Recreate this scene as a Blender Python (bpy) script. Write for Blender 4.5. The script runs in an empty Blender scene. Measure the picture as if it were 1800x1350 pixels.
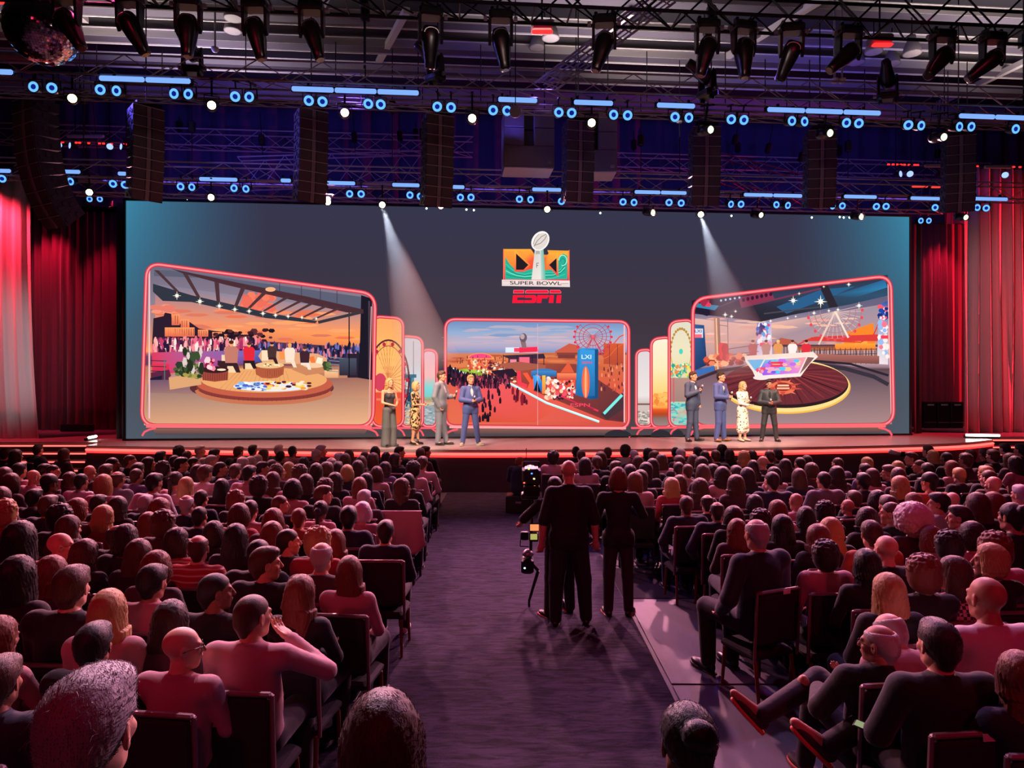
import bpy, bmesh, math, random
import numpy as np
from mathutils import Vector, Matrix, Euler
random.seed(7); RNG = np.random.RandomState(7)
SC = bpy.context.scene
COL = SC.collection
PI = math.pi
# ------------------------------------------------------------ camera
F_PX, CAM_H, HOR = 1230.0, 2.65, 668.0
cd = bpy.data.cameras.new('camera'); cam = bpy.data.objects.new('camera', cd); COL.objects.link(cam)
cam.location = (0, 0, CAM_H); cam.rotation_euler = (PI/2, 0, 0)
cd.sensor_width = 36; cd.lens = F_PX/1800*36; cd.shift_y = -7/1800; cd.clip_end = 200
SC.camera = cam
def at(px, py, d):
    """point seen at photo pixel px,py at distance d along the hall"""
    return Vector(((px-900)/F_PX*d, d, CAM_H-(py-HOR)/F_PX*d))
# ------------------------------------------------------------ world + exposure
SC.view_settings.view_transform = 'Standard'; SC.view_settings.look = 'None'
SC.view_settings.exposure = 0.0; SC.view_settings.gamma = 1.0; SC.view_settings.use_curve_mapping = False
SC.cycles.use_denoising = True
SC.cycles.max_bounces = 5; SC.cycles.diffuse_bounces = 2; SC.cycles.glossy_bounces = 3; SC.cycles.transmission_bounces = 2; SC.cycles.volume_bounces = 0
SC.cycles.sample_clamp_indirect = 3.0; SC.cycles.sample_clamp_direct = 0
SC.cycles.caustics_reflective = False; SC.cycles.caustics_refractive = False
w = bpy.data.worlds.new('hall_world'); SC.world = w; w.use_nodes = True
w.node_tree.nodes['Background'].inputs[0].default_value = (0.10, 0.03, 0.13, 1)
w.node_tree.nodes['Background'].inputs[1].default_value = 0.06
# ------------------------------------------------------------ stage frame (the stage is turned 4.85 deg against the aisle)
TH = math.radians(4.85)
U = Vector((math.cos(TH), math.sin(TH), 0)); N = Vector((math.sin(TH), -math.cos(TH), 0))
L0 = Vector((-10.5, 19.0, 0)); WALL_W = 22.46; Z0, Z1 = 1.02, 7.52
DECK = 1.0
def st(u, v, z): return L0 + U*u + N*v + Vector((0, 0, z))
def on_stage_plane(px, py, v):
    """photo pixel -> (u,z) on the vertical plane v metres in front of the video wall"""
    dx, dz = (px-900)/F_PX, -(py-HOR)/F_PX
    p0 = L0 + N*v
    t = (p0.x*N.x+p0.y*N.y)/(dx*N.x+N.y)
    q = Vector((dx*t, t, CAM_H+dz*t))
    return (q-p0).dot(U), q.z
# ------------------------------------------------------------ lights
def aim(o, loc, tgt):
    o.location = loc
    o.rotation_euler = (Vector(tgt)-Vector(loc)).to_track_quat('-Z', 'Y').to_euler()
def spot(loc, tgt, col, e, ang=40, blend=.6, r=.1, name='spot_beam'):
    l = bpy.data.lights.new(name, 'SPOT'); o = bpy.data.objects.new(name, l); COL.objects.link(o)
    l.color = col; l.energy = e; l.spot_size = math.radians(ang); l.spot_blend = blend; l.shadow_soft_size = r
    aim(o, loc, tgt); return o
def area(loc, tgt, col, e, sx, sy, name='area_beam', spread=180):
    l = bpy.data.lights.new(name, 'AREA'); o = bpy.data.objects.new(name, l); COL.objects.link(o)
    l.shape = 'RECTANGLE'; l.size = sx; l.size_y = sy; l.color = col; l.energy = e; l.spread = math.radians(spread)
    aim(o, loc, tgt); return o
RED = (1, .02, .10); MAG = (1, .05, .25); PUR = (.22, .10, 1); WARM = (1, .78, .55)
# red and magenta house wash from the rig above and behind the audience
for x, e in ((-5.5, 900), (0, 300), (5.5, 900)):
    spot((x, -3.5, 8.2), (x*1.05, 8.5, .8), RED, e*.82, 75, .8, .4, 'red_house_wash')
for x in (-6, 6):
    spot((x, 9.8, 8.3), (x*1.1, 6.0, .6), (.9, .04, .2), 520, 100, .8, .4, 'magenta_rig_wash')
# violet light falling from the blue fixtures of the middle rig onto the aisle
for x in (-3, .6, 4):
    spot((x, 13, 8.0), (x*.6+.1, 7.5, 0), PUR, 480, 85, .9, .3, 'violet_aisle_wash')
# pink backlight from the far rig: rims on the heads
for x in (-9, -4.5, 0, 4.5, 9):
    spot((x, 17.2, 7.3), (x*.75, 6.5, 1.0), (1, .36, .48), 7500, 70, .8, .15, 'pink_back_light')
spot((-2.5, 9.6, 7.7), (-.6, 2.2, 1.8), (1, .60, .82), 3600, 42, .9, .12, 'rear_rim_light')
spot((4.5, 9.6, 7.7), (2.0, 2.6, 1.6), (.75, .45, 1), 900, 55, .9, .12, 'rear_rim_light')
# violet raking the side faces of the hanging speakers, plus an added faint warm fill lamp for their fronts
spot((-8.6, 14.8, 9.0), (0, 15.6, 5.6), (.20, .14, 1), 700, 90, .6, .1, 'violet_side_light')
spot((-5, 12.9, 8.5), (12, 15.9, 6.9), (.20, .14, 1), 500, 50, .6, .1, 'violet_side_light')
spot((1, 3, 6.5), (1, 15.5, 7.2), (1, .72, .66), 260, 105, .5, .4, 'speaker_front_fill')
# blue/violet on ceiling and rig
for x in (-8, 0, 8):
    spot((x, 16.4, 8.2), (x, 20, 11.5), (.14, .10, 1), 320, 120, .9, .5, 'violet_rig_glow')
# indigo lamps added to lift the drape, standing in for blue haze
for x in (-8, 1, 10):
    area(st(x+11, .3, 8.2), st(x+11, -3.4, 10.2), (.17, .10, 1), 38, 7, .5, 'indigo_drape_fill', 150)
# dim rose light washing the underside of the roof
for x in (-9, 2, 11):
    area((x, 16.2, 8.9), (x+.5, 15.6, 11.5), (1, .82, .80), 270, 6, 1.5, 'roof_wash', 140)
# front light on the presenters
for u, e in ((8.0, 1500), (16.6, 1500)):
    for s in (-2.5, 2.5):
        spot(at(900, 200, 11.5)+U*(u-11.2+s), st(u, 1.6, 1.9), WARM, e*2.6, 26, .5, .1, 'presenter_key')
spot(at(672, 360, 18.6), st(9.0, 1.3, 1.2), (.8, .88, 1), 500, 17, .4, .05, 'beam_lamp')
spot(at(1232, 377, 19.6), st(17.4, 1.3, 1.2), (.8, .88, 1), 500, 17, .4, .05, 'beam_lamp')
# rosy lamps added to brighten the deck
for u in (3.0, 8.5, 14, 19.5):
    spot(st(u, 2.9, 7.2), st(u, 2.1, 1.0), (1, .38, .32), 2300, 75, .9, .2, 'deck_fill')
# curtains: red uplight / toplight
# pale curtain: red from its top, soft white from below; bright red curtain: red raking from its outer side
spot(at(-60, 300, 18.8), at(30, 520, 19.9), (1, .03, .07), 2300, 85, .9, .15, 'curtain_red_wash')
spot(at(60, 640, 15.5), at(0, 620, 19.8), (.85, .70, .74), 700, 50, .9, .2, 'curtain_white_wash')
for z in (7.6, 4.6):
    spot((20.5, 20.6, z), (15.5, 22.4, z-1.2), (1, .02, .05), 7000, 80, .9, .1, 'curtain_red_wash')
spot(at(1690, 420, 16.5), at(1740, 560, 22), (.9, .55, .6), 600, 60, .9, .2, 'curtain_white_wash')
# wine backdrops: red grazing down from the top
for px in (75, 195):
    spot(at(px, 352, 22.1), at(px+(15 if px < 100 else -5), 600, 23.4), (1, .03, .12), 750, 60, .9, .08, 'backdrop_red_wash')
spot(at(1670, 372, 23.7), at(1660, 600, 24.9), (1, .03, .12), 750, 60, .9, .08, 'backdrop_red_wash')
# ------------------------------------------------------------ colour + material helpers
def lin(c):
    if isinstance(c, str): c = tuple(int(c[i:i+2], 16)/255 for i in (0, 2, 4))
    return tuple((x/12.92 if x <= .04045 else ((x+.055)/1.055)**2.4) for x in c)
MATS = {}
def mat(name, col, rough=.6, metal=0, bump=0, scale=40, var=0, emit=None, es=0, spec=.5, sheen=0, stretch=None):
    if name in MATS: return MATS[name]
    m = bpy.data.materials.new(name); m.use_nodes = True; nt = m.node_tree; b = nt.nodes['Principled BSDF']
    c = lin(col)
    b.inputs['Base Color'].default_value = (*c, 1); b.inputs['Roughness'].default_value = rough; b.inputs['Metallic'].default_value = metal
    b.inputs['Specular IOR Level'].default_value = spec
    if sheen:
        b.inputs['Sheen Weight'].default_value = sheen; b.inputs['Sheen Roughness'].default_value = .4
    if bump or var:
        tc = nt.nodes.new('ShaderNodeTexCoord'); src = tc.outputs['Object']
        if stretch:
            mp = nt.nodes.new('ShaderNodeMapping'); mp.inputs['Scale'].default_value = stretch
            nt.links.new(src, mp.inputs[0]); src = mp.outputs[0]
        n = nt.nodes.new('ShaderNodeTexNoise'); n.inputs['Scale'].default_value = scale; n.inputs['Detail'].default_value = 3
        nt.links.new(src, n.inputs['Vector'])
        if bump:
            bp = nt.nodes.new('ShaderNodeBump'); bp.inputs['Strength'].default_value = bump; bp.inputs['Distance'].default_value = .01
            nt.links.new(n.outputs[0], bp.inputs['Height']); nt.links.new(bp.outputs[0], b.inputs['Normal'])
        if var:
            r = nt.nodes.new('ShaderNodeValToRGB'); r.color_ramp.elements[0].position = .3; r.color_ramp.elements[1].position = .7
            r.color_ramp.elements[0].color = (*[x*(1-var) for x in c], 1); r.color_ramp.elements[1].color = (*[min(1, x*(1+var)) for x in c], 1)
            nt.links.new(n.outputs[0], r.inputs[0]); nt.links.new(r.outputs[0], b.inputs['Base Color'])
    if emit is not None:
        b.inputs['Emission Color'].default_value = (*lin(emit), 1); b.inputs['Emission Strength'].default_value = es
    MATS[name] = m; return m
def glow(name, col, s):
    if name in MATS: return MATS[name]
    m = bpy.data.materials.new(name); m.use_nodes = True; nt = m.node_tree; nt.nodes.clear()
    e = nt.nodes.new('ShaderNodeEmission'); o = nt.nodes.new('ShaderNodeOutputMaterial')
    e.inputs[0].default_value = (*lin(col), 1); e.inputs[1].default_value = s
    nt.links.new(e.outputs[0], o.inputs[0]); MATS[name] = m; return m
# ------------------------------------------------------------ mesh builder
class MB:
    def __init__(s): s.v = []; s.f = []; s.mi = []; s.m = 0
    def add(s, vs, fs):
        o = len(s.v); s.v += [tuple(v) for v in vs]; s.f += [tuple(i+o for i in f) for f in fs]; s.mi += [s.m]*len(fs); return s
    def box(s, c, d, M=None, ch=0):
        x, y, z = d[0]/2, d[1]/2, d[2]/2
        vs = [Vector((sx*x, sy*y, sz*z)) for sz in (-1, 1) for sy in (-1, 1) for sx in (-1, 1)]
        if M is not None: vs = [M @ v for v in vs]
        vs = [v+Vector(c) for v in vs]
        return s.add(vs, [(0, 2, 3, 1), (4, 5, 7, 6), (0, 1, 5, 4), (2, 6, 7, 3), (0, 4, 6, 2), (1, 3, 7, 5)])
    def rbox(s, c, d, r=.02, M=None):
        """box with chamfered edges"""
        x, y, z = d[0]/2, d[1]/2, d[2]/2; r = min(r, x*.9, y*.9, z*.9)
        prof = lambda w, h: [(w-r, -h), (w, -h+r), (w, h-r), (w-r, h), (-w+r, h), (-w, h-r), (-w, -h+r), (-w+r, -h)]
        rings = []
        for zz, k in ((-z, r), (-z+r, 0), (z-r, 0), (z, r)):
            rings.append([Vector((px, py, zz)) for px, py in prof(x-k, y-k)])
        vs = [v for rg in rings for v in rg]
        if M is not None: vs = [M @ v for v in vs]
        vs = [v+Vector(c) for v in vs]
        fs = []
        for k in range(3):
            for i in range(8): j = (i+1) % 8; fs.append((k*8+i, k*8+j, k*8+8+j, k*8+8+i))
        fs.append(tuple(range(7, -1, -1))); fs.append(tuple(range(24, 32)))
        return s.add(vs, fs)
    def tube(s, a, b, ra, rb=None, n=8, cap=True):
        rb = ra if rb is None else rb
        a, b = Vector(a), Vector(b); d = (b-a)
        q = d.to_track_quat('Z', 'Y').to_matrix()
        vs = []
        for p, r in ((a, ra), (b, rb)):
            for i in range(n):
                t = 2*PI*(i+.5)/n; vs.append(p + q @ Vector((r*math.cos(t), r*math.sin(t), 0)))
        fs = [(i, (i+1) % n, n+(i+1) % n, n+i) for i in range(n)]
        if cap: fs += [tuple(range(n-1, -1, -1)), tuple(range(n, 2*n))]
        return s.add(vs, fs)
    def path(s, pts, r, n=6):
        for a, b in zip(pts[:-1], pts[1:]): s.tube(a, b, r, n=n)
        return s
    def lathe(s, prof, n=16, M=None, c=(0, 0, 0)):
        """profile of (r,z) around z"""
        vs = []
        for r, z in prof:
            for i in range(n):
                t = 2*PI*i/n; v = Vector((r*math.cos(t), r*math.sin(t), z))
                vs.append((M @ v if M is not None else v)+Vector(c))
        fs = []
        for k in range(len(prof)-1):
            for i in range(n): j = (i+1) % n; fs.append((k*n+i, k*n+j, (k+1)*n+j, (k+1)*n+i))
        if prof[0][0] > 1e-5: fs.append(tuple(range(n-1, -1, -1)))
        if prof[-1][0] > 1e-5: fs.append(tuple(range((len(prof)-1)*n, len(prof)*n)))
        return s.add(vs, fs)
    def prism(s, poly, d0, d1, axis='y'):
        """extrude a polygon given in the plane across the axis"""
        n = len(poly)
        if axis == 'y': P = lambda p, d: (p[0], d, p[1])
        elif axis == 'x': P = lambda p, d: (d, p[0], p[1])
        else: P = lambda p, d: (p[0], p[1], d)
        vs = [P(p, d0) for p in poly]+[P(p, d1) for p in poly]
        fs = [(i, (i+1) % n, n+(i+1) % n, n+i) for i in range(n)]+[tuple(range(n-1, -1, -1)), tuple(range(n, 2*n))]
        return s.add(vs, fs)
    def mesh(s, name, mats=(), smooth=False):
        me = bpy.data.meshes.new(name); me.from_pydata(s.v, [], s.f)
        for m in (mats if isinstance(mats, (list, tuple)) else [mats]): me.materials.append(m)
        if any(s.mi): me.polygons.foreach_set('material_index', s.mi)
        if smooth: me.polygons.foreach_set('use_smooth', [True]*len(me.polygons))
        bm = bmesh.new(); bm.from_mesh(me); bmesh.ops.recalc_face_normals(bm, faces=bm.faces); bm.to_mesh(me); bm.free()
        return me
    def build(s, name, m, parent=None, smooth=False, loc=None, M=None):
        return link(name, s.mesh(name, m, smooth), parent, loc, M)
def link(name, data, parent=None, loc=None, M=None):
    o = bpy.data.objects.new(name, data); COL.objects.link(o)
    if parent is not None: o.parent = parent
    if M is not None: o.matrix_basis = M
    elif loc is not None: o.location = loc
    return o
def tag(o, label=None, cat=None, group=None, kind=None):
    if label: o['label'] = label
    if cat: o['category'] = cat
    if group: o['group'] = group
    if kind: o['kind'] = kind
    return o
def empty(name, loc=(0, 0, 0), rz=0, M=None):
    o = link(name, None, None, loc); o.rotation_euler = (0, 0, rz); o.empty_display_size = .1
    if M is not None: o.matrix_basis = M
    return o
KIDS = {}
def children(o): return [c for c in o.children]
def copy_tree(o, parent=None):
    c = o.copy(); COL.objects.link(c); c.parent = parent
    for ch in o.children: copy_tree(ch, c)
    return c
ORD = ['first','second','third','fourth','fifth','sixth','seventh','eighth','ninth','tenth','eleventh','twelfth','thirteenth','fourteenth','fifteenth','sixteenth','seventeenth','eighteenth','nineteenth','twentieth',
 'twenty-first','twenty-second','twenty-third','twenty-fourth','twenty-fifth','twenty-sixth','twenty-seventh','twenty-eighth','twenty-ninth','thirtieth']
NUM = ['zero','one','two','three','four','five','six','seven','eight','nine','ten','eleven','twelve','thirteen','fourteen','fifteen','sixteen','seventeen','eighteen','nineteen','twenty','twenty-one','twenty-two','twenty-three','twenty-four','twenty-five']
# ================================================================= setting
M_floor = mat('hall_floor', '35303e', .6, bump=.15, scale=7, var=.25)
M_plank = mat('hall_floor_panel', '3f384a', .58, bump=.12, scale=9, var=.22, stretch=(1, .3, 1))
def wave_carpet(name, c1, c2):
    m = bpy.data.materials.new(name); m.use_nodes = True; nt = m.node_tree; b = nt.nodes['Principled BSDF']
    tc = nt.nodes.new('ShaderNodeTexCoord'); mp = nt.nodes.new('ShaderNodeMapping'); mp.inputs['Scale'].default_value = (2.2, 9.5, 1)
    nt.links.new(tc.outputs['Object'], mp.inputs[0])
    n = nt.nodes.new('ShaderNodeTexNoise'); n.inputs['Scale'].default_value = 1.6; n.inputs['Detail'].default_value = 6; n.inputs['Roughness'].default_value = .65; n.inputs['Distortion'].default_value = 1.2
    nt.links.new(mp.outputs[0], n.inputs['Vector'])
    r = nt.nodes.new('ShaderNodeValToRGB'); r.color_ramp.elements[0].position = .38; r.color_ramp.elements[1].position = .62
    r.color_ramp.elements[0].color = (*lin(c1), 1); r.color_ramp.elements[1].color = (*lin(c2), 1)
    nt.links.new(n.outputs[0], r.inputs[0]); nt.links.new(r.outputs[0], b.inputs['Base Color'])
    n2 = nt.nodes.new('ShaderNodeTexNoise'); n2.inputs['Scale'].default_value = 160
    nt.links.new(tc.outputs['Object'], n2.inputs['Vector'])
    bp = nt.nodes.new('ShaderNodeBump'); bp.inputs['Strength'].default_value = .6; bp.inputs['Distance'].default_value = .012
    nt.links.new(n2.outputs[0], bp.inputs['Height']); nt.links.new(bp.outputs[0], b.inputs['Normal'])
    b.inputs['Roughness'].default_value = .9; b.inputs['Specular IOR Level'].default_value = .15
    return m
M_carpet = wave_carpet('aisle_carpet_weave', '15111f', '372e48')
M_strip = mat('dark_runner', '2a2430', .9, bump=.3, scale=150, var=.2, spec=.1)
M_black = mat('black_drape', '0b0a10', .9)
M_dark = mat('dark_metal', '17161c', .45, .6)
M_darkp = mat('black_plastic', '0c0c10', .4)
M_steel = mat('truss_metal', '9a949c', .4, .3)
M_cham = mat('grey_steel_beam', 'a8a2a2', .5, .1)
M_ceil = mat('ceiling_black', '14121c', .9)
M_rim = mat('pale_metal_edge', '9a94a0', .35, .8)
fl = MB(); fl.box((0, 12, -.1), (60, 44, .2)); tag(fl.build('floor', M_floor), kind='structure')
wb = MB(); wb.box((0, 30.1, 6), (60, .2, 12.4)); tag(wb.build('wall_back', M_black), kind='structure')
wl = MB(); wl.box((-24.1, 12, 6), (.2, 36, 12.4)); tag(wl.build('wall_left', M_black), kind='structure')
wr = MB(); wr.box((24.1, 12, 6), (.2, 36, 12.4)); tag(wr.build('wall_right', M_black), kind='structure')
wn = MB(); wn.box((0, -6.1, 6), (48.4, .2, 12.4)); tag(wn.build('wall_rear', M_black), kind='structure')
ce = MB(); ce.box((0, 12, 11.9), (48.4, 36.2, .2)); CE = tag(ce.build('ceiling', M_ceil), kind='structure')
# aisle carpet and floor covers (thin slabs lying on the hall floor)
c = MB(); c.box((-.09, 10.2, .006), (2.86, 12.6, .012)); tag(c.build('aisle_carpet', M_carpet), 'dark purple mottled carpet running up the centre aisle to the stage', 'carpet')
c = MB(); c.box((3.6, 9.15, .004), (4.5, 1.35, .008)); tag(c.build('carpet_strip', M_strip), 'dark flat carpet strip crossing under the right-block chairs beside the crew', 'carpet')
for i, (x, y, wd, ln) in enumerate([(2.35, 7.25, 1.95, 2.35), (2.35, 4.9, 1.95, 2.3), (4.35, 7.25, 2.0, 2.35), (4.35, 4.9, 2.0, 2.3), (2.35, 10.9, 1.95, 1.9)]):
    c = MB(); c.rbox((x, y, .005), (wd-.02, ln-.02, .01), .004); tag(c.build('floor_panel', M_plank), kind='structure')
for i, (x, y) in enumerate([(-2.45, 5), (-2.45, 7.5), (-2.45, 9.95)]):
    c = MB(); c.rbox((x, y, .005), (1.8, 2.42, .01), .004); tag(c.build('floor_panel', M_plank), kind='structure')
# ---- ceiling purlins (parts of the ceiling)
M_under = mat('purlin_shaded_underside', '3c3644', .7)  # darker copy of the beam steel: shade put into the colour
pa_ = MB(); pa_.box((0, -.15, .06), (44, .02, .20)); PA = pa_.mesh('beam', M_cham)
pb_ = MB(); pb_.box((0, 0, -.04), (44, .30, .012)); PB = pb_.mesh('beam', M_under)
pc_ = MB(); pc_.box((0, .16, -.06), (44, .02, .05)); pc_.box((0, -.155, .165), (44, .05, .02)); PC = pc_.mesh('beam', mat('lit_flange', 'dcd6d4', .5))  # paler copy of the beam steel: lit edges put into the colour
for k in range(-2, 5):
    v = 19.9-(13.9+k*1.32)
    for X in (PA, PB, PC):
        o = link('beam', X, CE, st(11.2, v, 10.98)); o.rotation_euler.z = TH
g = MB(); g.box((0, 0, 0), (44, .02, .5)); g.box((0, 0, -.25), (44, .22, .03)); GM = g.mesh('girder', M_cham)
for dd in (17.9, 21.9):
    o = link('beam', GM, CE, st(11.2, 19.9-dd, 11.45)); o.rotation_euler.z = TH
for (a, b) in [((715, 18, 15.3), (655, 128, 19.6)), ((1455, -8, 15.0), (1195, 150, 20.2)), ((1830, 95, 17.2), (1650, 182, 22.5)), ((90, -20, 14.5), (150, 35, 16.5)), ((600, -60, 13), (560, 20, 15.5)), ((1110, 20, 15.5), (1060, 60, 17))]:
    A, B = at(*a), at(*b); d = B-A
    m = MB(); m.box((0, 0, 0), (.14, .14, d.length)); m.build('beam', M_cham, CE, M=Matrix.Translation((A+B)/2) @ d.to_track_quat('Z', 'Y').to_matrix().to_4x4())
# cross braces short
rb = MB(); rb.tube((0, 0, -.6), (0, 0, .6), .012, n=6); RB = rb.mesh('hanger_rod', M_dark)
for px, py, d in [(285, 130, 17), (140, 125, 17), (432, 100, 16), (590, 120, 16), (845, 128, 15), (735, 120, 16), (1275, 135, 16), (1423, 150, 16.5), (1520, 165, 17), (1660, 160, 17), (1137, 135, 16.5), (1345, 150, 16), (170, 122, 17), (1700, 150, 18), (1383, 160, 17)]:
    link('hanger_rod', RB, CE, at(px, py, d))
# ---- stage deck
def catmull(P, n=6):
    out = []
    for i in range(len(P)-1):
        p0, p1, p2, p3 = P[max(i-1, 0)], P[i], P[i+1], P[min(i+2, len(P)-1)]
        for k in range(n):
            t = k/n; out.append(tuple(.5*((2*p1[j])+(-p0[j]+p2[j])*t+(2*p0[j]-5*p1[j]+4*p2[j]-p3[j])*t*t+(-p0[j]+3*p1[j]-3*p2[j]+p3[j])*t**3) for j in range(2)))
    return out+[tuple(P[-1])]
front = catmull([(-10.72, 17.62), (-6.94, 17.07), (-1.6, 16.55), (2.72, 16.7), (6.99, 17.2), (11.2, 18.15), (13.3, 19.35)])
deckpoly = [(-22, 18.62), (-10.9, 18.62)]+front+[(13.6, 20.35), (22, 20.35), (22, 29.9), (-22, 29.9)]
def deck_mat():
    m = mat('stage_deck_lacquer', 'a3959a', .22, bump=.02, scale=3, var=.06, spec=.6); return m
M_deck = deck_mat(); M_fascia = mat('stage_fascia_cloth', '4d4650', .8, bump=.2, scale=60)
dk = MB(); dk.prism(deckpoly, .94, DECK, 'z')
STG = empty('stage', (0, 14, 0)); tag(STG, 'low stage with a glossy pinkish deck and dark curved front', 'stage')
def world_child(mb, name, m, root, smooth=False):
    o = mb.build(name, m, root, smooth); o.location = -root.location; return o
world_child(dk, 'deck', M_deck, STG)
fs = MB(); fs.prism(deckpoly, 0.0, .82, 'z'); world_child(fs, 'fascia', M_fascia, STG)
nf = MB(); sh = [(x, y+.05) for x, y in deckpoly]; nf.prism([(p[0]*.999, p[1]+.04) for p in deckpoly], .82, .94, 'z'); world_child(nf, 'recess', M_dark, STG)
M_led = glow('red_led_strip', (1, .16, .16), 3.2); M_ledc = glow('red_led_core', (1, .36, .33), 2.4)
lp = MB(); lp.path([(x, y-.012, .90) for x, y in front], .032, n=6); world_child(lp, 'led_strip', M_ledc, STG)
l2 = MB(); l2.path([(x, y-.004, .845) for x, y in front], .026, n=6); world_child(l2, 'led_strip', M_led, STG)
l3 = MB(); l3.path([(-22, 18.6, .90), (-10.95, 18.6, .90)], .022, n=6); world_child(l3, 'led_strip', M_ledc, STG)
l4 = MB(); l4.path([(13.65, 20.33, .90), (22, 20.33, .90)], .022, n=6); world_child(l4, 'led_strip', M_ledc, STG)
M_step = mat('step_carpet', '3a343c', .8)
def stairs(x0, x1, y, lab):
    r = empty('stage_steps', ((x0+x1)/2, y-.7, 0)); tag(r, lab, 'stairs')
    for k in range(4):
        z = DECK-.06-.2*(k+1)*.92
        yy = y-.3*(k+1)
        s = MB(); s.box(((x0+x1)/2, yy+.14, z/2), (x1-x0, .3, z)); world_child(s, 'step', M_step, r)
        t = MB(); t.tube((x0, yy-.02, z-.03), (x1, yy-.02, z-.03), .02, n=6); world_child(t, 'led_strip', M_ledc, r)
stairs(-20, -10.98, 18.6, 'carpeted steps with red light strips beside the white curtain with the grey folds')
stairs(13.7, 20, 20.3, 'carpeted steps with red light strips beside the tall bright red curtain')
# white floor lights at both ends of the deck
def floor_light(p0, p1, lab):
    a, b = Vector(p0), Vector(p1); m = (a+b)/2; L = (b-a).length
    r = empty('floor_light', (m.x, m.y, DECK)); tag(r, lab, 'light bar', 'white light bars at the stage edge')
    ang = math.atan2(b.y-a.y, b.x-a.x)
    h = MB(); h.rbox((0, .02, .05), (L+.06, .1, .1), .015, None); o = h.build('housing', M_darkp, r); o.rotation_euler.z = ang
    t = MB(); t.tube((-L/2, -.04, .09), (L/2, -.04, .09), .035, n=8); o = t.build('tube', glow('white_floor_lamp', (1, .97, .93), 9), r); o.rotation_euler.z = ang
floor_light(at(153, 775, 18.9)*1, at(166, 773, 19.4)*1, 'short white light bar on the deck corner by the left-side steps')
floor_light((at(1697, 770, 19.9)), (at(1756, 772, 19.7)), 'long white light bar on the deck before the bright red curtain')
# ---- curtains
def curtain(pa, pb, z0, z1, m, label, amp=.13, wl=.42, seed=1, flare=0, cat='curtain', name='stage_curtain', group=None):
    rs = np.random.RandomState(seed)
    a, b = Vector((*pa, 0)), Vector((*pb, 0)); d = b-a; L = d.length; d.normalize(); n = Vector((d.y, -d.x, 0))
    nu = int(L/wl*10)+2; nz = 10
    ph = np.cumsum(rs.uniform(.5, 1.5, nu))*2*PI/10
    am = amp*np.interp(np.arange(nu), np.arange(0, nu+12, 12), rs.uniform(.45, 1.3, len(np.arange(0, nu+12, 12))))
    vs = []
    for side in (0, 1):
        for k in range(nz):
            t = k/(nz-1); z = z0+(z1-z0)*t
            g = 1-.35*t+.15*(t > .95)*0
            for i in range(nu):
                u = L*i/(nu-1)
                off = am[i]*g*(math.sin(ph[i]+.25*math.sin(3*t+i*.05))+.35*math.sin(2.3*ph[i]+1.7*t))
                fl = flare*(1-t)**3*(u/L)
                p = a+d*(u+fl)+n*(off+side*-.012); vs.append((p.x, p.y, z))
    f = []
    S = nu*nz
    for k in range(nz-1):
        for i in range(nu-1):
            q = k*nu+i; f.append((q, q+1, q+nu+1, q+nu)); f.append((S+q, S+q+nu, S+q+nu+1, S+q+1))
    for i in range(nu-1):
        f.append((i, S+i, S+i+1, i+1)); q = (nz-1)*nu+i; f.append((q, q+1, S+q+1, S+q))
    mb = MB(); mb.add(vs, f); o = mb.build(name, m, smooth=True)
    tag(o, label, cat, group); return o
M_cw = mat('pale_velvet', 'b0a6a8', .85, bump=.1, scale=80, sheen=.4)
M_cr = mat('rosy_velvet', 'b0888e', .8, bump=.1, scale=80, sheen=.5)
M_cp = mat('wine_velvet', '6b2038', .85, bump=.1, scale=80, sheen=.3)
pl = at(-130, 0, 19.7); pr = at(50, 0, 19.7)
curtain((pl.x, 19.5), (pr.x, 19.8), DECK, 8.45, M_cw, 'pale grey stage curtain lit red at its top, hanging over the stage steps', .15, .40, 3, .25)
a_, b_ = at(45, 0, 23), at(226, 0, 23)
curtain((a_.x, 23), (b_.x, 23.2), DECK, 8.2, M_cp, 'dark wine backdrop curtain between the pale grey curtain and the video wall', .13, .27, 5)
a_, b_ = at(1594, 0, 24.6), at(1705, 0, 24.8)
curtain((a_.x, 24.6), (b_.x, 24.8), DECK, 8.9, M_cp, 'dark wine backdrop curtain between the video wall and the bright red curtain', .13, .27, 8)
a_, b_ = at(1688, 0, 22), at(1900, 0, 22.2)
curtain((a_.x, 21.9), (b_.x, 22.4), DECK, 9.3, M_cr, 'bright red stage curtain with deep folds at the far end of the deck', .2, .36, 11, 0)
# black masking legs beside the video wall
for (px, d, lab) in ((205, 19.6, 'narrow black masking drape at the video wall edge next to the dark wine backdrop'), (1606, 21.6, 'narrow black masking drape at the video wall edge next to the bright red curtain')):
    p = at(px, 0, d); q = at(px+(20 if px < 900 else 14), 0, d)
    curtain((p.x, d), (q.x, d+.02), DECK, 7.6, mat('grey_masking', '2c2a33', .9), lab, .03, .2, 5)
# blue drape high behind the rig
back = MB()
pa2, pb2 = st(-12, -3.4, 0), st(32, -3.4, 0)
curtain((pa2.x, pa2.y), (pb2.x, pb2.y), 8.15, 11.6, mat('navy_drape', '3a3560', .9), 'dark navy drape high behind the rigging above the video wall', .10, .8, 4)
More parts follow.
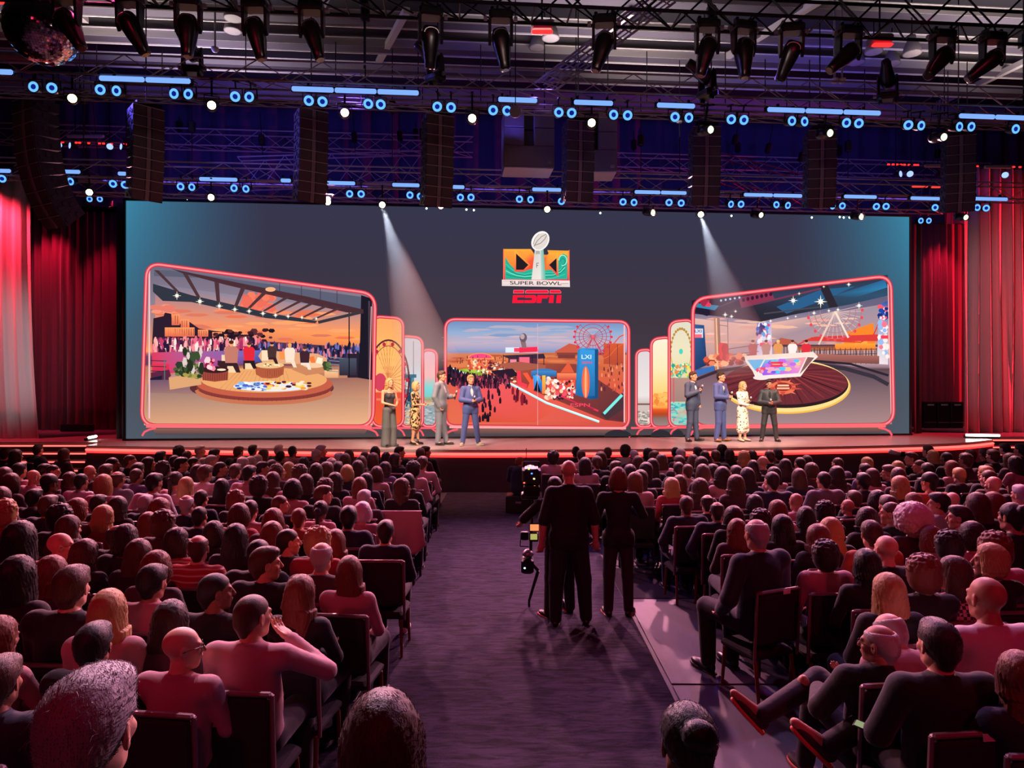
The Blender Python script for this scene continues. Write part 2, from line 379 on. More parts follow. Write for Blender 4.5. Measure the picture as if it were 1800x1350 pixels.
# small dark speaker racks behind, by the right side wine curtain
for i, (px, py, wpx) in enumerate([(1628, 712, 14), (1652, 712, 14), (1675, 712, 12)]):
    c = at(px, 712, 24.2); r = empty('amp_rack', (c.x, c.y, DECK)); tag(r, ['black equipment rack behind the stage nearest the video wall, pale label plate', 'black equipment rack behind the stage, middle of the three', 'black equipment rack behind the stage nearest the bright red curtain'][i], 'equipment rack', 'racks behind the stage')
    b = MB(); b.rbox((0, 0, .45), (.42, .5, .9), .02); b.build('case', M_darkp, r)
    b = MB(); b.box((0, -.26, .8), (.22, .02, .05)); b.build('label_plate', mat('plate_grey', '8a8590', .5), r)
    b = MB(); b.tube((-.21, -.27, .2), (.21, -.27, .2), .012, n=6); b.build('handle', M_rim, r)
b = MB(); r = empty('light_bar', (at(136, 741, 22.4).x, 22.4, DECK)); tag(r, 'low black bar of small lamps standing before the dark wine backdrop curtain', 'light bar')
b.rbox((0, 0, .12), (1.05, .12, .24), .02); b.build('housing', M_darkp, r)
for k in range(8):
    b = MB(); b.tube((-.44+k*.125, -.065, .16), (-.44+k*.125, -.085, .16), .035, n=10)
    b.build('lens', mat('lens_glass', '4a4450', .15, .4), r)
# ================================================================= video wall
VW = empty('video_wall'); VW.matrix_basis = Matrix.Translation(L0) @ Matrix.Rotation(TH, 4, 'Z')
tag(VW, 'wide glowing video wall with three framed beach studio pictures above the stage', 'screen')
def emis_attr(name, strength):
    m = bpy.data.materials.new(name); m.use_nodes = True; nt = m.node_tree; nt.nodes.clear()
    a = nt.nodes.new('ShaderNodeAttribute'); a.attribute_name = 'pix'
    e = nt.nodes.new('ShaderNodeEmission'); e.inputs[1].default_value = strength
    o = nt.nodes.new('ShaderNodeOutputMaterial'); nt.links.new(a.outputs['Color'], e.inputs[0]); nt.links.new(e.outputs[0], o.inputs[0])
    return m
M_pix = emis_attr('screen_pixels', 1.12)
M_pix2 = emis_attr('screen_pixels_fine', 1.0); M_pix2.cycles.emission_sampling = 'NONE'
class Art:
    """flat picture on the video wall, drawn in photo pixels, every shape a hair further out than the one before"""
    def __init__(s, base=.02): s.v = []; s.f = []; s.c = []; s.lay = base
    def P(s, x, y):
        u, z = on_stage_plane(x, y, 0); return (u, -s.lay, z)
    def poly(s, pts, cols, step=True):
        if step: s.lay += .0006
        if isinstance(cols, str) or not isinstance(cols[0], (tuple, list, str)): cols = [cols]*len(pts)
        o = len(s.v); s.v += [s.P(*p) for p in pts]; s.f.append(tuple(range(o, o+len(pts)))); s.c += [(*lin(q), 1) for q in cols]; return s
    def rect(s, x0, y0, x1, y1, top, bot=None, **k): bot = bot or top; return s.poly([(x0, y0), (x1, y0), (x1, y1), (x0, y1)], [top, top, bot, bot], **k)
    def ell(s, cx, cy, rx, ry, col, n=28, a0=0, a1=2*PI, **k):
        full = abs(a1-a0) > 6.2
        pts = [(cx+rx*math.cos(a0+(a1-a0)*i/n), cy+ry*math.sin(a0+(a1-a0)*i/n)) for i in range(n if full else n+1)]
        return s.poly(pts, col, **k)
    def ring(s, cx, cy, rx, ry, w, col, n=40, a0=0, a1=2*PI):
        s.lay += .0006
        for i in range(n):
            t0, t1 = a0+(a1-a0)*i/n, a0+(a1-a0)*(i+1)/n
            q = [(cx+(rx+e)*math.cos(t), cy+(ry+e)*math.sin(t)) for t, e in ((t0, -w/2), (t1, -w/2), (t1, w/2), (t0, w/2))]
            s.poly(q, col, step=False)
        return s
    def line(s, x0, y0, x1, y1, w, col, step=True):
        dx, dy = x1-x0, y1-y0; L = math.hypot(dx, dy) or 1; nx, ny = -dy/L*w/2, dx/L*w/2
        return s.poly([(x0+nx, y0+ny), (x1+nx, y1+ny), (x1-nx, y1-ny), (x0-nx, y0-ny)], col, step=step)
    def pline(s, pts, w, col):
        s.lay += .0006
        n = len(pts)
        off = []
        for i in range(n):
            a = pts[max(i-1, 0)]; b = pts[min(i+1, n-1)]; dx, dy = b[0]-a[0], b[1]-a[1]; L = math.hypot(dx, dy) or 1; off.append((-dy/L*w/2, dx/L*w/2))
        for i in range(n-1):
            (x0, y0), (x1, y1), (a0, b0), (a1, b1) = pts[i], pts[i+1], off[i], off[i+1]
            s.poly([(x0+a0, y0+b0), (x1+a1, y1+b1), (x1-a1, y1-b1), (x0-a0, y0-b0)], col, step=False)
        return s
    def blobs(s, n, box, r, cols, seed=1, ry=None, jit=.4, fn=None):
        rs = random.Random(seed)
        l0 = s.lay
        for i in range(n):
            x, y = rs.uniform(box[0], box[2]), rs.uniform(box[1], box[3])
            if fn: y = fn(x, y)
            k = 1+rs.uniform(-jit, jit); s.lay = l0+.0002*(i % 12)
            q = rs.choice(cols); rr = r*k; yy = (ry or r)*k
            s.poly([(x-rr, y), (x-rr*.5, y-yy), (x+rr*.6, y-yy*.9), (x+rr, y+yy*.2), (x+rr*.3, y+yy), (x-rr*.6, y+yy*.8)], q, step=False)
        s.lay = l0+.0026; return s
    def folk(s, n, box, h, cols, seed=1, fn=None):
        rs = random.Random(seed); l0 = s.lay
        for i in range(n):
            x, y = rs.uniform(box[0], box[2]), rs.uniform(box[1], box[3])
            if fn: y = fn(x, y)
            hh = h*(1+rs.uniform(-.25, .25)); w = hh*.16; c = rs.choice(cols); s.lay = l0+.0002*(i % 12)
            s.poly([(x-w, y), (x-w*1.2, y-hh*.55), (x-w, y-hh*.8), (x+w, y-hh*.8), (x+w*1.2, y-hh*.55), (x+w, y)], c, step=False)
            s.poly([(x-w*.6, y-hh*.8), (x-w*.6, y-hh), (x+w*.6, y-hh), (x+w*.6, y-hh*.8)], c, step=False)
        s.lay = l0+.0026; return s
    def star(s, x, y, r, col='fff3cf'):
        s.lay += .0006
        for k in range(8):
            t = k*PI/4; L = r*(1 if k % 2 == 0 else .62)
            s.poly([(x+math.cos(t)*L, y+math.sin(t)*L), (x+math.cos(t+.5)*r*.22, y+math.sin(t+.5)*r*.22), (x, y), (x+math.cos(t-.5)*r*.22, y+math.sin(t-.5)*r*.22)], col, step=False)
        s.ell(x, y, r*.34, r*.34, 'ffffff', 10)
    def person(s, x, y, h, top, leg='2a1c22', skin='e0905f', hair='2a1410', sit=False):
        w = h*.17
        if not sit:
            s.poly([(x-w*.8, y), (x-w, y-h*.5), (x+w, y-h*.5), (x+w*.8, y), (x+w*.2, y), (x, y-h*.35), (x-w*.2, y)], leg)
        else:
            s.poly([(x-w, y-h*.35), (x+w, y-h*.35), (x+w*1.7, y), (x+w*.9, y), (x+w*.3, y-h*.2), (x-w, y-h*.2)], leg)
        b = y-h*(.5 if not sit else .3); t = y-h*.82
        s.poly([(x-w*1.1, b), (x-w*1.3, t+h*.1), (x-w*.8, t), (x+w*.8, t), (x+w*1.3, t+h*.1), (x+w*1.1, b)], top)
        s.ell(x, y-h*.9, h*.075, h*.095, skin, 12); s.ell(x, y-h*.945, h*.08, h*.06, hair, 12)
    def build(s, name, parent, m=None):
        me = bpy.data.meshes.new(name); me.from_pydata(s.v, [], s.f); me.materials.append(m or M_pix)
        at_ = me.color_attributes.new('pix', 'FLOAT_COLOR', 'POINT'); at_.data.foreach_set('color', np.array(s.c, dtype=np.float32).ravel())
        # face every shape towards the hall
        bm = bmesh.new(); bm.from_mesh(me)
        for f in bm.faces:
            if f.normal.y > 0: f.normal_flip()
        bm.to_mesh(me); bm.free()
        return link(name, me, parent)
# body of the wall
cab = MB(); cab.box((WALL_W/2, .15, (Z0+Z1)/2), (WALL_W, .26, Z1-Z0)); cab.build('cabinet', M_dark, VW)
ed = MB()
for a, b in (((0, Z0), (0, Z1)), ((WALL_W, Z0), (WALL_W, Z1))): ed.box((a[0], .1, (Z0+Z1)/2), (.05, .32, Z1-Z0))
ed.box((WALL_W/2, .1, Z1+.02), (WALL_W+.1, .32, .05)); ed.box((WALL_W/2, .1, Z0+.012), (WALL_W+.1, .32, .05)); ed.build('frame', M_darkp, VW)
# background picture: teal corners fading into slate
bgv, bgf, bgc = [], [], []
nx, nz = 60, 24
def bgcol(u, z):
    t = u/WALL_W; h = (z-Z0)/(Z1-Z0)
    slate = np.array([.235, .20, .245]); up = np.array([.20, .20, .285]); low = np.array([.30, .265, .28])
    c = slate*(1-h)+up*h if h > .5 else low*(1-h*2)+slate*(h*2)*1.0 if h < .5 else slate
    if h > .5: c = slate*(2-2*h)+up*(2*h-1)
    teal = np.array([.22, .51, .63])
    e = max(0, 1-min(t, 1-t)/.17); k = (e**1.3)*(.15+.85*max(0, (h-.15)/.85)**.8)*.95
    c = c*(1-k)+teal*k
    g = max(0, 1-min(t, 1-t)/.13)*max(0, 1-h*1.7)*.6
    c = c*(1-g)+np.array([.30, .36, .42])*g
    return tuple(c)
for j in range(nz+1):
    for i in range(nx+1):
        u = WALL_W*i/nx; z = Z0+(Z1-Z0)*j/nz; bgv.append((u, -.005, z)); bgc.append((*lin(bgcol(u, z)), 1))
for j in range(nz):
    for i in range(nx):
        q = j*(nx+1)+i; bgf.append((q, q+1, q+nx+2, q+nx+1))
me = bpy.data.meshes.new('screen_surface'); me.from_pydata(bgv, [], bgf); me.materials.append(M_pix)
me.color_attributes.new('pix', 'FLOAT_COLOR', 'POINT').data.foreach_set('color', np.array(bgc, dtype=np.float32).ravel())
SURF = link('screen_surface', me, VW)
# ---- rounded frames of the cards
def rr(corners, r, n=7):
    """rounded quad: corners clockwise from top left in pixels"""
    out = []
    for i in range(4):
        p = Vector(corners[i]); a = (Vector(corners[i-1])-p); b = (Vector(corners[(i+1) % 4])-p)
        ra = min(r, a.length/2); a = a.normalized()*ra; b = b.normalized()*ra
        for k in range(n+1):
            t = k/n; q = (p+a)*(1-t)**2+p*2*t*(1-t)+(p+b)*t*t
            out.append((q.x, q.y))
    return out
PINK, PINK2, PINKD = 'ff5a66', 'ffa0a2', 'b8283c'
def card(corners, r, fill, glass=True, refl=True, w=5):
    a = Art(.012)
    ys = [c[1] for c in corners]
    pts = rr(corners, r); y0, y1 = min(ys), max(ys)
    def shade(p):
        t = (p[1]-y0)/(y1-y0)
        for k in range(len(fill)-1):
            if fill[k][0] <= t <= fill[k+1][0]:
                q = (t-fill[k][0])/(fill[k+1][0]-fill[k][0]+1e-9); A = lin0(fill[k][1]); B = lin0(fill[k+1][1]); return tuple(A[j]*(1-q)+B[j]*q for j in range(3))
        return lin0(fill[-1][1])
    # horizontal slices so that the sky shades properly
    slices(a, pts, shade, 26)
    return a, pts
def lin0(h): return tuple(int(h[i:i+2], 16)/255 for i in (0, 2, 4)) if isinstance(h, str) else h
def slices(a, pts, shade, n):
    ys = [p[1] for p in pts]; y0, y1 = min(ys), max(ys); a.lay += .0006
    def span(y):
        xs = []
        for i in range(len(pts)):
            p, q = pts[i], pts[(i+1) % len(pts)]
            if (p[1] <= y) != (q[1] <= y): xs.append(p[0]+(q[0]-p[0])*(y-p[1])/(q[1]-p[1]))
        return (min(xs), max(xs)) if xs else None
    for k in range(n):
        ya, yb = y0+(y1-y0)*k/n, y0+(y1-y0)*(k+1)/n
        sa, sb = span(ya+1e-3), span(yb-1e-3)
        if sa and sb: a.poly([(sa[0], ya), (sa[1], ya), (sb[1], yb), (sb[0], yb)], [shade((0, ya)), shade((0, ya)), shade((0, yb)), shade((0, yb))], step=False)
def edge(a, pts, w=6, inner=True, cols=(PINKD, PINK, PINK2)):
    cl = pts+[pts[0], pts[1]]
    a.pline(cl, w+2.5, cols[0]); a.pline(cl, w, cols[1]); a.pline(cl, w*.35, cols[2])
def foot(a, x0, x1, y, h=14, curl=True):
    """mirror of the card's lower corners below its base line"""
    a.pline([(x0-2, y+h), (x0+2, y+h*.5), (x0+10, y+3), (x0+22, y)], 3.5, PINK)
    a.pline([(x1+2, y+h), (x1-2, y+h*.5), (x1-10, y+3), (x1-22, y)], 3.5, PINK)
# --- trailing cards (behind)
def card_part(corners, r, fill, draw=None, base=.012):
    a, pts = card(corners, r, fill); a.lay = base; a2 = Art(base)
    a2.v = []; a.v = []; a.f = []; a.c = []; a.lay = base
    ys = [c[1] for c in corners]; y0, y1 = min(ys), max(ys)
    def shade(p):
        t = min(1, max(0, (p[1]-y0)/(y1-y0)))
        for k in range(len(fill)-1):
            if fill[k][0] <= t <= fill[k+1][0]:
                q = (t-fill[k][0])/(fill[k+1][0]-fill[k][0]+1e-9); A = lin0(fill[k][1]); B = lin0(fill[k+1][1]); return tuple(A[j]*(1-q)+B[j]*q for j in range(3))
        return lin0(fill[-1][1])
    slices(a, pts, shade, 40)
    if draw: draw(a)
    a.lay += .001; edge(a, pts, 3.2)
    return a
def wheel_left(a):
    cx, cy = 683, 668
    for k in range(34):
        t = 2*PI*k/34; a.line(cx, cy, cx+38*math.cos(t), max(575, cy+72*math.sin(t)), 1.1, 'c8643a', step=False)
    a.ring(cx, cy, 36, 70, 3, '5a2030', 36); a.ring(cx, cy, 31, 60, 1.2, '8a3a30', 36)
    for k in range(14):
        t = 2*PI*k/14; a.ell(cx+33*math.cos(t), cy+64*math.sin(t), 3.2, 3.6, 'c02840', 8)
    a.ell(cx-14, cy+4, 11, 16, 'd04058', 16); a.poly([(660, 745), (676, 672), (690, 672), (704, 745)], 'd83838'); a.rect(660, 690, 706, 745, 'e04a38', 'e85a30')
    a.rect(662, 700, 704, 704, 'f07060'); a.line(690, 690, 690, 744, 3, 'f0a080')
a = card_part([(742, 614), (768, 616), (768, 750), (742, 750)], 12, [(0, 'e8b8c8'), (.35, 'f0b4b0'), (.5, '7fd0cf'), (.6, '79c9c4'), (.66, 'b0905c'), (.7, 'd8b890'), (.76, '8fa2a8'), (1, '9ba3a6')], lambda a: a.blobs(60, (744, 705, 766, 748), 3, ['8d9aa6', 'b9bfc2', '6f8290'], 4, 1))
a.build('picture_card', VW)
def hut(a):
    a.rect(706, 658, 732, 664, '3a6f86'); a.rect(708, 664, 728, 700, '5f7f90'); a.rect(711, 668, 721, 684, 'c3cfd0'); a.rect(720, 664, 723, 745, '2c5468')
    a.line(706, 705, 732, 712, 3, '3a6f86'); a.line(706, 722, 732, 715, 2, '3a6f86'); a.line(708, 745, 716, 708, 3, '2c5468'); a.line(727, 600, 727, 660, 1, '3c4450'); a.rect(716, 690, 724, 706, '22405c')
    a.blobs(90, (708, 716, 742, 748), 4, ['d8b48c', 'b99678', '9aa0a0', 'e6c8a4'], 5, 1.2)
a = card_part([(704, 590), (743, 594), (743, 750), (704, 750)], 14, [(0, 'c6c4cc'), (.5, 'cfd0d4'), (.7, 'c9b49c'), (1, 'b7a48e')], hut, .03); a.build('picture_card', VW)
a = card_part([(655, 556), (709, 560), (709, 749), (655, 749)], 16, [(0, 'f2a060'), (.35, 'fbb868'), (.68, 'ffb878'), (.7, 'e0483c'), (1, 'f07038')], wheel_left, .05); a.build('picture_card', VW)
a = card_part([(1118, 616), (1146, 614), (1146, 750), (1118, 750)], 12, [(0, 'd8ccd0'), (.6, 'e4dcd8'), (.7, 'c9b8b4'), (1, 'd0bcac')], lambda a: (a.rect(1119, 709, 1146, 712, '7a5b50'), a.blobs(90, (1120, 722, 1146, 748), 3, ['a9a09a', 'e6d9cc', '8a827e'], 8, 1)))
a.build('picture_card', VW)
a = card_part([(1144, 596), (1180, 592), (1180, 751), (1144, 751)], 14, [(0, 'fce8d2'), (.35, 'ffe2b4'), (.6, 'ffce7c'), (.78, 'f9a64a'), (.8, 'e85a28'), (.86, 'a8401e'), (.9, '8a6a64'), (1, '9b8684')], lambda a: a.blobs(40, (1146, 690, 1178, 712), 4, ['f59a4a', 'ffb860', 'e8823a'], 9, 3), .03); a.build('picture_card', VW)
def wheel_green(a):
    cx, cy = 1196, 618
    for k in range(30):
        t = 2*PI*k/30; a.line(cx, cy, cx+19*math.cos(t), cy+40*math.sin(t), .9, 'e8dcb0', step=False)
    a.ring(cx, cy, 18, 39, 2, 'd8b46c', 30); a.ell(cx, cy, 3.5, 5, '4ad0c0', 10)
    for k in range(16):
        t = PI+PI*k/15; a.ell(cx+18*math.cos(t), cy+40*math.sin(t), 2, 2.6, 'b8863c', 8)
    a.blobs(70, (1178, 640, 1214, 662), 2.6, ['f0d850', '64c8a4', 'e88a50', 'f4f0c0', '38a08c'], 3)
    a.rect(1176, 664, 1216, 706, 'b48a80', 'a08078'); a.line(1183, 664, 1183, 740, 1.6, 'e0485c')
    a.blobs(90, (1177, 708, 1216, 746), 4, ['5ec8c0', '3aa8b8', '8ad8c4', 'c8a898'], 6, 1.4)
a = card_part([(1175, 566), (1218, 562), (1218, 750), (1175, 750)], 16, [(0, 'd8d4c0'), (.3, 'e8dcc0'), (.5, 'e0d4a8'), (1, '9cbcb0')], wheel_green, .05); a.build('picture_card', VW)
# --- the central picture
a = Art(.075); cor = [(783, 562), (1103, 566), (1103, 752), (783, 748)]; pts = rr(cor, 18)
fill = [(0, '6b86b4'), (.12, '8ea8cc'), (.22, 'c0aabc'), (.28, '9a9cc0'), (.305, '7e8fb8'), (.31, 'd0805c'), (.4, 'd26a44'), (.7, 'd85440'), (1, 'e2654c')]
def shade_c(p):
    t = min(1, max(0, (p[1]-562)/188))
    for k in range(len(fill)-1):
        if fill[k][0] <= t <= fill[k+1][0]:
            q = (t-fill[k][0])/(fill[k+1][0]-fill[k][0]+1e-9); A = lin0(fill[k][1]); B = lin0(fill[k+1][1]); return tuple(A[j]*(1-q)+B[j]*q for j in range(3))
    return lin0(fill[-1][1])
slices(a, pts, shade_c, 60)
a.blobs(26, (800, 572, 1060, 590), 26, ['8098c0', 'a0a8c4', 'b4a8bc'], 2, 2.0); a.blobs(20, (790, 590, 1080, 606), 22, ['c8aebc', 'b4a4bc', 'a8a8c8'], 5, 1.4)
a.blobs(70, (790, 622, 1090, 650), 16, ['c8643c', 'dc7c4e', 'b85238'], 3, 1.6)
# ferris wheel on the pier
cx, cy = 1041, 592
a.poly([(975, 618), (1000, 604), (1018, 608), (1018, 622), (975, 622)], 'c85a44')
a.rect(978, 620, 1100, 624, '8a4038'); a.rect(980, 624, 1010, 630, '7a3a38'); a.rect(1060, 604, 1098, 640, 'd05a34', 'b44a34')
for k in range(24):
    t = 2*PI*k/24; y2 = cy+29*math.sin(t); 
    if y2 > 567: a.line(cx, cy, cx+31*math.cos(t), y2, .8, 'b04858', step=False)
for r_ in (31, 24, 17): 
    a.ring(cx, cy, r_, r_*.92, 1.1, 'b8405a', 40, -.85 if r_ > 25 else 0, PI+.85 if r_ > 25 else 2*PI)
for k in range(15):
    t = -.6+(PI+1.2)*k/14; a.ell(cx+33*math.cos(t), cy+31*math.sin(t), 2.2, 2.2, 'e0304c', 8)
a.line(cx, cy, 1024, 628, 2, 'c84858'); a.line(cx, cy, 1060, 628, 2, 'c84858'); a.ell(cx, cy, 3, 3, 'e86070', 10)
a.pline([(1058, 626), (1066, 622), (1076, 606), (1088, 592), (1098, 588)], 2, 'e0503c'); a.pline([(1058, 632), (1070, 626), (1082, 612), (1098, 602)], 1.4, 'e8643c')
for x in (1070, 1084, 1095): a.line(x, 606, x, 645, 1, '7a3040')
# crowd, roads, light strip
a.poly([(785, 648), (900, 672), (1060, 720), (1098, 735), (1098, 748), (790, 746)], ['d85a48', 'e85a58', 'f06a6a', 'd85048', 'c84a40', 'e06a4c'])
a.poly([(860, 652), (960, 660), (1010, 700), (940, 742), (820, 742), (800, 690)], ['f0586a', 'e85a5a', 'e8604c', 'dc5440', 'd45038', 'ee5560'])
a.pline([(795, 648), (828, 662), (848, 657), (900, 676), (960, 708), (1052, 741)], 4.0, 'a8f0ec'); a.pline([(795, 647), (828, 661), (848, 656), (900, 675), (960, 707), (1052, 740)], 1.4, 'ffffff')
a.poly([(804, 650), (836, 645), (856, 650), (872, 655), (858, 658), (836, 662)], '86a838'); a.poly([(812, 650), (834, 647), (850, 651), (834, 656)], 'a4c848')
# plaza + buildings
a.poly([(850, 655), (905, 674), (1062, 738), (1098, 742), (1098, 700), (1010, 640), (870, 636)], ['b0503c', '9a4036', '7a3430', '5a2c34', '6a3038', '8a4038', 'b85a40'])
a.poly([(1055, 728), (1092, 690), (1098, 696), (1098, 716), (1066, 738)], '4a3038'); a.line(1060, 727, 1092, 694, 5, '7ae8e0')
a.rect(822, 629, 866, 650, 'c8503c'); a.ell(844, 632, 24, 11, 'ff9a50', 18, PI, 2*PI); a.ell(844, 630, 20, 8, 'ff4a7c', 18, PI, 2*PI); a.rect(828, 634, 860, 646, 'e8684c'); a.blobs(40, (822, 634, 866, 656), 2, ['ffd090', '782830', 'ff9a68', 'ffe8c0'], 3)
a.blobs(120, (856, 636, 905, 676), 3, ['ff8a54', '5a2230', 'ffd6a0', 'e8503c', 'f0f0e0', '9a3a44', '38304a'], 7, 1.6)
# pavilion
a.poly([(882, 625), (955, 622), (958, 630), (900, 634)], '3a2a3c'); a.rect(893, 630, 945, 650, '5a2c3c'); a.rect(912, 628, 930, 644, 'f06a80'); a.rect(896, 632, 908, 646, 'e88a9a'); 
for x in (884, 908, 935, 955): a.line(x, 624, x, 650, 1.4, '2a2030')
a.rect(888, 611, 945, 620, 'dce6f4'); a.poly([(912, 611), (944, 610), (946, 619), (912, 620)], 'ff2c50'); a.rect(903, 612, 912, 619, 'ff4464'); a.poly([(914, 600), (917, 612), (925, 612), (923, 600)], '8a6a70'); a.ell(919, 594, 6.5, 8, '6a5660', 16); a.ell(917.5, 592, 4, 5, 'b8a0a8', 12)
a.poly([(870, 640), (912, 636), (958, 642), (958, 648), (905, 652)], 'a85a48'); a.ell(955, 655, 22, 7, '3c78b4', 18); a.rect(933, 652, 977, 662, '4488c8', '2c5c94')
a.poly([(862, 652), (900, 648), (912, 660), (880, 668)], '2c1c2c')
# LXI sculpture
a.poly([(908, 652), (914, 652), (916, 672), (926, 676), (925, 683), (908, 674)], 'ff3c50'); a.poly([(918, 656), (926, 655), (934, 668), (942, 658), (950, 662), (940, 676), (936, 688), (926, 682), (930, 673)], 'ff5a3c')
a.poly([(936, 660), (946, 660), (952, 672), (960, 662), (958, 690), (938, 684)], ['3a9af0', '58c0f8', '2878d0', '3a90e8', '2060b0', '2c70c8']); a.poly([(943, 668), (950, 690), (938, 686)], '10182c'); a.rect(952, 660, 958, 692, 'ffc040', 'ff7a38')
a.rect(960, 668, 1010, 692, 'f0583c', 'd04438'); a.blobs(90, (958, 664, 1010, 700), 3, ['ff9a7c', '6a2434', 'ffd0b0', 'ff5468', 'f8f0e8', '3a2030'], 4)
a.poly([(984, 655), (998, 636), (1008, 655)], 'e05a3c'); a.rect(978, 656, 1012, 668, 'ff8a5c', 'c84840')
# blue tower with a surf board
a.poly([(1014, 615), (1022, 612), (1048, 613), (1050, 700), (1038, 702), (1010, 694)], ['2a80c0', '3a98d8', '2c78b8', '184878', '1c5088', '246ca8']); a.rect(1018, 616, 1044, 696, '3a98dc', '2468a4'); a.poly([(1044, 615), (1050, 614), (1050, 700), (1044, 701)], '1c4c7c')
a.ell(1028, 672, 6.8, 28, 'f8603c', 24); a.ell(1028, 672, 3.6, 26, 'ff8a58', 20); a.line(1028, 646, 1028, 698, .8, 'ffe0c0')
a.pline([(985, 696), (1050, 722)], 3, 'e83450'); a.pline([(1000, 700), (1042, 720)], 3, 'a0283c')
a.folk(190, (786, 648, 842, 665), 9, ['1c1424', '2a1c30', '38203a', '101018'], 3, lambda x, y: 655+(x-786)*.35+random.Random(x).uniform(-6, 22))
a.folk(200, (800, 664, 896, 684), 8, ['2a1426', '3c1c30', '1a1020', 'a04058', '5a2038'], 8)
a.folk(26, (820, 690, 880, 742), 12, ['201420', '34182a'], 12); a.folk(10, (900, 690, 925, 715), 12, ['8a2030', '601828'], 13); a.folk(40, (1054, 640, 1096, 690), 6, ['7a3034', 'a84a3c', 'f09068', '602838'], 9); a.folk(30, (800, 628, 890, 640), 4, ['7a3434'], 10)
a.rect(1094, 572, 1096.5, 742, 'ffb4b8'); a.line(944, 570, 944, 748, .6, 'e8b0b8')
edge(a, pts, 3.8); a.line(790, 750, 1098, 752, 4, PINK2)
a.build('picture_card', VW)
# --- the picture with the round wooden studio floor and sofas
a = Art(.075); cor = [(263, 464), (661, 518), (657, 749), (254, 747)]; pts = rr(cor, 26)
fill = [(0, '6a6478'), (.25, '8a7c8c'), (.38, 'b08078'), (.5, 'e08a60'), (.545, 'ff9c58'), (.56, '704060'), (.62, '64384a'), (.63, 'b47058'), (.75, 'c08866'), (1, 'c69676')]
y0c, y1c = 464, 749
def shade_l(p):
    t = min(1, max(0, (p[1]-y0c)/(y1c-y0c)))
    for k in range(len(fill)-1):
        if fill[k][0] <= t <= fill[k+1][0]:
            q = (t-fill[k][0])/(fill[k+1][0]-fill[k][0]+1e-9); A = lin0(fill[k][1]); B = lin0(fill[k+1][1]); return tuple(A[j]*(1-q)+B[j]*q for j in range(3))
    return lin0(fill[-1][1])
slices(a, pts, shade_l, 60)
a.poly([(275, 640), (275, 560), (400, 575), (650, 592), (650, 640)], ['9a6878', 'e88a68', 'f09060', 'ff9a50', 'c8603c'])
a.poly([(275, 560), (275, 500), (420, 520), (650, 550), (650, 592), (400, 575)], ['e8886a', '7c7890', '8a8498', 'b08484', 'ff9a54', 'f09060'])
a.blobs(46, (280, 545, 640, 600), 20, ['e8704c', 'f08860', 'd8745c', 'ffa068'], 6, 2.4); a.blobs(30, (430, 520, 480, 555), 9, ['e86a58', 'f07a5c', 'd8685c'], 7, 7); a.blobs(12, (270, 538, 330, 550), 9, ['e07868', 'f09078'], 8, 3)
a.poly([(273, 476), (300, 476), (648, 524), (650, 548), (640, 552), (430, 500), (380, 490), (273, 486)], '5a5c70')
# city on the shore
a.poly([(270, 600), (272, 560), (290, 556), (292, 550), (303, 552), (304, 560), (318, 570), (335, 566), (352, 578), (380, 582), (400, 584), (440, 590), (460, 600), (520, 604), (640, 612), (640, 622), (270, 622)], '2c1c2c')
for x0, y0_, x1, y1_ in ((304, 553, 318, 572), (320, 562, 335, 580), (292, 576, 344, 592), (350, 580, 368, 592), (375, 584, 392, 592), (396, 588, 402, 596), (425, 586, 440, 594)):
    a.rect(x0, y0_, x1, y1_, 'ff9a60', 'e0684c')
    for k in range(int((x1-x0)/4)):
        a.rect(x0+1.5+k*4, y0_+2, x0+3+k*4, y1_-2, '8a3c40', step=False)
a.blobs(40, (380, 580, 480, 600), 5, ['3a1c28', '20141e', '5a2c34'], 3, 3)
# crowd on the beach
a.poly([(272, 594), (420, 598), (640, 612), (640, 640), (272, 640)], ['5a2c44', '642c48', '3c3450', '34345a', '6a2840'])
a.folk(420, (272, 606, 460, 628), 13, ['ffb0a8', 'c0406a', '2a1838', 'e86a80', 'ffe0d8', '401c38', 'a83060', 'f08a90', '5c2848'], 3)
a.folk(300, (440, 612, 640, 632), 10, ['3a3c70', '241c3a', '6a70b0', 'a05068', '2c2850', 'e08090', '1a1830'], 4)
a.poly([(270, 620), (330, 618), (460, 616), (462, 636), (270, 660)], ['d83a5c', 'a85a90', '5868b8', '3a4c98', 'e02c4c'])
a.rect(272, 640, 300, 690, 'e03050', '8a2858'); a.poly([(268, 655), (300, 650), (312, 690), (268, 700)], '5c2440')
for y in (634, 644, 652): a.line(268, y, 295, y+1, 1.4, '202c38')
a.line(292, 630, 292, 668, 1.6, '3a7a70'); a.poly([(266, 665), (288, 660), (286, 680), (264, 682)], '201c34'); a.line(262, 678, 300, 672, 2, '3a90d8')
# ground
a.poly([(264, 668), (650, 664), (656, 746), (256, 746)], ['6c5068', 'a06a5c', 'ecb082', 'd89a72'])
a.poly([(262, 690), (654, 700), (656, 747), (256, 747)], ['9c7a70', 'c08c70', 'e6ac82', 'd89e78'])
a.ell(462, 682, 126, 24, '5a2c30', 44)
a.ell(467, 680, 119, 24, '8a3834', 44); a.ell(467, 675, 119, 24, 'c05c44', 44)
a.pline([(348+2*i, 676+23.0*math.sin(math.acos(max(-1, min(1, (348+2*i-467)/119.01))))+9) for i in range(0, 119)], 7, 'c47050')
for k in range(44):
    t = PI*(k+.5)/44; a.line(467+119*math.cos(t), 675+24*math.sin(t), 467+119*math.cos(t), 682+24*math.sin(t), .7, '7a3430', step=False)
a.ell(466, 668, 110, 22, 'e8a468', 44)
for k in range(15): a.line(388+k*9, 690-abs(k-7)*.8, 420+k*6, 652, .6, 'b46a44', step=False)
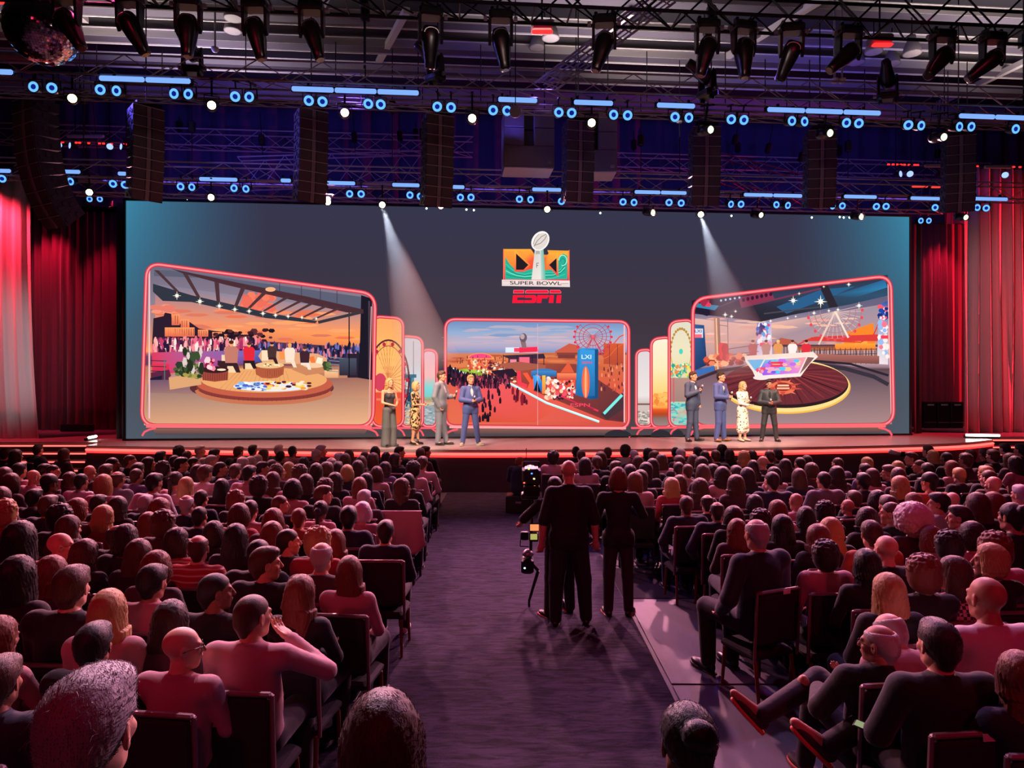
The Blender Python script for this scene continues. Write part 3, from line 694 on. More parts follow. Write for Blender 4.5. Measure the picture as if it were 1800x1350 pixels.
a.ell(478, 679, 66, 9, 'dfe4ee', 36); a.blobs(40, (418, 673, 470, 685), 5, ['4a64c8', '2c3c90', '8ab8e8', 'f0f0f4'], 3, 2); a.blobs(40, (470, 671, 545, 684), 5, ['ff9a3c', '4c1c2c', 'f8e4c0', 'e86038', 'ffd060'], 4, 2)
# sofas, tables, planters
a.poly([(456, 626), (462, 616), (560, 622), (576, 630), (576, 640), (560, 646), (520, 640), (465, 640)], 'e0a47c'); a.poly([(520, 640), (574, 638), (572, 655), (540, 660), (515, 650)], 'c8845c'); a.ell(553, 641, 20, 6, 'f0c49c', 20)
a.rect(462, 616, 474, 634, 'f4d8b4'); a.poly([(476, 617), (486, 617), (488, 630), (478, 632)], 'f08040'); a.poly([(492, 618), (502, 619), (503, 632), (494, 632)], 'f09048'); a.poly([(506, 618), (516, 620), (516, 634), (508, 632)], 'f0b080'); a.poly([(545, 628), (553, 626), (557, 638), (548, 638)], 'f07838'); a.poly([(560, 628), (569, 630), (567, 640), (556, 638)], 'f8e8cc')
a.rect(392, 624, 404, 636, 'ecd0ac'); a.poly([(385, 634), (420, 636), (422, 655), (404, 654), (385, 642)], '3c2024'); a.rect(402, 638, 420, 655, 'f0d0a8'); a.rect(430, 634, 450, 649, '3c2024'); a.rect(433, 636, 448, 649, 'f0d0a8')
a.ell(476, 643, 25.5, 6, 'd8a070', 28); a.poly([(450.5, 643), (501.5, 643), (500, 658), (490, 664), (476, 665.5), (462, 664), (452, 658)], 'b0583c'); 
for k in range(13): a.line(453+k*3.9, 650, 453+k*3.9, 663-abs(k-6)*.7, .7, '6a2c28', step=False)
a.ell(476, 642, 25, 5.6, 'e8bc84', 28); a.blobs(14, (462, 640, 492, 644), 2, ['6a4a28', 'f8e8c0'], 2, 1)
a.poly([(357, 650), (404, 650), (403, 668), (380, 671), (359, 668)], '9a4438'); a.ell(380.5, 650, 24, 6, '3a1c20', 26); 
for k in range(11): a.line(360+k*4.1, 656, 360+k*4.1, 669, .6, '5c2824', step=False)
a.blobs(16, (363, 632, 380, 648), 4, ['f05080', 'ff8aa0', '8a1c3c', 'ffd0d4'], 3); a.ell(392, 650, 8, 2, 'f8e0c4', 14)
a.poly([(300, 664), (356, 654), (357, 676), (302, 685)], 'd8a070'); a.poly([(300, 664), (330, 640), (360, 636), (356, 655)], 'b8848c'); a.blobs(46, (312, 640, 356, 662), 6, ['4a5a34', '6c7c40', '2c3c2c', 'a89848'], 3, 4); a.blobs(20, (325, 618, 362, 650), 4, ['3c4c30', '28301f', 'd8c8c0'], 4, 8)
a.rect(572, 650, 596, 664, 'f4c090', 'e0a070'); a.blobs(16, (572, 640, 584, 652), 4, ['5c6c3c', '39482c'], 6, 4)
for k in range(5): a.line(580, 628+k*6, 625, 632+k*6, 1.2, '7c9090')
# structure posts, pergola
a.poly([(612, 622), (650, 622), (650, 664), (612, 664)], '2a2030'); a.rect(598, 630, 628, 660, '485060', '302838')
a.poly([(636, 520), (655, 526), (655, 668), (630, 664), (634, 600)], '1c1824'); a.line(615, 545, 615, 664, 2, '1a1620'); a.line(650, 530, 650, 664, 3, '4a3c48')
a.poly([(273, 500), (340, 520), (480, 552), (560, 565), (556, 569), (470, 560), (340, 532), (290, 530), (273, 514)], '303440')
a.poly([(305, 474), (430, 500), (540, 522), (640, 545), (640, 552), (610, 550), (500, 525), (400, 502), (325, 482)], '4a2c34'); a.poly([(560, 565), (632, 548), (638, 552), (562, 570)], '3a3438')
for (x0, y0_, x1, y1_) in ((278, 476, 316, 514), (328, 482, 353, 524), (383, 496, 387, 532), (430, 505, 417, 540), (468, 514, 440, 543), (508, 522, 466, 548), (535, 527, 488, 552), (553, 532, 510, 556), (575, 538, 532, 560), (597, 542, 552, 563)):
    a.poly([(x0-3, y0_), (x0+5, y0_+1), (x1+3, y1_), (x1-3, y1_)], '4c3238')
for x in (494, 532, 565, 594): a.line(x, 497+(x-494)*.13, x, 514+(x-494)*.2, 1, '3a3040')
a.ell(478, 510, 9, 4, 'ffb080', 16)
for x, y, r_ in ((315, 521, 8), (355, 531, 8), (389, 539, 7), (416, 545, 6.5), (441, 548, 6), (465, 552, 6), (487, 555, 5.5), (509, 557, 5), (533, 559, 4.5), (558, 561, 4)): a.star(x, y, r_)
# the five seated figures
a.person(410, 655, 56, 'c07868', '3a2028', 'f0a070', '4a2418', True); a.person(441, 648, 46, 'e02838', '241a20', 'e89868', '503028', True); a.person(481, 640, 38, '4a3030', '3a2024', 'e89868', '3a1c18', True)
a.person(512, 646, 42, 'f4dcc8', 'f0d8c0', 'f0a070', 'e8a858', True); a.person(538, 650, 40, '402430', 'f0dccc', 'e89868', '5a3020', True)
a.rect(266, 476, 269, 735, 'e8b8bc'); a.line(654, 540, 650, 735, 1.5, 'f0a0a4')
edge(a, pts, 4.6); a.poly([(262, 744), (655, 747), (655, 753), (262, 751)], 'ff6a70')
a.build('picture_card', VW)
# --- the picture with the desk on the round floor
a = Art(.075); cor = [(1214, 527), (1559, 486), (1564, 746), (1214, 749)]; pts = rr(cor, 26)
fill = [(0, '5a5068'), (.22, '6a6480'), (.3, '9c8a9c'), (.4, 'd8a08c'), (.5, 'e8b098'), (.56, 'a890a4'), (.6, 'a88894'), (.62, '5a4048'), (.68, '8a6464'), (1, '9c7c7c')]
y0c, y1c = 486, 749
slices(a, pts, shade_l, 60)
a.poly([(1220, 560), (1330, 572), (1552, 535), (1552, 640), (1220, 640)], ['e0b4a8', 'eab4a4', '9c8c9c', 'c89890', 'b08c90']); a.blobs(26, (1230, 560, 1540, 605), 18, ['f0b8a0', 'e8a494', 'ecc0b0'], 4, 1.8)
a.poly([(1216, 570), (1236, 572), (1241, 642), (1216, 652)], ['3a6094', '2c4c80', '1c3460', '24406c']); a.rect(1218, 578, 1234, 594, 'd8dce8'); a.rect(1220, 588, 1232, 594, 'f06a7a')
a.poly([(1216, 652), (1254, 643), (1254, 651), (1216, 664)], '3c6cb4')
# pier, ferris wheel
a.rect(1355, 606, 1540, 610, '5c3840'); a.rect(1400, 608, 1536, 616, '6c4048', 'd07030'); 
for k in range(34): a.line(1360+k*5.3, 610, 1360+k*5.3, 634, 1.4, '4a343c' if k % 2 else '604048', step=False)
a.rect(1465, 604, 1536, 616, 'ffa03c', 'e87830'); a.poly([(1355, 606), (1370, 594), (1392, 598), (1402, 606)], 'b85a48'); a.poly([(1480, 604), (1486, 584), (1532, 568), (1536, 604)], 'f8842c'); a.poly([(1500, 604), (1502, 592), (1520, 590), (1522, 604)], 'ffa848')
a.poly([(1405, 600), (1430, 592), (1540, 588), (1540, 600)], 'd83c3c'); a.pline([(1400, 606), (1425, 594), (1470, 600), (1510, 602), (1532, 590), (1540, 572)], 2.2, 'd83c34')
cx, cy = 1465, 548
for k in range(30):
    t = 2*PI*k/30; ex, ey = cx+46*math.cos(t), cy+48*math.sin(t)
    if ey > 548-(ex-1420)*.14: a.line(cx, cy, ex, ey, .9, 'd8b8b4', step=False)
for r_ in (46, 36, 26): a.ring(cx, cy, r_, r_*1.04, 1.2, 'b8747c', 40, -.1, PI+.05)
for k in range(13):
    t = -.05+(PI+.1)*k/12; a.ell(cx+48*math.cos(t), cy+50*math.sin(t), 2.6, 3, 'e84858', 8)
a.line(cx, cy, 1436, 606, 3, 'e8c8b8'); a.line(cx, cy, 1488, 594, 3.4, 'f0dcc8')
# dark studio ceiling
a.poly([(1217, 531), (1250, 520), (1557, 484), (1558, 520), (1490, 536), (1400, 552), (1335, 566), (1262, 557), (1217, 552)], ['3a3044', '342c40', '2c3446', '30506c', '2c4458', '2a2c38', '2c2834', '282430', '342c3c'])
a.poly([(1214, 529), (1290, 516), (1300, 512), (1302, 540), (1240, 556), (1214, 548)], '241c30'); a.poly([(1226, 534), (1262, 538), (1254, 546), (1218, 540)], '2c84a8')
a.poly([(1362, 540), (1440, 510), (1500, 504), (1440, 530), (1380, 552)], '2c5c88'); a.poly([(1462, 520), (1552, 492), (1556, 506), (1500, 524)], ['2c5470', '2c6090', '3080b0', '2c4c68']); a.poly([(1435, 500), (1450, 498), (1470, 540), (1455, 542)], '2c2630')
a.poly([(1296, 524), (1352, 512), (1360, 528), (1300, 540)], '8a3450'); 
for k in range(7): a.ell(1304+k*8, 528-k*1.7, 2.8, 3.6, '3a1830', 10)
a.line(1300, 541, 1440, 508, 3, '7a3850'); a.line(1262, 540, 1302, 524, 1.4, '6a4060'); a.line(1340, 552, 1440, 540, 2.5, '4a4450')
for k in range(5): a.ell(1265+k*8, 529-k*1.3, 2, 2, 'b0e0f0', 8)
a.blobs(6, (1230, 530, 1250, 540), 5, ['e83c5c', 'a02c48'], 3)
for x, y, r_ in ((1391, 529, 9), (1439, 531, 12), (1506, 538, 7), (1488, 501, 5), (1272, 554, 6), (1283, 557, 5), (1290, 548, 4), (1469, 545, 4.5), (1453, 547, 4), (1427, 551, 5), (1381, 560, 3.5), (1395, 557, 3), (1401, 517, 3.5), (1444, 505, 3), (1351, 565, 4)): a.star(x, y, r_)
# columns and screens behind the desk
a.poly([(1252, 558), (1262, 560), (1265, 648), (1254, 651)], ['c88a70', '8c6458', '7c584c', 'c08468']); a.line(1256, 560, 1259, 649, 2.2, 'f8c8a0'); a.line(1276, 562, 1277, 616, 1, '4a3a40'); a.line(1262, 572, 1276, 574, 1, '6a4c50')
a.poly([(1327, 568), (1352, 567), (1354, 632), (1327, 632)], ['7890c8', 'b8b0d8', 'e8e0ec', 'e8d0e0']); a.blobs(30, (1329, 570, 1350, 592), 4, ['2c58b8', 'e04c7c', '3c2c70', 'f8f0f4', '58a0e0'], 3); a.blobs(14, (1330, 592, 1352, 606), 4, ['d8e4f4', 'e8a0b8', 'f8f4f8'], 4); a.rect(1332, 603, 1347, 609, 'f03858')
a.poly([(1540, 536), (1555, 530), (1556, 641), (1537, 640)], ['4468b8', '2c4ca0', 'e8d8e0', 'f0e4e4']); a.blobs(40, (1540, 540, 1555, 560), 4, ['2448a0', 'f05868', '1c3078', 'f8e8f0'], 5, 3); a.blobs(30, (1541, 565, 1555, 632), 4, ['f8f0f0', 'f4788c', '98b8e8', 'ffe8e0'], 6, 4); a.rect(1543, 590, 1556, 596, 'f04058')
# left back: rail, rocks, red fabric
a.line(1264, 616, 1330, 606, 1.3, '5c3c44'); a.line(1264, 626, 1330, 618, 1.2, '5c3c44'); a.blobs(60, (1238, 624, 1330, 642), 6, ['d85a40', 'f0845c', '8a3430', 'ffb488', 'b03c34'], 5, 4); a.blobs(14, (1264, 612, 1276, 632), 5, ['c02430', 'e03c40'], 6, 8)
for y in (612, 620, 628): a.line(1418, y+4, 1536, y+2, 1, '3c3440')
for k in range(14): a.line(1418+k*9, 612, 1418+k*9, 640, 1.2, '38303c', step=False)
a.poly([(1425, 622), (1540, 626), (1540, 640), (1425, 636)], ['b06a60', 'a86458', '784848', '8c5450'])
# floor rings
a.poly([(1216, 668), (1330, 640), (1440, 636), (1556, 655), (1562, 745), (1216, 746)], ['7c5c68', '70505c', '6c4c58', '5c4854', 'a88484', '9c8488'])
a.pline([(1218, 668), (1260, 652), (1320, 643)], 5, '3c2c38'); a.pline([(1422, 640), (1480, 648), (1530, 662), (1556, 676)], 7, '38303c'); a.pline([(1420, 634), (1490, 640), (1556, 660)], 4, '2c2430')
a.ell(1378, 680, 112, 47, 'ffb84a', 60); a.ell(1378, 678, 110, 46, 'ffd98c', 60); a.ell(1376, 676, 110, 41, '2c1c20', 60); a.ell(1376, 673, 109, 38, '6c2c34', 60)
for k in range(44):
    t = 2*PI*k/44; x0_, y0_ = 1372+26*math.cos(t), 650+6*math.sin(t)+6; a.line(x0_, y0_, 1376+107*math.cos(t), 673+37*math.sin(t), .9 if k % 3 else 2.2, '3c141c' if k % 2 else 'a03c3c', step=False)
a.ell(1372, 681, 22, 12, 'e8704c', 24)
for k in range(9):
    t = 2*PI*k/9+.2; a.poly([(1372+16*math.cos(t-.3), 681+8*math.sin(t-.3)), (1372+36*math.cos(t), 681+15*math.sin(t)), (1372+16*math.cos(t+.3), 681+8*math.sin(t+.3))], 'e87858' if k % 2 else 'c84c40')
a.ell(1372, 680, 15, 7.5, '9c2c2c', 20); a.rect(1362, 676, 1382, 679, 'ffc8a0'); a.rect(1361, 681, 1383, 684, 'ffb890')
# desk
for x, c_, h_ in ((1319, 'b04848', '5a3028'), (1342, 'b88078', '4a3028'), (1363, 'e09858', 'e8c088'), (1388, 'f4e8e4', '50302c'), (1412, 'e03040', '3c2420')): a.person(x, 636, 38, c_, c_, 'e8a080', h_)
a.poly([(1304, 626), (1424, 620), (1432, 628), (1418, 640), (1402, 662), (1325, 667), (1318, 652), (1306, 636)], 'f4e4dc')
a.poly([(1309, 633), (1338, 632), (1328, 650), (1323, 652)], '5cb8e8'); a.poly([(1340, 633), (1412, 628), (1398, 656), (1336, 660), (1332, 648)], ['4cc4e8', 'ffa0a0', 'e888d0', 'a850e8', '5c68e8']); a.poly([(1414, 628), (1426, 629), (1410, 648), (1400, 658)], '8a5c58')
a.blobs(30, (1345, 632, 1400, 655), 6, ['c070e8', '58c8f0', 'f8a8c0', '7858e8', 'ffc890'], 5, 3); a.rect(1349, 636, 1371, 640, 'f83858'); a.rect(1349, 641.5, 1371, 645, 'f83858'); a.ell(1333, 664, 14, 4, 'f0e0dc', 18); a.blobs(10, (1326, 648, 1340, 658), 3, ['e84878', 'f8a0b8'], 7)
a.poly([(1304, 626), (1424, 619), (1432, 627), (1308, 631)], 'f8dcd0')
a.line(1554, 500, 1560, 738, 1.5, 'ffc0c0')
edge(a, pts, 4.6); a.line(1225, 749, 1550, 747, 7, 'ff6a70')
a.build('picture_card', VW)
# reflections at the foot of the pictures (shown on the screen itself)
a = Art(.075)
for x0, x1, y in ((262, 655, 753), (786, 1100, 753), (1216, 1560, 750)): 
    a.poly([(x0+8, y), (x1-8, y), (x1-14, y+11), (x0+14, y+11)], ['8a5a50', '8a5a50', '4c4248', '4c4248'])
for x0, x1, y in ((254, 663, 752), (783, 1104, 754), (1214, 1563, 751)): foot(a, x0, x1, y)
for x in (712, 745, 770): a.pline([(x, 766), (x-4, 758), (x-12, 752)], 3, PINK)
for x in (1118, 1145, 1176): a.pline([(x, 764), (x+4, 757), (x+12, 752)], 3, PINK)
a.pline([(655, 752), (782, 752)], 3.5, PINK); a.pline([(1108, 752), (1216, 751)], 3.5, PINK)
for cx_, r_ in ((1085, 24), (1160, 18), (1190, 10)): a.ell(cx_, 767, r_, 12, '2e2a32', 20, PI, 2*PI)
a.build('reflected_edges', VW)
# --- game emblem
a = Art(.02)
G1, G2, G3 = 'f8a838', 'f06838', 'e02850'
a.poly([(885, 438), (933, 438), (940, 448), (965, 448), (962, 440), (1000, 441), (1000, 493), (885, 493)], [G1, G1, 'f08838', 'f08838', G1, G1, G3, G3])
a.poly([(888, 442), (931, 442), (939, 454), (939, 491), (888, 491)], ['f89838', 'f8a03c', 'f05834', 'e83038', 'e86038']); a.poly([(955, 455), (966, 444), (997, 444), (997, 491), (955, 491)], ['e84430', 'f8a838', 'f8b040', 'e85038', 'd82838'])
tq = ['28a890', '40c8a8', '1c8878', '7ae0c4', '149078']
a.poly([(888, 452), (894, 462), (903, 473), (915, 479), (930, 474), (940, 472), (940, 491), (888, 491)], '2cae92'); a.poly([(955, 476), (968, 474), (980, 466), (982, 452), (990, 446), (997, 450), (997, 491), (955, 491)], '2cae92')
for k in range(6):
    a.pline([(889, 458+k*6), (897, 467+k*4.5), (908, 477+k*2.5), (922, 480+k*2.2), (939, 476+k*3)], 1.4, tq[k % 5]); a.pline([(956, 479+k*2.5), (972, 480+k*1.8), (985, 474+k*2.2), (993, 462+k*4)], 1.4, tq[(k+1) % 5])
a.ring(989, 458, 7, 9, 1.4, 'a8f0dc', 18, PI, 2.6*PI); a.ring(989, 460, 4, 5.5, 1.2, '1c8878', 16, PI, 2.6*PI)
BLK = '231c22'
a.poly([(904, 440), (906, 440), (932, 466), (921, 478), (904, 478)], ['ffb040', 'ffb040', 'f08040', 'f04848', 'f04848']); a.poly([(907, 446), (928.5, 466), (920, 474.5), (907, 474.5)], BLK)
a.poly([(981, 447), (981, 487), (961, 466)], ['ffb448', 'f03c50', 'f07040']); a.poly([(978, 454), (978, 480), (965, 466)], BLK)
for p, q in (((885, 438), (885, 493)), ((1000, 440), (1000, 493))): a.line(*p, *q, 1.6, 'ff6a50')
# trophy
a.poly([(940, 438), (953, 438), (957, 492), (934, 492)], ['d0c8c4', 'e0d8d4', 'ece4de', 'e4dad4']); a.poly([(950, 438), (955, 438), (959, 492), (951, 492)], ['a8c8c0', '70b8a8', '58b8a0', 'b8d0c8'])
a.poly([(942, 441), (948, 441), (949, 447), (941, 447)], 'a8aaa8'); a.line(943, 463, 943, 471, 1, '6a5850'); a.line(943, 463, 947, 463, 1, '6a5850'); a.line(943, 467, 946, 467, 1, '6a5850')
def ov(cx, cy, L, W, ang, col, n=26):
    return [(cx+L*math.cos(t)*math.cos(ang)-W*math.sin(t)*math.sin(ang), cy+L*math.cos(t)*math.sin(ang)+W*math.sin(t)*math.cos(ang)) for t in [2*PI*i/n for i in range(n)]]
a.poly(ov(949.5, 424, 18.5, 14.5, -.95, 0), 'f4eeea'); a.poly(ov(950, 424.5, 16, 11.5, -.95, 0), 'dcd2cc'); a.pline([(938, 434), (944, 424), (952, 416), (960, 412)], 1.2, '8a7c78'); a.pline([(939, 432), (950, 428), (957, 421), (961, 414)], 1.2, '8a7c78'); a.pline([(937, 430), (940, 420), (947, 412)], 1.1, 'a89a96')
a.poly([(882, 492), (1001, 493.5), (1001.5, 505), (882, 503)], ['f0e0da', 'f0e0da', 'dccac8', 'dccac8']); a.line(985, 499, 999, 498.6, .8, '9a8884'); a.line(884, 494.5, 900, 494.6, .6, '9a8884')
# broadcaster lettering: slanted block capitals split by a thin gap
R1, R2 = 'f81838', 'ff7a88'
def slant(pts):  # local (x 0..85, y 0..24) -> pixels
    return [(900+x+(24-y)*.10, 510+y) for x, y in pts]
def blk(pts): a.poly(slant(pts), R2); cx_ = sum(p[0] for p in pts)/len(pts); cy_ = sum(p[1] for p in pts)/len(pts); a.poly(slant([(p[0]+(.7 if p[0] < cx_ else -.7), p[1]+(.7 if p[1] < cy_ else -.7)) for p in pts]), R1)
blk([(0, 0), (19, 0), (19, 6), (0, 6)]); a.poly(slant([(0, 9), (20, 9), (20, 13), (8, 13), (8, 18), (20, 18), (20, 23), (0, 23)]), R1)
blk([(21, 1), (24, 0), (60, 0), (62, 2), (62, 6), (21, 6)]); a.poly(slant([(21, 9), (39, 9), (42, 12), (42, 21), (39, 23), (21, 23), (21, 18), (34, 18), (34, 14), (21, 14)]), R1)
a.poly(slant([(43, 9), (63, 9), (63, 12), (60, 15), (51, 15), (51, 23), (43, 23)]), R1)
blk([(64, 0), (81, 0), (84, 3), (84, 6), (64, 6)]); a.poly(slant([(64, 9), (72, 9), (72, 23), (64, 23)]), R1); a.poly(slant([(77, 9), (85, 9), (85, 23), (77, 23)]), R1)
a.build('game_emblem', VW)
def screen_text(s, px, py, hpx, col, width=None, lay=.062, name='lettering'):
    cu = bpy.data.curves.new(name, 'FONT'); cu.body = s; cu.align_x = 'CENTER'; cu.align_y = 'CENTER'; cu.size = 1; cu.offset = .012
    o = bpy.data.objects.new(name, cu); COL.objects.link(o); bpy.context.view_layer.update()
    me = bpy.data.meshes.new_from_object(o.evaluated_get(bpy.context.evaluated_depsgraph_get())); COL.objects.unlink(o); bpy.data.objects.remove(o)
    u0, z0 = on_stage_plane(px, py, 0); u1, z1 = on_stage_plane(px, py-hpx, 0); ch = z1-z0
    k = ch/.7; uw = on_stage_plane(px+1, py, 0)[0]-u0; xs = [v.co.x for v in me.vertices]
    kx = (width*uw/(max(xs)-min(xs))) if width else k
    for v in me.vertices: v.co = Vector((u0+v.co.x*kx, -lay, z0+v.co.y*k))
    me.materials.clear(); me.materials.append(glow('ink_'+col, tuple(int(col[i:i+2], 16)/255 for i in (0, 2, 4)), 1))
    link(name, me, VW)
screen_text('SUPER BOWL', 941, 498.6, 6.0, '4a3038', 90, .085)
screen_text('LXI', 1029, 628, 7, 'e8fff8', 17, .16); screen_text('ESPN', 1030, 638, 4, 'ff3860', 17, .16)
screen_text('LXI', 1224, 583, 5, '38508c', 12, .16); screen_text('ESPN', 1018, 712, 6, 'ff5068', 34, .16)
# ================================================================= rigging
RZ = Matrix.Rotation(TH, 4, 'Z')
def truss(name, u0, u1, v, z, hgt, dep, label, nseg, rch=.022, parts=True, m=None, slope=0):
    m = m or M_steel
    r = empty(name, M=Matrix.Translation(st((u0+u1)/2, v, z)) @ RZ @ Matrix.Rotation(slope, 4, 'Y')); tag(r, label, 'truss')
    L = u1-u0; cm = MB(); cm.tube((-L/2, 0, 0), (L/2, 0, 0), rch, n=6); CM = cm.mesh('chord', m)
    for y in (-dep/2, dep/2):
        for zz in (-hgt/2, hgt/2): link('chord', CM, r, (0, y, zz))
    a = L/nseg
    b1 = MB(); b1.tube((-a/2, 0, -hgt/2), (a/2, 0, hgt/2), rch*.55, n=5); B1 = b1.mesh('brace', m)
    b2 = MB(); b2.tube((-a/2, 0, hgt/2), (a/2, 0, -hgt/2), rch*.55, n=5); B2 = b2.mesh('brace', m)
    b3 = MB(); b3.tube((-a/2, -dep/2, 0), (a/2, dep/2, 0), rch*.5, n=5); b3.tube((a/2, -dep/2, 0), (a/2, dep/2, 0), rch*.5, n=5); B3 = b3.mesh('brace', m)
    if parts:
        for i in range(nseg):
            x = -L/2+a*(i+.5)
            link('brace', B1 if i % 2 else B2, r, (x, -dep/2, 0)); link('brace', B2 if i % 2 else B1, r, (x, dep/2, 0)); link('brace', B3, r, (x, 0, -hgt/2))
    else:
        j = MB()
        for i in range(nseg):
            x = -L/2+a*(i+.5); s = 1 if i % 2 else -1
            j.tube((x-a/2, -dep/2, -s*hgt/2), (x+a/2, -dep/2, s*hgt/2), rch*.55, n=4); j.tube((x-a/2, dep/2, s*hgt/2), (x+a/2, dep/2, -s*hgt/2), rch*.5, n=4); j.tube((x-a/2, -dep/2, -hgt/2), (x+a/2, dep/2, -hgt/2), rch*.5, n=4)
        o = j.build('lacing', m, r); tag(o, kind='stuff')
    # hoist chains up to the ceiling
    top = 10.8-z
    for k in range(4):
        x = -L/2+L*(k+.5)/4; c = MB(); c.tube((x, 0, hgt/2), (x, 0, top), .012, n=5); c.rbox((x, 0, top*.55), (.16, .16, .32), .03); c.build('hoist_chain', M_dark, r)
    return r
M_blk = mat('black_truss', '1d1c24', .45, .6)
truss('lighting_truss', -1.5, 21.5, 9.9, 8.12, .5, .5, 'black box truss carrying the row of moving heads under the ceiling', 44, .028, True, M_blk)
truss('lighting_truss', -2.5, 23.5, 6.9, 8.14, .36, .4, 'grey box truss with the long blue light bars, ahead of the speaker columns', 46, .02, False)
truss('lighting_truss', -2.5, 23.5, 6.72, 7.74, .12, .2, 'slim lower pipe truss holding the first row of blue ringed lamps', 52, .014, False)
truss('lighting_truss', -3.5, 25.5, 2.4, 7.62, .42, .4, 'grey box truss with shorter blue bars just before the video wall', 42, .02, False)
truss('lighting_truss', -1.2, 23.4, .35, 7.80, .42, .4, 'grey truss hanging directly over the top edge of the video wall', 40, .02, False)
truss('lighting_truss', -5, 9.5, -2.6, 10.1, .5, .5, 'far dim truss high behind the video wall, over its pale-curtain half', 22, .022, False)
truss('lighting_truss', 13, 27, -2.6, 9.75, .45, .45, 'far dim truss behind the video wall with red pin lights', 22, .022, False)
truss('lighting_truss', 2.5, 8, -1.8, 9.0, .9, .4, 'sloping dim truss section behind the second speaker column', 8, .022, False, None, -.06)
truss('lighting_truss', 17.0, 21.5, -1.8, 8.95, .8, .4, 'red-lit sloping truss section behind the sixth speaker column', 7, .022, False, mat('red_lit_truss', '6a3038', .4, .5), .22)  # red light on the metal is put into its colour
# ---- one cable tray rising toward the ceiling
a_, b_ = at(1170, -10, 11.2), at(958, 150, 13.2)
d_ = b_-a_; tr = empty('cable_tray', M=Matrix.Translation((a_+b_)/2) @ d_.to_track_quat('X', 'Z').to_matrix().to_4x4()); tag(tr, 'ladder of cables slanting from the moving-head truss to the next truss', 'cable tray')
L = d_.length; j = MB()
for k in range(7): j.tube((-L/2, -.2+.06*k, .03*(k % 2)), (L/2, -.2+.06*k, .03*(k % 2)), .012, n=5)
tag(j.build('cable', mat('lilac_cable', '8a88b8', .4), tr), kind='stuff')
for s in (-1, 1): q = MB(); q.tube((-L/2, .26*s, -.03), (L/2, .26*s, -.03), .022, n=6); q.build('rail', M_steel, tr)
for k in range(14): q = MB(); q.tube((-L/2+L*(k+.5)/14, -.26, -.03), (-L/2+L*(k+.5)/14, .26, -.03), .014, n=5); q.build('rung', M_steel, tr)
# ---- blue bars
G_bar = glow('blue_bar', (.47, .64, 1), 1.25)
def bar(px0, px1, py0, py1, v, label, group, seg=1):
    u0, z0 = on_stage_plane(px0, py0, v); u1, z1 = on_stage_plane(px1, py1, v)
    z = (z0+z1)/2; L = u1-u0
    r = empty('light_bar', M=Matrix.Translation(st((u0+u1)/2, v, z)) @ RZ); tag(r, label, 'light bar', group)
    h = MB(); h.rbox((0, .06, .02), (L+.03, .09, .12), .015); h.build('housing', M_darkp, r)
    for k in range(seg):
        x0 = -L/2+L*k/seg; t = MB(); t.rbox((x0+L/seg/2, -.01, 0), (L/seg-.02, .06, .085), .02); t.build('diffuser', G_bar, r)
    for s in (-1, 1): c = MB(); c.box((s*L*.38, .12, .09), (.04, .05, .14)); c.build('clamp', M_dark, r)
BB = [(-60, 24, 124, 128, 1), (174, 336, 136, 145, 2), (512, 737, 154, 166, 3), (875, 945, 174, 178, 1), (1008, 1078, 179, 183, 1), (1154, 1222, 184, 188, 1), (1348, 1548, 192, 200, 3), (1685, 1812, 203, 209, 2)]
for i, (a0, a1, y0, y1, sg) in enumerate(BB): bar(a0, a1, y0, y1, 7.12, 'blue glowing light bar, '+ORD[i]+' along the long upper row, counted from the mirror ball', 'blue bars of the upper row', sg)
CB = [(-10, 20, 300, 301, 1), (101, 142, 300, 304, 1), (207, 223, 305, 306, 1), (350, 418, 313, 318, 1), (493, 512, 317, 318, 1), (568, 625, 320, 324, 1), (689, 738, 324, 327, 1), (793, 817, 328, 330, 1), (935, 987, 332, 335, 1), (1115, 1207, 336, 341, 2), (1307, 1410, 341, 346, 2), (1483, 1541, 345, 347, 1), (1600, 1652, 348, 350, 1), (1713, 1771, 349, 351, 1)]
for i, (a0, a1, y0, y1, sg) in enumerate(CB): bar(a0, a1, y0, y1, 2.68, 'blue glowing light bar, '+ORD[i]+' of the lower row, counted from the pale curtain', 'blue bars of the lower row', sg)
# ---- ringed wash lamps: aimed lens towards the hall, a little up or down
M_ring = glow('blue_ring', (.38, .66, 1), 1.5); M_core = glow('blue_core', (.06, .16, .62), .7); M_pale = glow('pale_lens', (.6, .72, 1), 1.5)
def lathe_y(prof, n=14):
    return [(r, z) for r, z in prof]
RY = Matrix.Rotation(PI/2, 4, 'X')   # local z -> -y (towards hall)
def make_wash():
    r = empty('wash_lamp'); 
    b = MB(); b.lathe([(0, -.20), (.05, -.19), (.075, -.12), (.092, -.02), (.096, .02), (.088, .02), (.088, 0), (0, 0)], 14, RY); b.build('housing', M_darkp, r, True)
    q = MB(); q.lathe([(.045, .022), (.088, .022), (.088, .004), (.045, .004), (.045, .022)], 18, RY); q.build('lens_ring', M_ring, r)
    q = MB(); q.lathe([(0, .024), (.045, .024), (.045, .002)], 14, RY); q.build('lens_core', M_core, r)
    y = MB(); y.box((-.11, .06, .06), (.012, .03, .16)); y.box((.11, .06, .06), (.012, .03, .16)); y.box((0, .06, .14), (.23, .03, .012)); y.tube((0, .06, .14), (0, .06, .26), .015, n=6); y.box((0, .12, .26), (.04, .3, .02)); y.build('yoke', M_dark, r)
    return r
WASH = make_wash(); used = [False]
def inst(proto, flag, M, label, cat, group=None):
    o = proto if not flag[0] else copy_tree(proto); flag[0] = True
    o.matrix_basis = M; tag(o, label, cat)
    if group: o['group'] = group
    elif 'group' in o: del o['group']
    return o
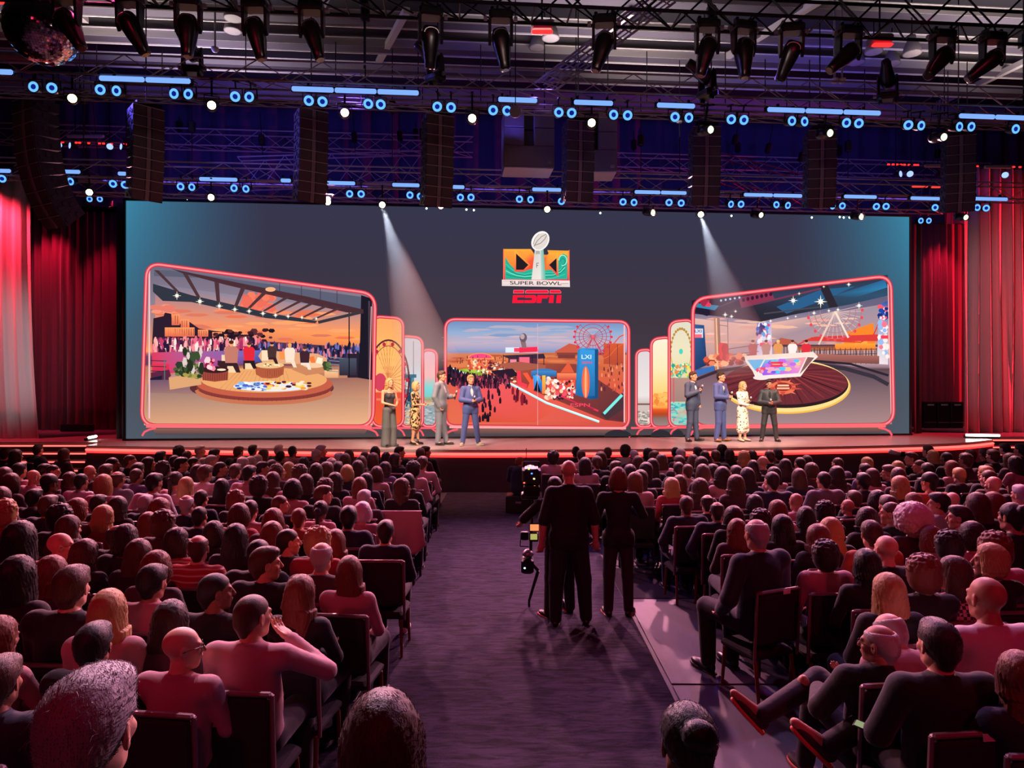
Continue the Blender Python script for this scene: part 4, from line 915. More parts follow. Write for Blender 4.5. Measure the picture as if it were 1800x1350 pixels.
Bp = [(60, 153), (92, 155), (177, 158), (206, 160), (307, 165), (332, 166), (414, 170), (439, 171), (543, 177), (567, 179), (647, 183), (669, 184), (769, 188), (793, 189), (867, 194), (891, 195), (982, 198), (1005, 199), (1078, 202), (1103, 203), (1186, 206), (1210, 207), (1285, 210), (1307, 211), (1391, 213), (1413, 214), (1487, 216), (1509, 217), (1596, 220), (1618, 221), (1685, 223), (1706, 223), (1784, 227)]
for i, (px, py) in enumerate(Bp):
    u, z = on_stage_plane(px, py, 7.05); pr_ = i//2; who = 'near' if i % 2 == 0 else 'far'
    inst(WASH, used, Matrix.Translation(st(u, 7.05, z)) @ RZ @ Matrix.Rotation(random.uniform(-.25, .3), 4, 'Z') @ Matrix.Rotation(random.uniform(.1, .35), 4, 'X'), ('nearer' if i % 2 == 0 else 'farther')+' blue ringed lamp of upper-row pair '+NUM[pr_+1]+' counted from the mirror ball', 'lamp', 'ringed lamps of the upper row')
Cp = [(4, 314), (102, 318), (125, 319), (199, 323), (220, 325), (318, 328), (338, 329), (412, 331), (433, 332), (615, 341), (635, 341), (721, 343), (739, 345), (809, 347), (828, 347), (913, 350), (932, 351), (987, 354), (1095, 355), (1114, 356), (1176, 356), (1197, 357), (1284, 359), (1302, 359), (1364, 360), (1384, 361), (1463, 362), (1480, 362), (1540, 363), (1557, 363), (1643, 365), (1717, 365), (1733, 366)]
for i, (px, py) in enumerate(Cp):
    u, z = on_stage_plane(px, py, 2.6)
    inst(WASH, used, Matrix.Translation(st(u, 2.6, z)) @ RZ @ Matrix.Rotation(random.uniform(-.25, .35), 4, 'Z') @ Matrix.Rotation(random.uniform(.1, .35), 4, 'X'), 'blue ringed lamp, '+ORD[i]+' of the lower row counted from the pale curtain' if i < 30 else 'blue ringed lamp of the lower row, '+ORD[32-i]+' counted from the bright red curtain', 'lamp', 'ringed lamps of the lower row')
for i, (px, py, d, lb) in enumerate([(59, 347, 21, 'over the pale curtain edge, first'), (77, 347, 21, 'over the pale curtain edge, second'), (158, 350, 21, 'over the wine backdrop, first'), (176, 350, 21, 'over the wine backdrop, second'), (1618, 388, 21.5, 'under the lower row beside the screen, first'), (1632, 388, 21.5, 'under the lower row beside the screen, second')]):
    o = copy_tree(WASH); o.matrix_basis = Matrix.Translation(at(px, py, d)) @ RZ @ Matrix.Rotation(.2, 4, 'X'); tag(o, 'small blue ringed lamp '+lb+' of a pair', 'lamp', 'low hung ringed lamps'); m = MB(); m.tube((0, .12, .2), (0, .12, 11.7-at(px, py, d).z), .012, n=5); m.build('rod', M_dark, o)
# pale tilted lenses on the far trusses
WP = copy_tree(WASH); wp = [False]; LASTW = [None]
for ch in WP.children:
    if ch.name.startswith('lens_ring'): ch.data = ch.data.copy(); ch.data.materials[0] = M_pale
    if ch.name.startswith('lens_core'): ch.data = ch.data.copy(); ch.data.materials[0] = M_pale
for i, (px, py) in enumerate([(103, 255), (124, 256), (193, 258), (214, 258), (1582, 306), (1600, 306), (1656, 306), (1767, 308)]):
    side = 'pale-curtain' if px < 900 else 'red-curtain'
    LASTW[0] = inst(WP, wp, Matrix.Translation(at(px, py, 20.5)) @ Matrix.Rotation(-.7 if i % 2 else .6, 4, 'Z'), 'pale tilted spotlight lens, '+ORD[i % 4]+' of four high behind the '+side+' end', 'lamp', 'pale lamps on the far trusses'); m = MB(); m.tube((0, .12, .2), (0, .12, 11.7-at(px, py, 20.5).z), .012, n=5); m.build('rod', M_dark, bpy.context.scene.objects[-1] if False else LASTW[0])
# ---- bright profile spots
G_sp = [glow('warm_lamp_lens', (1, .93, .62), 22), glow('dim_lamp_lens', (.85, .95, .72), 2.2), glow('rose_lamp_lens', (1, .7, .62), 16)]
def make_spot(gi):
    r = empty('spotlight')
    b = MB(); b.lathe([(0, -.46), (.07, -.45), (.1, -.38), (.1, -.16), (.075, -.14), (.075, 0), (.085, 0), (.085, .05), (.072, .05), (.072, .01), (0, .01)], 16, RY); b.build('barrel', M_darkp, r, True)
    q = MB(); q.lathe([(0, .03), (.05, .025), (.07, .012)], 16, RY); q.build('lens', G_sp[gi], r)
    y = MB(); y.box((-.125, .24, .05), (.014, .05, .22)); y.box((.125, .24, .05), (.014, .05, .22)); y.box((0, .24, .165), (.26, .05, .014)); y.tube((0, .24, .16), (0, .24, .44), .02, n=6); y.box((0, .24, .44), (.05, .5, .03)); y.build('yoke', M_dark, r)
    return r
SPT = [make_spot(0), make_spot(1), make_spot(2)]; sf = [[False], [False], [False]]
sp = [(127, 173, 7, 0), (372, 185, 7, 0), (606, 198, 7, 2), (830, 208, 7, 0), (1040, 216, 7, 0), (1248, 228, 7, 1), (1458, 234, 7, 1), (1658, 241, 7, 1),
      (157, 338, 2.6, 0), (371, 347, 2.6, 0), (576, 355, 2.6, 0), (672, 360, 2.6, 0), (775, 362, 2.6, 2), (962, 368, 2.6, 0), (1147, 374, 2.6, 1), (1232, 377, 2.6, 0), (1337, 378, 2.6, 1), (1513, 381, 2.6, 1), (1697, 382, 2.6, 1)]
for i, (px, py, v, g) in enumerate(sp):
    p = at(px, py, 0); u, z = on_stage_plane(px, py, v); P = st(u, v, z)
    up = i < 8; n = i if up else i-8
    look = (Vector((0, 0, 1.6))-P); look.normalize()
    R = Matrix.Rotation(math.atan2(look.x, -look.y)+(0 if g != 1 else .5), 4, 'Z') @ Matrix.Rotation(.30, 4, 'X')
    inst(SPT[g], sf[g], Matrix.Translation(P) @ R, ['bright yellowish', 'dim greenish', 'rosy'][g]+' spotlight, '+ORD[n]+(' under the upper rig' if up else ' at the video wall top')+', from the mirror ball', 'spotlight', 'profile spots of the upper rig' if up else 'profile spots by the video wall')
for i in range(3):
    if not sf[i][0]: bpy.data.objects.remove(SPT[i])
# tiny indicator lamps on the edge truss
for i, (px, py) in enumerate([(257, 349), (330, 353), (750, 367), (820, 369), (833, 370), (1055, 375), (1285, 380), (1475, 382), (1482, 383), (1492, 383), (1426, 383)]):
    P = at(px, py, 19.3); r = empty('pin_lamp', P); tag(r, 'tiny white pin lamp on the truss above the video wall, '+ORD[i]+' along', 'lamp', 'pin lamps above the video wall')
    m = MB(); m.lathe([(0, -.03), (.03, -.02), (.035, .03), (0, .035)], 8, RY); m.build('housing', M_darkp, r); m = MB(); m.lathe([(0, .05), (.02, .045), (.028, .035)], 8, RY); m.build('lens', glow('pin_lens', (.85, 1, .95), 5), r)
# red pin lights on the far trusses
for nm, pts in (('row of small red lights on the far truss over the wine backdrop', [(x, 249+(x-67)*.03) for x in (70, 78, 86, 92, 110, 134, 140, 156, 175, 182, 196, 216, 222)]), ('row of small red lights on the far truss near the bright red curtain', [(x, 289+(x-1560)*.02) for x in (1562, 1570, 1577, 1584, 1590, 1598, 1608, 1613, 1713, 1718, 1782, 1793)])):
    r = empty('light_string', at(*pts[0], 21)); tag(r, nm, 'light string')
    for x, y in pts:
        m = MB(); m.rbox(at(x, y, 21)-at(*pts[0], 21), (.08, .03, .045), .01); m.build('bulb', glow('red_pin', (1, .12, .1), 4), r)
for (a0, a1, y, d, lb) in ((117, 183, 239, 19.5, 'unlit grey light bar on the far truss over the wine backdrop'), (1625, 1657, 291, 20, 'unlit grey light bar beside the red pin lights, nearer the video wall'), (1730, 1778, 293, 20, 'unlit grey light bar beside the red pin lights, nearer the bright red curtain')):
    A, B = at(a0, y, d), at(a1, y+1, d); r = empty('light_bar', (A+B)/2); tag(r, lb, 'light bar'); m = MB(); m.rbox((0, 0, 0), (B.x-A.x, .08, .09), .02); m.build('diffuser', mat('unlit_diffuser', '9a9490', .5), r); m = MB(); m.rbox((0, .06, .03), (B.x-A.x+.04, .08, .1), .02); m.build('housing', M_darkp, r)
for (a0, a1, y, lb) in ((1603, 1631, 328, 'first'), (1637, 1653, 329, 'second')):
    A, B = at(a0, y, 20), at(a1, y, 20); r = empty('light_bar', (A+B)/2); tag(r, 'red glowing bar behind the rig above the wine backdrop, '+lb+' of two', 'light bar'); m = MB(); m.rbox((0, 0, 0), (B.x-A.x, .05, .05), .015); m.build('diffuser', glow('red_bar', (.9, .22, .2), 1.6), r); m = MB(); m.rbox((0, .06, 0), (B.x-A.x+.04, .07, .09), .02); m.build('housing', M_darkp, r)
# ---- moving heads
def loft(rings, mb):
    n = len(rings[0]); o = len(mb.v); mb.v += [tuple(p) for r_ in rings for p in r_]; f = []
    for k in range(len(rings)-1):
        for i in range(n): j = (i+1) % n; f.append((o+k*n+i, o+k*n+j, o+(k+1)*n+j, o+(k+1)*n+i))
    f.append(tuple(range(o+n-1, o-1, -1))); f.append(tuple(range(o+(len(rings)-1)*n, o+len(rings)*n))); mb.f += f; mb.mi += [0]*len(f)
def make_mover():
    r = empty('moving_head_light')
    b = MB(); b.rbox((0, 0, .06), (.34, .26, .13), .03); b.rbox((-.12, 0, .15), (.05, .1, .07), .01); b.rbox((.12, 0, .15), (.05, .1, .07), .01); b.build('base', M_darkp, r)
    for s in (-1, 1):
        y = MB(); y.prism([(-.07, .0), (.07, .0), (.055, -.28), (.0, -.36), (-.055, -.28)], s*.155-.02, s*.155+.02, 'x'); y.build('yoke_arm', mat('mover_shell', '15121a', .3), r)
    c = MB(); c.tube((-.19, 0, .03), (-.24, 0, .03), .035, n=10); c.tube((.19, 0, .03), (.24, 0, .03), .035, n=10); c.build('handle', M_rim, r)
    h = MB(); rings = []
    for z, rx, ry in ((.13, .05, .05), (.12, .10, .11), (.05, .125, .14), (-.05, .125, .14), (-.2, .105, .12), (-.34, .08, .085), (-.42, .075, .08), (-.44, .06, .065)):
        rings.append([(rx*math.copysign(abs(math.cos(t))**.7, math.cos(t)), ry*math.copysign(abs(math.sin(t))**.7, math.sin(t)), z) for t in [2*PI*(i+.5)/16 for i in range(16)]])
    loft(rings, h); hd = h.build('lamp_head', mat('mover_head', '1b1419', .28, spec=.7), r, True); hd.location = (0, 0, -.26)
    t = MB(); t.path([(.1*math.cos(a), -.135, .02+.07*math.sin(a)) for a in [PI*k/8 for k in range(9)]], .008, 5); t.build('bright_trim', M_rim, hd)
    l = MB(); l.lathe([(0, -.446), (.055, -.446), (.055, -.43)], 14); l.build('lens', mat('dark_lens', '2a1c28', .1, spec=.9), hd)
    return r
MV = make_mover(); mvf = [False]
for i, (px, pb, tl) in enumerate([(118, 66, .5), (228, 70, .42), (331, 75, 0), (449, 85, .2), (548, 90, .3), (757, 105, 0), (880, 110, .16), (1062, 118, -.3), (1243, 127, -.25), (1307, 127, 0), (1391, 131, -.35), (1492, 130, -.85), (1656, 140, -.7), (1744, 140, -.85)]):
    u, z = on_stage_plane(px, pb, 9.85); z = 7.80-.02
    o = inst(MV, mvf, Matrix.Translation(st(u, 9.85, z)) @ RZ @ Matrix.Rotation(random.uniform(-.2, .2), 4, 'Z'), 'black moving head light, '+ORD[i]+' under the ceiling truss, counted from the mirror ball', 'stage light', 'moving heads under the ceiling truss')
    for ch in o.children:
        if ch.name.startswith('lamp_head'): ch.rotation_euler = (random.uniform(-.15, .25), -tl, 0)
# three movers standing on the second truss
for i, (px, py) in enumerate([(337, 100), (1640, 100), (768, 118), (1240, 130)]):
    d = 12.6 if i != 1 else 13.2; 
    px = [338, 1560, 765, 1243][i]; P = at(px, [118, 165, 132, 160][i], d)
    o = copy_tree(MV); o.matrix_basis = Matrix.Translation(P) @ RZ @ Matrix.Rotation(PI, 4, 'X') @ Matrix.Rotation(.4*i, 4, 'Z'); o['label'] = ['black moving head standing upright on the truss near the mirror ball', 'black moving head standing upright over the seventh blue bar of the upper row', 'black moving head standing upright behind the middle of the ceiling truss row', 'black moving head standing upright on the truss above the fifth speaker column'][i]; del o['group']
    for ch in o.children:
        if ch.name.startswith('lamp_head'): ch.rotation_euler = (1.0, .4, 0)
# ---- hanging speaker columns
M_grille = mat('speaker_grille', '544a4c', .75, bump=.3, scale=200); M_cabs = mat('speaker_cabinet_paint', '2c2a44', .55)
M_seam = mat('speaker_seam', 'b8a8a8', .5, .3); M_horn = mat('speaker_centre', '8a7c7c', .6)
def make_box(w=.63, h=.222, dp=.42):
    """one wedge cabinet; origin at its front top, front faces -y"""
    b = MB(); poly = [(0, 0), (dp, -.03), (dp, -h+.03), (0, -h)]
    b.prism([(y, z) for y, z in poly], -w/2, w/2, 'x'); body = b.mesh('speaker_cabinet', M_cabs)
    g = []
    for s in (-1, 1):
        m = MB(); m.rbox((s*w*.29, -.006, -h/2), (w*.38, .014, h-.022), .006); g.append(m.mesh('grille', M_grille))
    m = MB(); m.rbox((0, -.0, -h/2), (w*.13, .02, h-.012), .006); hn = m.mesh('horn', M_horn)
    s_ = MB(); s_.box((0, -.014, -.006), (w, .014, .014)); sm = s_.mesh('seam_edge', M_seam)
    hd = MB()
    for s in (-1, 1):
        for k in range(3): hd.rbox((s*(w/2+.008), .07+.11*k, -h/2+(.03 if k % 2 else -.03)), (.02, .07, h*.34), .006)
    hs = hd.mesh('side_bracket', M_cabs)
    return body, g, hn, sm, hs
BX = make_box()
def column(px, d, ytop, n, yaw, label, bend=.012, bend2=.04, box=BX, h=.222, sc=1):
    P = at(px, ytop, d)
    r = empty('speaker_column', M=Matrix.Translation(P) @ Matrix.Rotation(yaw, 4, 'Z')); tag(r, label, 'speaker column', 'hanging speaker columns')
    f = MB(); f.box((0, .2, .06), (.5, .5, .05)); f.tube((0, .2, .08), (0, .2, 11.7-P.z), .014, n=6); f.build('rigging_frame', M_dark, r)
    y = z = 0.; a = 0.
    for k in range(n):
        M = Matrix.Translation((0, y, z)) @ Matrix.Rotation(a, 4, 'X') @ Matrix.Scale(sc, 4)
        c = link('speaker_cabinet', box[0], r, M=M)
        for gm in box[1]: link('grille', gm, c)
        link('horn', box[2], c); link('seam_edge', box[3], c); link('side_bracket', box[4], c)
        y += math.sin(a)*h*sc*1.0; z -= math.cos(a)*h*sc*1.0
        a += bend+(bend2-bend)*k/n
    return r
cols = [(262, 15.0, 188, 9), (552, 15.2, 193, 9), (774, 15.35, 202, 9), (1021, 15.5, 212, 8), (1243, 15.8, 222, 8), (1446, 16.1, 228, 8), (1690, 16.4, 238, 8)]
for i, (px, d, yt, n) in enumerate(cols):
    az = math.atan2((px-900)/F_PX, 1)
    column(px, d, yt, n, -az+.30, 'hanging speaker column, '+ORD[i+1]+' from the mirror ball, of flat stacked cabinets')
column(40, 13.2, 172, 10, -.5, 'curved hanging speaker column beneath the mirror ball, cabinets fanning out towards the pale curtain', .02, .16, BX, .222, 1.12)
# ---- subwoofer clusters in the middle
M_sub = mat('sub_box', '6a606a', .6, bump=.15, scale=120)
for i, (x0, x1, y0, y1, d, lab) in enumerate([(886, 975, 190, 293, 16.3, 'big hanging bass speaker box with violet-lit underside in the middle of the rig'), (1003, 1085, 198, 300, 16.6, 'second big hanging bass speaker box, half hidden behind the middle speaker column')]):
    A, B = at(x0, y1, d), at(x1, y0, d); w_ = B.x-A.x; h_ = B.z-A.z; yaw = -math.atan2(((x0+x1)/2-900)/F_PX, 1)+.12
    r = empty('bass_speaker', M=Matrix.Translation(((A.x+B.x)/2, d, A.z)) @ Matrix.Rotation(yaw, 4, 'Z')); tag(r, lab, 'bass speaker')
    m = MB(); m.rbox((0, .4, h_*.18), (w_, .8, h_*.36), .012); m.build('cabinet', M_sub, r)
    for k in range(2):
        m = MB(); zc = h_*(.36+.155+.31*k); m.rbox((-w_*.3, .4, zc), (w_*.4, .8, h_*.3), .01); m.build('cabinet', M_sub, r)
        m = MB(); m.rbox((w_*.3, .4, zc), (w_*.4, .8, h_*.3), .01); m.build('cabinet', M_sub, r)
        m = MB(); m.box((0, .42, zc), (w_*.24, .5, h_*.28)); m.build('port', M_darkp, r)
    m = MB(); m.rbox((0, .4, -.015), (w_*.98, .78, .03), .01); m.build('lit_underside', mat('violet_lit_tint', 'b0a8c0', .5), r)  # added slab, violet light from below put into its colour
    m = MB(); m.rbox((w_*.4, -.02, h_*.07), (.09, .03, .07), .01); m.build('latch', M_rim, r)
    m = MB()
    for s in (-1, 1): m.tube((s*w_*.35, .4, h_*.95), (s*w_*.35, .4, 11.7-A.z), .014, n=6)
    m.build('hanging_wire', M_dark, r)
# grey round speaker dish near the middle
P = at(906, 196, 12.6); r = empty('round_disc', P); tag(r, 'plain grey round disc hanging beside the ringed lamps over the big bass speaker', 'disc')
m = MB(); m.lathe([(0, .015), (.105, .012), (.11, 0), (.105, -.03), (0, -.03)], 24, RY); m.build('disc', mat('disc_grey', '77707c', .6), r)
m = MB(); m.tube((0, .02, .09), (0, .02, 11.7-P.z), .01, n=5); m.build('rod', M_dark, r)
# ---- mirror ball
P = at(76, 50, 10.9); r = empty('mirror_ball', P); tag(r, 'large mirror ball of tiny silver facets hanging under the ceiling corner', 'mirror ball')
R = .54; m = MB(); nl = 44; rs = random.Random(4)
for k in range(nl):
    ph = PI*(k+.5)/nl; nr = max(3, int(2*nl*math.sin(ph)))
    for i in range(nr):
        t = 2*PI*i/nr; nrm = Vector((math.sin(ph)*math.cos(t), math.sin(ph)*math.sin(t), math.cos(ph))); s_ = PI*R/nl*.47
        tn = Vector((-math.sin(t), math.cos(t), 0)); bn = nrm.cross(tn); j1, j2 = rs.gauss(0, .05), rs.gauss(0, .05)
        c = nrm*R; q = [c+tn*a*s_+bn*b*s_+nrm*(a*j1+b*j2)*s_ for a, b in ((-1, -1), (1, -1), (1, 1), (-1, 1))]; m.add(q, [(0, 1, 2, 3)])
o = m.build('mirror_facet', mat('mirror_glass', 'd8d0d8', .06, 1.0), r); tag(o, kind='stuff')
m = MB(); m.lathe([(0, -R*.985)]+[(R*.985*math.sin(PI*k/20), -R*.985*math.cos(PI*k/20)) for k in range(1, 20)]+[(0, R*.985)], 32); m.build('core', mat('ball_core', '201c22', .5), r, True)
m = MB(); m.tube((0, 0, R*.97), (0, 0, R+.12), .05, n=10); m.tube((0, 0, R+.1), (0, 0, 11.7-P.z), .012, n=5); m.build('hanger', M_dark, r)
# ---- ceiling lamps and red heaters
def bell(px, py, d, lab, rad=.2):
    P = at(px, py, d); r = empty('ceiling_lamp', P); tag(r, lab, 'lamp', 'bell lamps under the ceiling')
    m = MB(); m.lathe([(rad, 0), (rad*1.02, .02), (rad*.8, .2), (rad*.45, .34), (rad*.4, .42), (0, .44)], 18); m.build('shade', mat('lamp_shade_grey', '706a70', .5), r, True)
    m = MB(); m.lathe([(0, -.01), (rad*.9, .0), (rad, .015)], 18); m.build('lens', mat('lamp_lens_grey', '8a8488', .4), r)
    m = MB(); m.tube((0, 0, .42), (0, 0, max(.5, 11.7-P.z)), .015, n=5); m.build('rod', M_dark, r)
for a_ in ((410, 33, 15, 'grey bell lamp under the ceiling between the third and fourth moving heads, upper one'), (409, 55, 16.6, 'grey bell lamp under the ceiling between the third and fourth moving heads, lower one'), (1536, 92, 16.5, 'grey bell lamp under the ceiling right beneath the red ceiling heater'), (1603, 95, 16, 'grey bell lamp under the ceiling beside the third last moving head'), (1506, 111, 18, 'grey bell lamp farther back behind the slanted moving head near the red heater'), (1568, 113, 18, 'small grey bell lamp farthest back near the red heater'), (968, 68, 16, 'grey bell lamp just below the red heater in the middle'), (944, 85, 17.5, 'grey bell lamp farther back below the red heater in the middle')): bell(*a_)
for (px, py, d, lab) in ((953, 56, 13.5, 'glowing red ceiling heater in the middle, between two moving heads'), (1551, 79, 14, 'glowing red ceiling heater above the bell lamps near the last moving heads'), (12, 3, 13, 'glowing red ceiling heater at the corner above the mirror ball')):
    P = at(px, py, d); r = empty('ceiling_heater', P); tag(r, lab, 'heater')
    m = MB(); m.rbox((0, .1, .14), (.42, .34, .16), .03); m.build('housing', mat('heater_case', '6a4448', .5), r)
    m = MB(); m.rbox((0, -.0, .0), (.40, .12, .05), .02); m.build('heating_tube', glow('heater_red', (1, .10, .10), 5), r)
    m = MB(); m.rbox((0, .0, .12), (.36, .06, .04), .01); m.build('reflector', M_rim, r)
    m = MB(); m.tube((0, .1, .2), (0, .1, 11.7-P.z), .02, n=5); m.build('rod', M_dark, r)
# twin dome cameras on rods
for (px, py, lab) in ((378, 88, 'small white dome camera hanging under the ceiling near the second bell lamps'), (1467, 143, 'small white dome camera hanging low, first of the near-touching two'), (1480, 143, 'small white dome camera hanging low, second of the near-touching two')):
    P = at(px, py, 15); r = empty('dome_camera', P); tag(r, lab, 'camera'); m = MB(); m.lathe([(0, -.05), (.05, -.04), (.075, 0), (.08, .05), (0, .06)], 14); m.build('dome', mat('camera_white', 'c8c4cc', .4), r, True); m = MB(); m.tube((0, 0, .05), (0, 0, 11.7-P.z), .02, n=6); m.build('rod', M_rim, r)
# ---- haze inside the two hard beams that cross the screen
def beam(px0, py0, v0, px1, py1, v1, r0, r1, lab):
    u, z = on_stage_plane(px0, py0, v0); A = st(u, v0, z); u, z = on_stage_plane(px1, py1, v1); B = st(u, v1, z)
    d = B-A; m = bpy.data.materials.get('beam_haze')
    if m is None:
        m = bpy.data.materials.new('beam_haze'); m.use_nodes = True; nt = m.node_tree; nt.nodes.clear(); s = nt.nodes.new('ShaderNodeVolumeScatter'); o = nt.nodes.new('ShaderNodeOutputMaterial')
        s.inputs['Density'].default_value = .30; s.inputs['Anisotropy'].default_value = .5; nt.links.new(s.outputs[0], o.inputs['Volume'])
    mb = MB(); mb.lathe([(0, 0), (r0, 0), (r1, d.length), (0, d.length)], 24); o = mb.build('haze', m, M=Matrix.Translation(A) @ d.to_track_quat('Z', 'Y').to_matrix().to_4x4())
    tag(o, lab, 'haze', kind='stuff')
    l = bpy.data.lights.new('beam_lamp', 'SPOT'); lo = bpy.data.objects.new('beam_lamp', l); COL.objects.link(lo); l.color = (.72, .8, 1); l.energy = 1800; l.spot_size = 2*math.atan(r1/d.length)*1.0; l.spot_blend = .5; l.shadow_soft_size = .03; aim(lo, A+d*.002, B)
beam(672, 362, 2.9, 752, 640, 1.6, .06, .85, 'pale hazy light beam falling from the top edge before the screen, over the first presenters')
beam(1232, 379, 2.9, 1315, 640, 1.6, .06, .85, 'pale hazy light beam falling from the top edge before the screen, over the last presenters')
# ================================================================= people library: smooth signed-distance bodies
class SDF:
    def __init__(s, lo, hi, h):
        s.lo = np.array(lo, float); s.h = h; n = np.ceil((np.array(hi)-s.lo)/h).astype(int)+1; s.n = n
        s.ax = [s.lo[i]+h*np.arange(n[i]) for i in range(3)]
        s.f = np.full(n, .5)
    def _sub(s, lo, hi, m):
        sl = []
        for i in range(3):
            a = int(max(0, math.floor((lo[i]-m-s.lo[i])/s.h))); b = int(min(s.n[i], math.ceil((hi[i]+m-s.lo[i])/s.h)+1))
            if b <= a: return None, None
            sl.append(slice(a, b))
        return tuple(sl), (s.ax[0][sl[0]][:, None, None], s.ax[1][sl[1]][None, :, None], s.ax[2][sl[2]][None, None, :])
    def _u(s, sl, d, k, op='u'):
        a = s.f[sl]
        if op == 'u':
            if k > 0: hh = np.clip(.5+.5*(a-d)/k, 0, 1); s.f[sl] = a*(1-hh)+d*hh-k*hh*(1-hh)
            else: s.f[sl] = np.minimum(a, d)
        else:
            hh = np.clip(.5-.5*(a+d)/k, 0, 1); s.f[sl] = a*(1-hh)-d*hh+k*hh*(1-hh)
    def ell(s, c, r, k=.02, op='u', R=None):
        m = max(r)*(0 if R is None else .6)+k+.03
        c = np.array(c, float); r = np.array(r, float)
        sl, g = s._sub(c-r, c+r, m)
        if sl is None: return s
        x, y, z = g[0]-c[0], g[1]-c[1], g[2]-c[2]
        if R is not None:
            x, y, z = (R[0][0]*x+R[1][0]*y+R[2][0]*z, R[0][1]*x+R[1][1]*y+R[2][1]*z, R[0][2]*x+R[1][2]*y+R[2][2]*z)
        k0 = np.sqrt((x/r[0])**2+(y/r[1])**2+(z/r[2])**2); k1 = np.sqrt((x/r[0]**2)**2+(y/r[1]**2)**2+(z/r[2]**2)**2)+1e-9
        s._u(sl, k0*(k0-1)/k1, k, op); return s
    def cap(s, a, b, ra, rb=None, k=.02, op='u', sc=(1, 1, 1)):
        rb = ra if rb is None else rb
        a = np.array(a, float); b = np.array(b, float); R_ = max(ra, rb)
        sl, g = s._sub(np.minimum(a, b)-R_, np.maximum(a, b)+R_, k+.03)
        if sl is None: return s
        d = b-a; L = (d*d).sum()+1e-9
        x, y, z = g[0]-a[0], g[1]-a[1], g[2]-a[2]
        t = np.clip((x*d[0]+y*d[1]+z*d[2])/L, 0, 1)
        s._u(sl, np.sqrt(((x-d[0]*t)/sc[0])**2+((y-d[1]*t)/sc[1])**2+((z-d[2]*t)/sc[2])**2)-(ra+(rb-ra)*t), k, op); return s
    def cut(s, fn):
        """keep only where fn(x,y,z) < 0"""
        s.f = np.maximum(s.f, fn(s.ax[0][:, None, None], s.ax[1][None, :, None], s.ax[2][None, None, :])); return s
    def mesh(s):
        f = s.f.copy(); f[0] = f[-1] = .1; f[:, 0] = f[:, -1] = .1; f[:, :, 0] = f[:, :, -1] = .1
        nx, ny, nz = f.shape; S = f < 0
        C = [S[i:nx-1+i, j:ny-1+j, k:nz-1+k] for i in (0, 1) for j in (0, 1) for k in (0, 1)]
        cnt = sum(c.astype(np.int8) for c in C); act = (cnt > 0) & (cnt < 8)
        idx = np.argwhere(act); vid = np.full(act.shape, -1, int); vid[act] = np.arange(len(idx))
        offs = [(i, j, k) for i in (0, 1) for j in (0, 1) for k in (0, 1)]
        val = np.stack([f[idx[:, 0]+o[0], idx[:, 1]+o[1], idx[:, 2]+o[2]] for o in offs], 1)
        P = np.zeros((len(idx), 3)); W = np.zeros(len(idx))
        for a in range(8):
            for b in range(a+1, 8):
                if sum(abs(offs[a][q]-offs[b][q]) for q in range(3)) != 1: continue
                m = (val[:, a] < 0) != (val[:, b] < 0)
                t = np.where(m, val[:, a]/(val[:, a]-val[:, b]+1e-12), 0)
                A = np.array(offs[a]); B = np.array(offs[b]); P += m[:, None]*(A+(B-A)*t[:, None]); W += m
        V = s.lo+(idx+P/W[:, None])*s.h
        F = []
        for ax in range(3):
            lo = [slice(None)]*3; hi = [slice(None)]*3; lo[ax] = slice(0, -1); hi[ax] = slice(1, None)
            m = S[tuple(lo)] != S[tuple(hi)]; e = np.argwhere(m)
            o1, o2 = [(1, 2), (2, 0), (0, 1)][ax]
            ok = (e[:, o1] > 0) & (e[:, o2] > 0) & (e[:, o1] < f.shape[o1]-1) & (e[:, o2] < f.shape[o2]-1); e = e[ok]
            q = []
            for da, db in ((0, 0), (-1, 0), (-1, -1), (0, -1)):
                c = e.copy(); c[:, o1] += da; c[:, o2] += db; q.append(vid[c[:, 0], c[:, 1], c[:, 2]])
            q = np.stack(q, 1); ins = S[e[:, 0], e[:, 1], e[:, 2]]
            q[~ins] = q[~ins][:, ::-1]; F.append(q)
        return V, np.concatenate(F)[:, ::-1]
def to_mesh(name, parts, m=None):
    vs = []; fs = []; o = 0
    for V, F in parts: vs.append(V); fs.append(F+o); o += len(V)
    V = np.concatenate(vs); F = np.concatenate(fs)
    me = bpy.data.meshes.new(name); me.vertices.add(len(V)); me.vertices.foreach_set('co', V.astype(np.float32).ravel())
    me.loops.add(F.size); me.loops.foreach_set('vertex_index', F.astype(np.int32).ravel())
    me.polygons.add(len(F)); me.polygons.foreach_set('loop_start', np.arange(0, F.size, 4, dtype=np.int32)); me.polygons.foreach_set('loop_total', np.full(len(F), 4, dtype=np.int32))
    me.polygons.foreach_set('use_smooth', np.ones(len(F), dtype=bool)); me.update(calc_edges=True); me.validate()
    me.materials.append(m); return me
def rotm(ax, a):
    return np.array(Matrix.Rotation(a, 3, ax))
def xf(mesh, R=None, T=(0, 0, 0), mirror=False):
    V, F = mesh; V = V.copy()
    if mirror: V[:, 0] *= -1; F = F[:, ::-1]
    if R is not None: V = V @ np.asarray(R).T
    return V+np.array(T), F
from mathutils.bvhtree import BVHTree
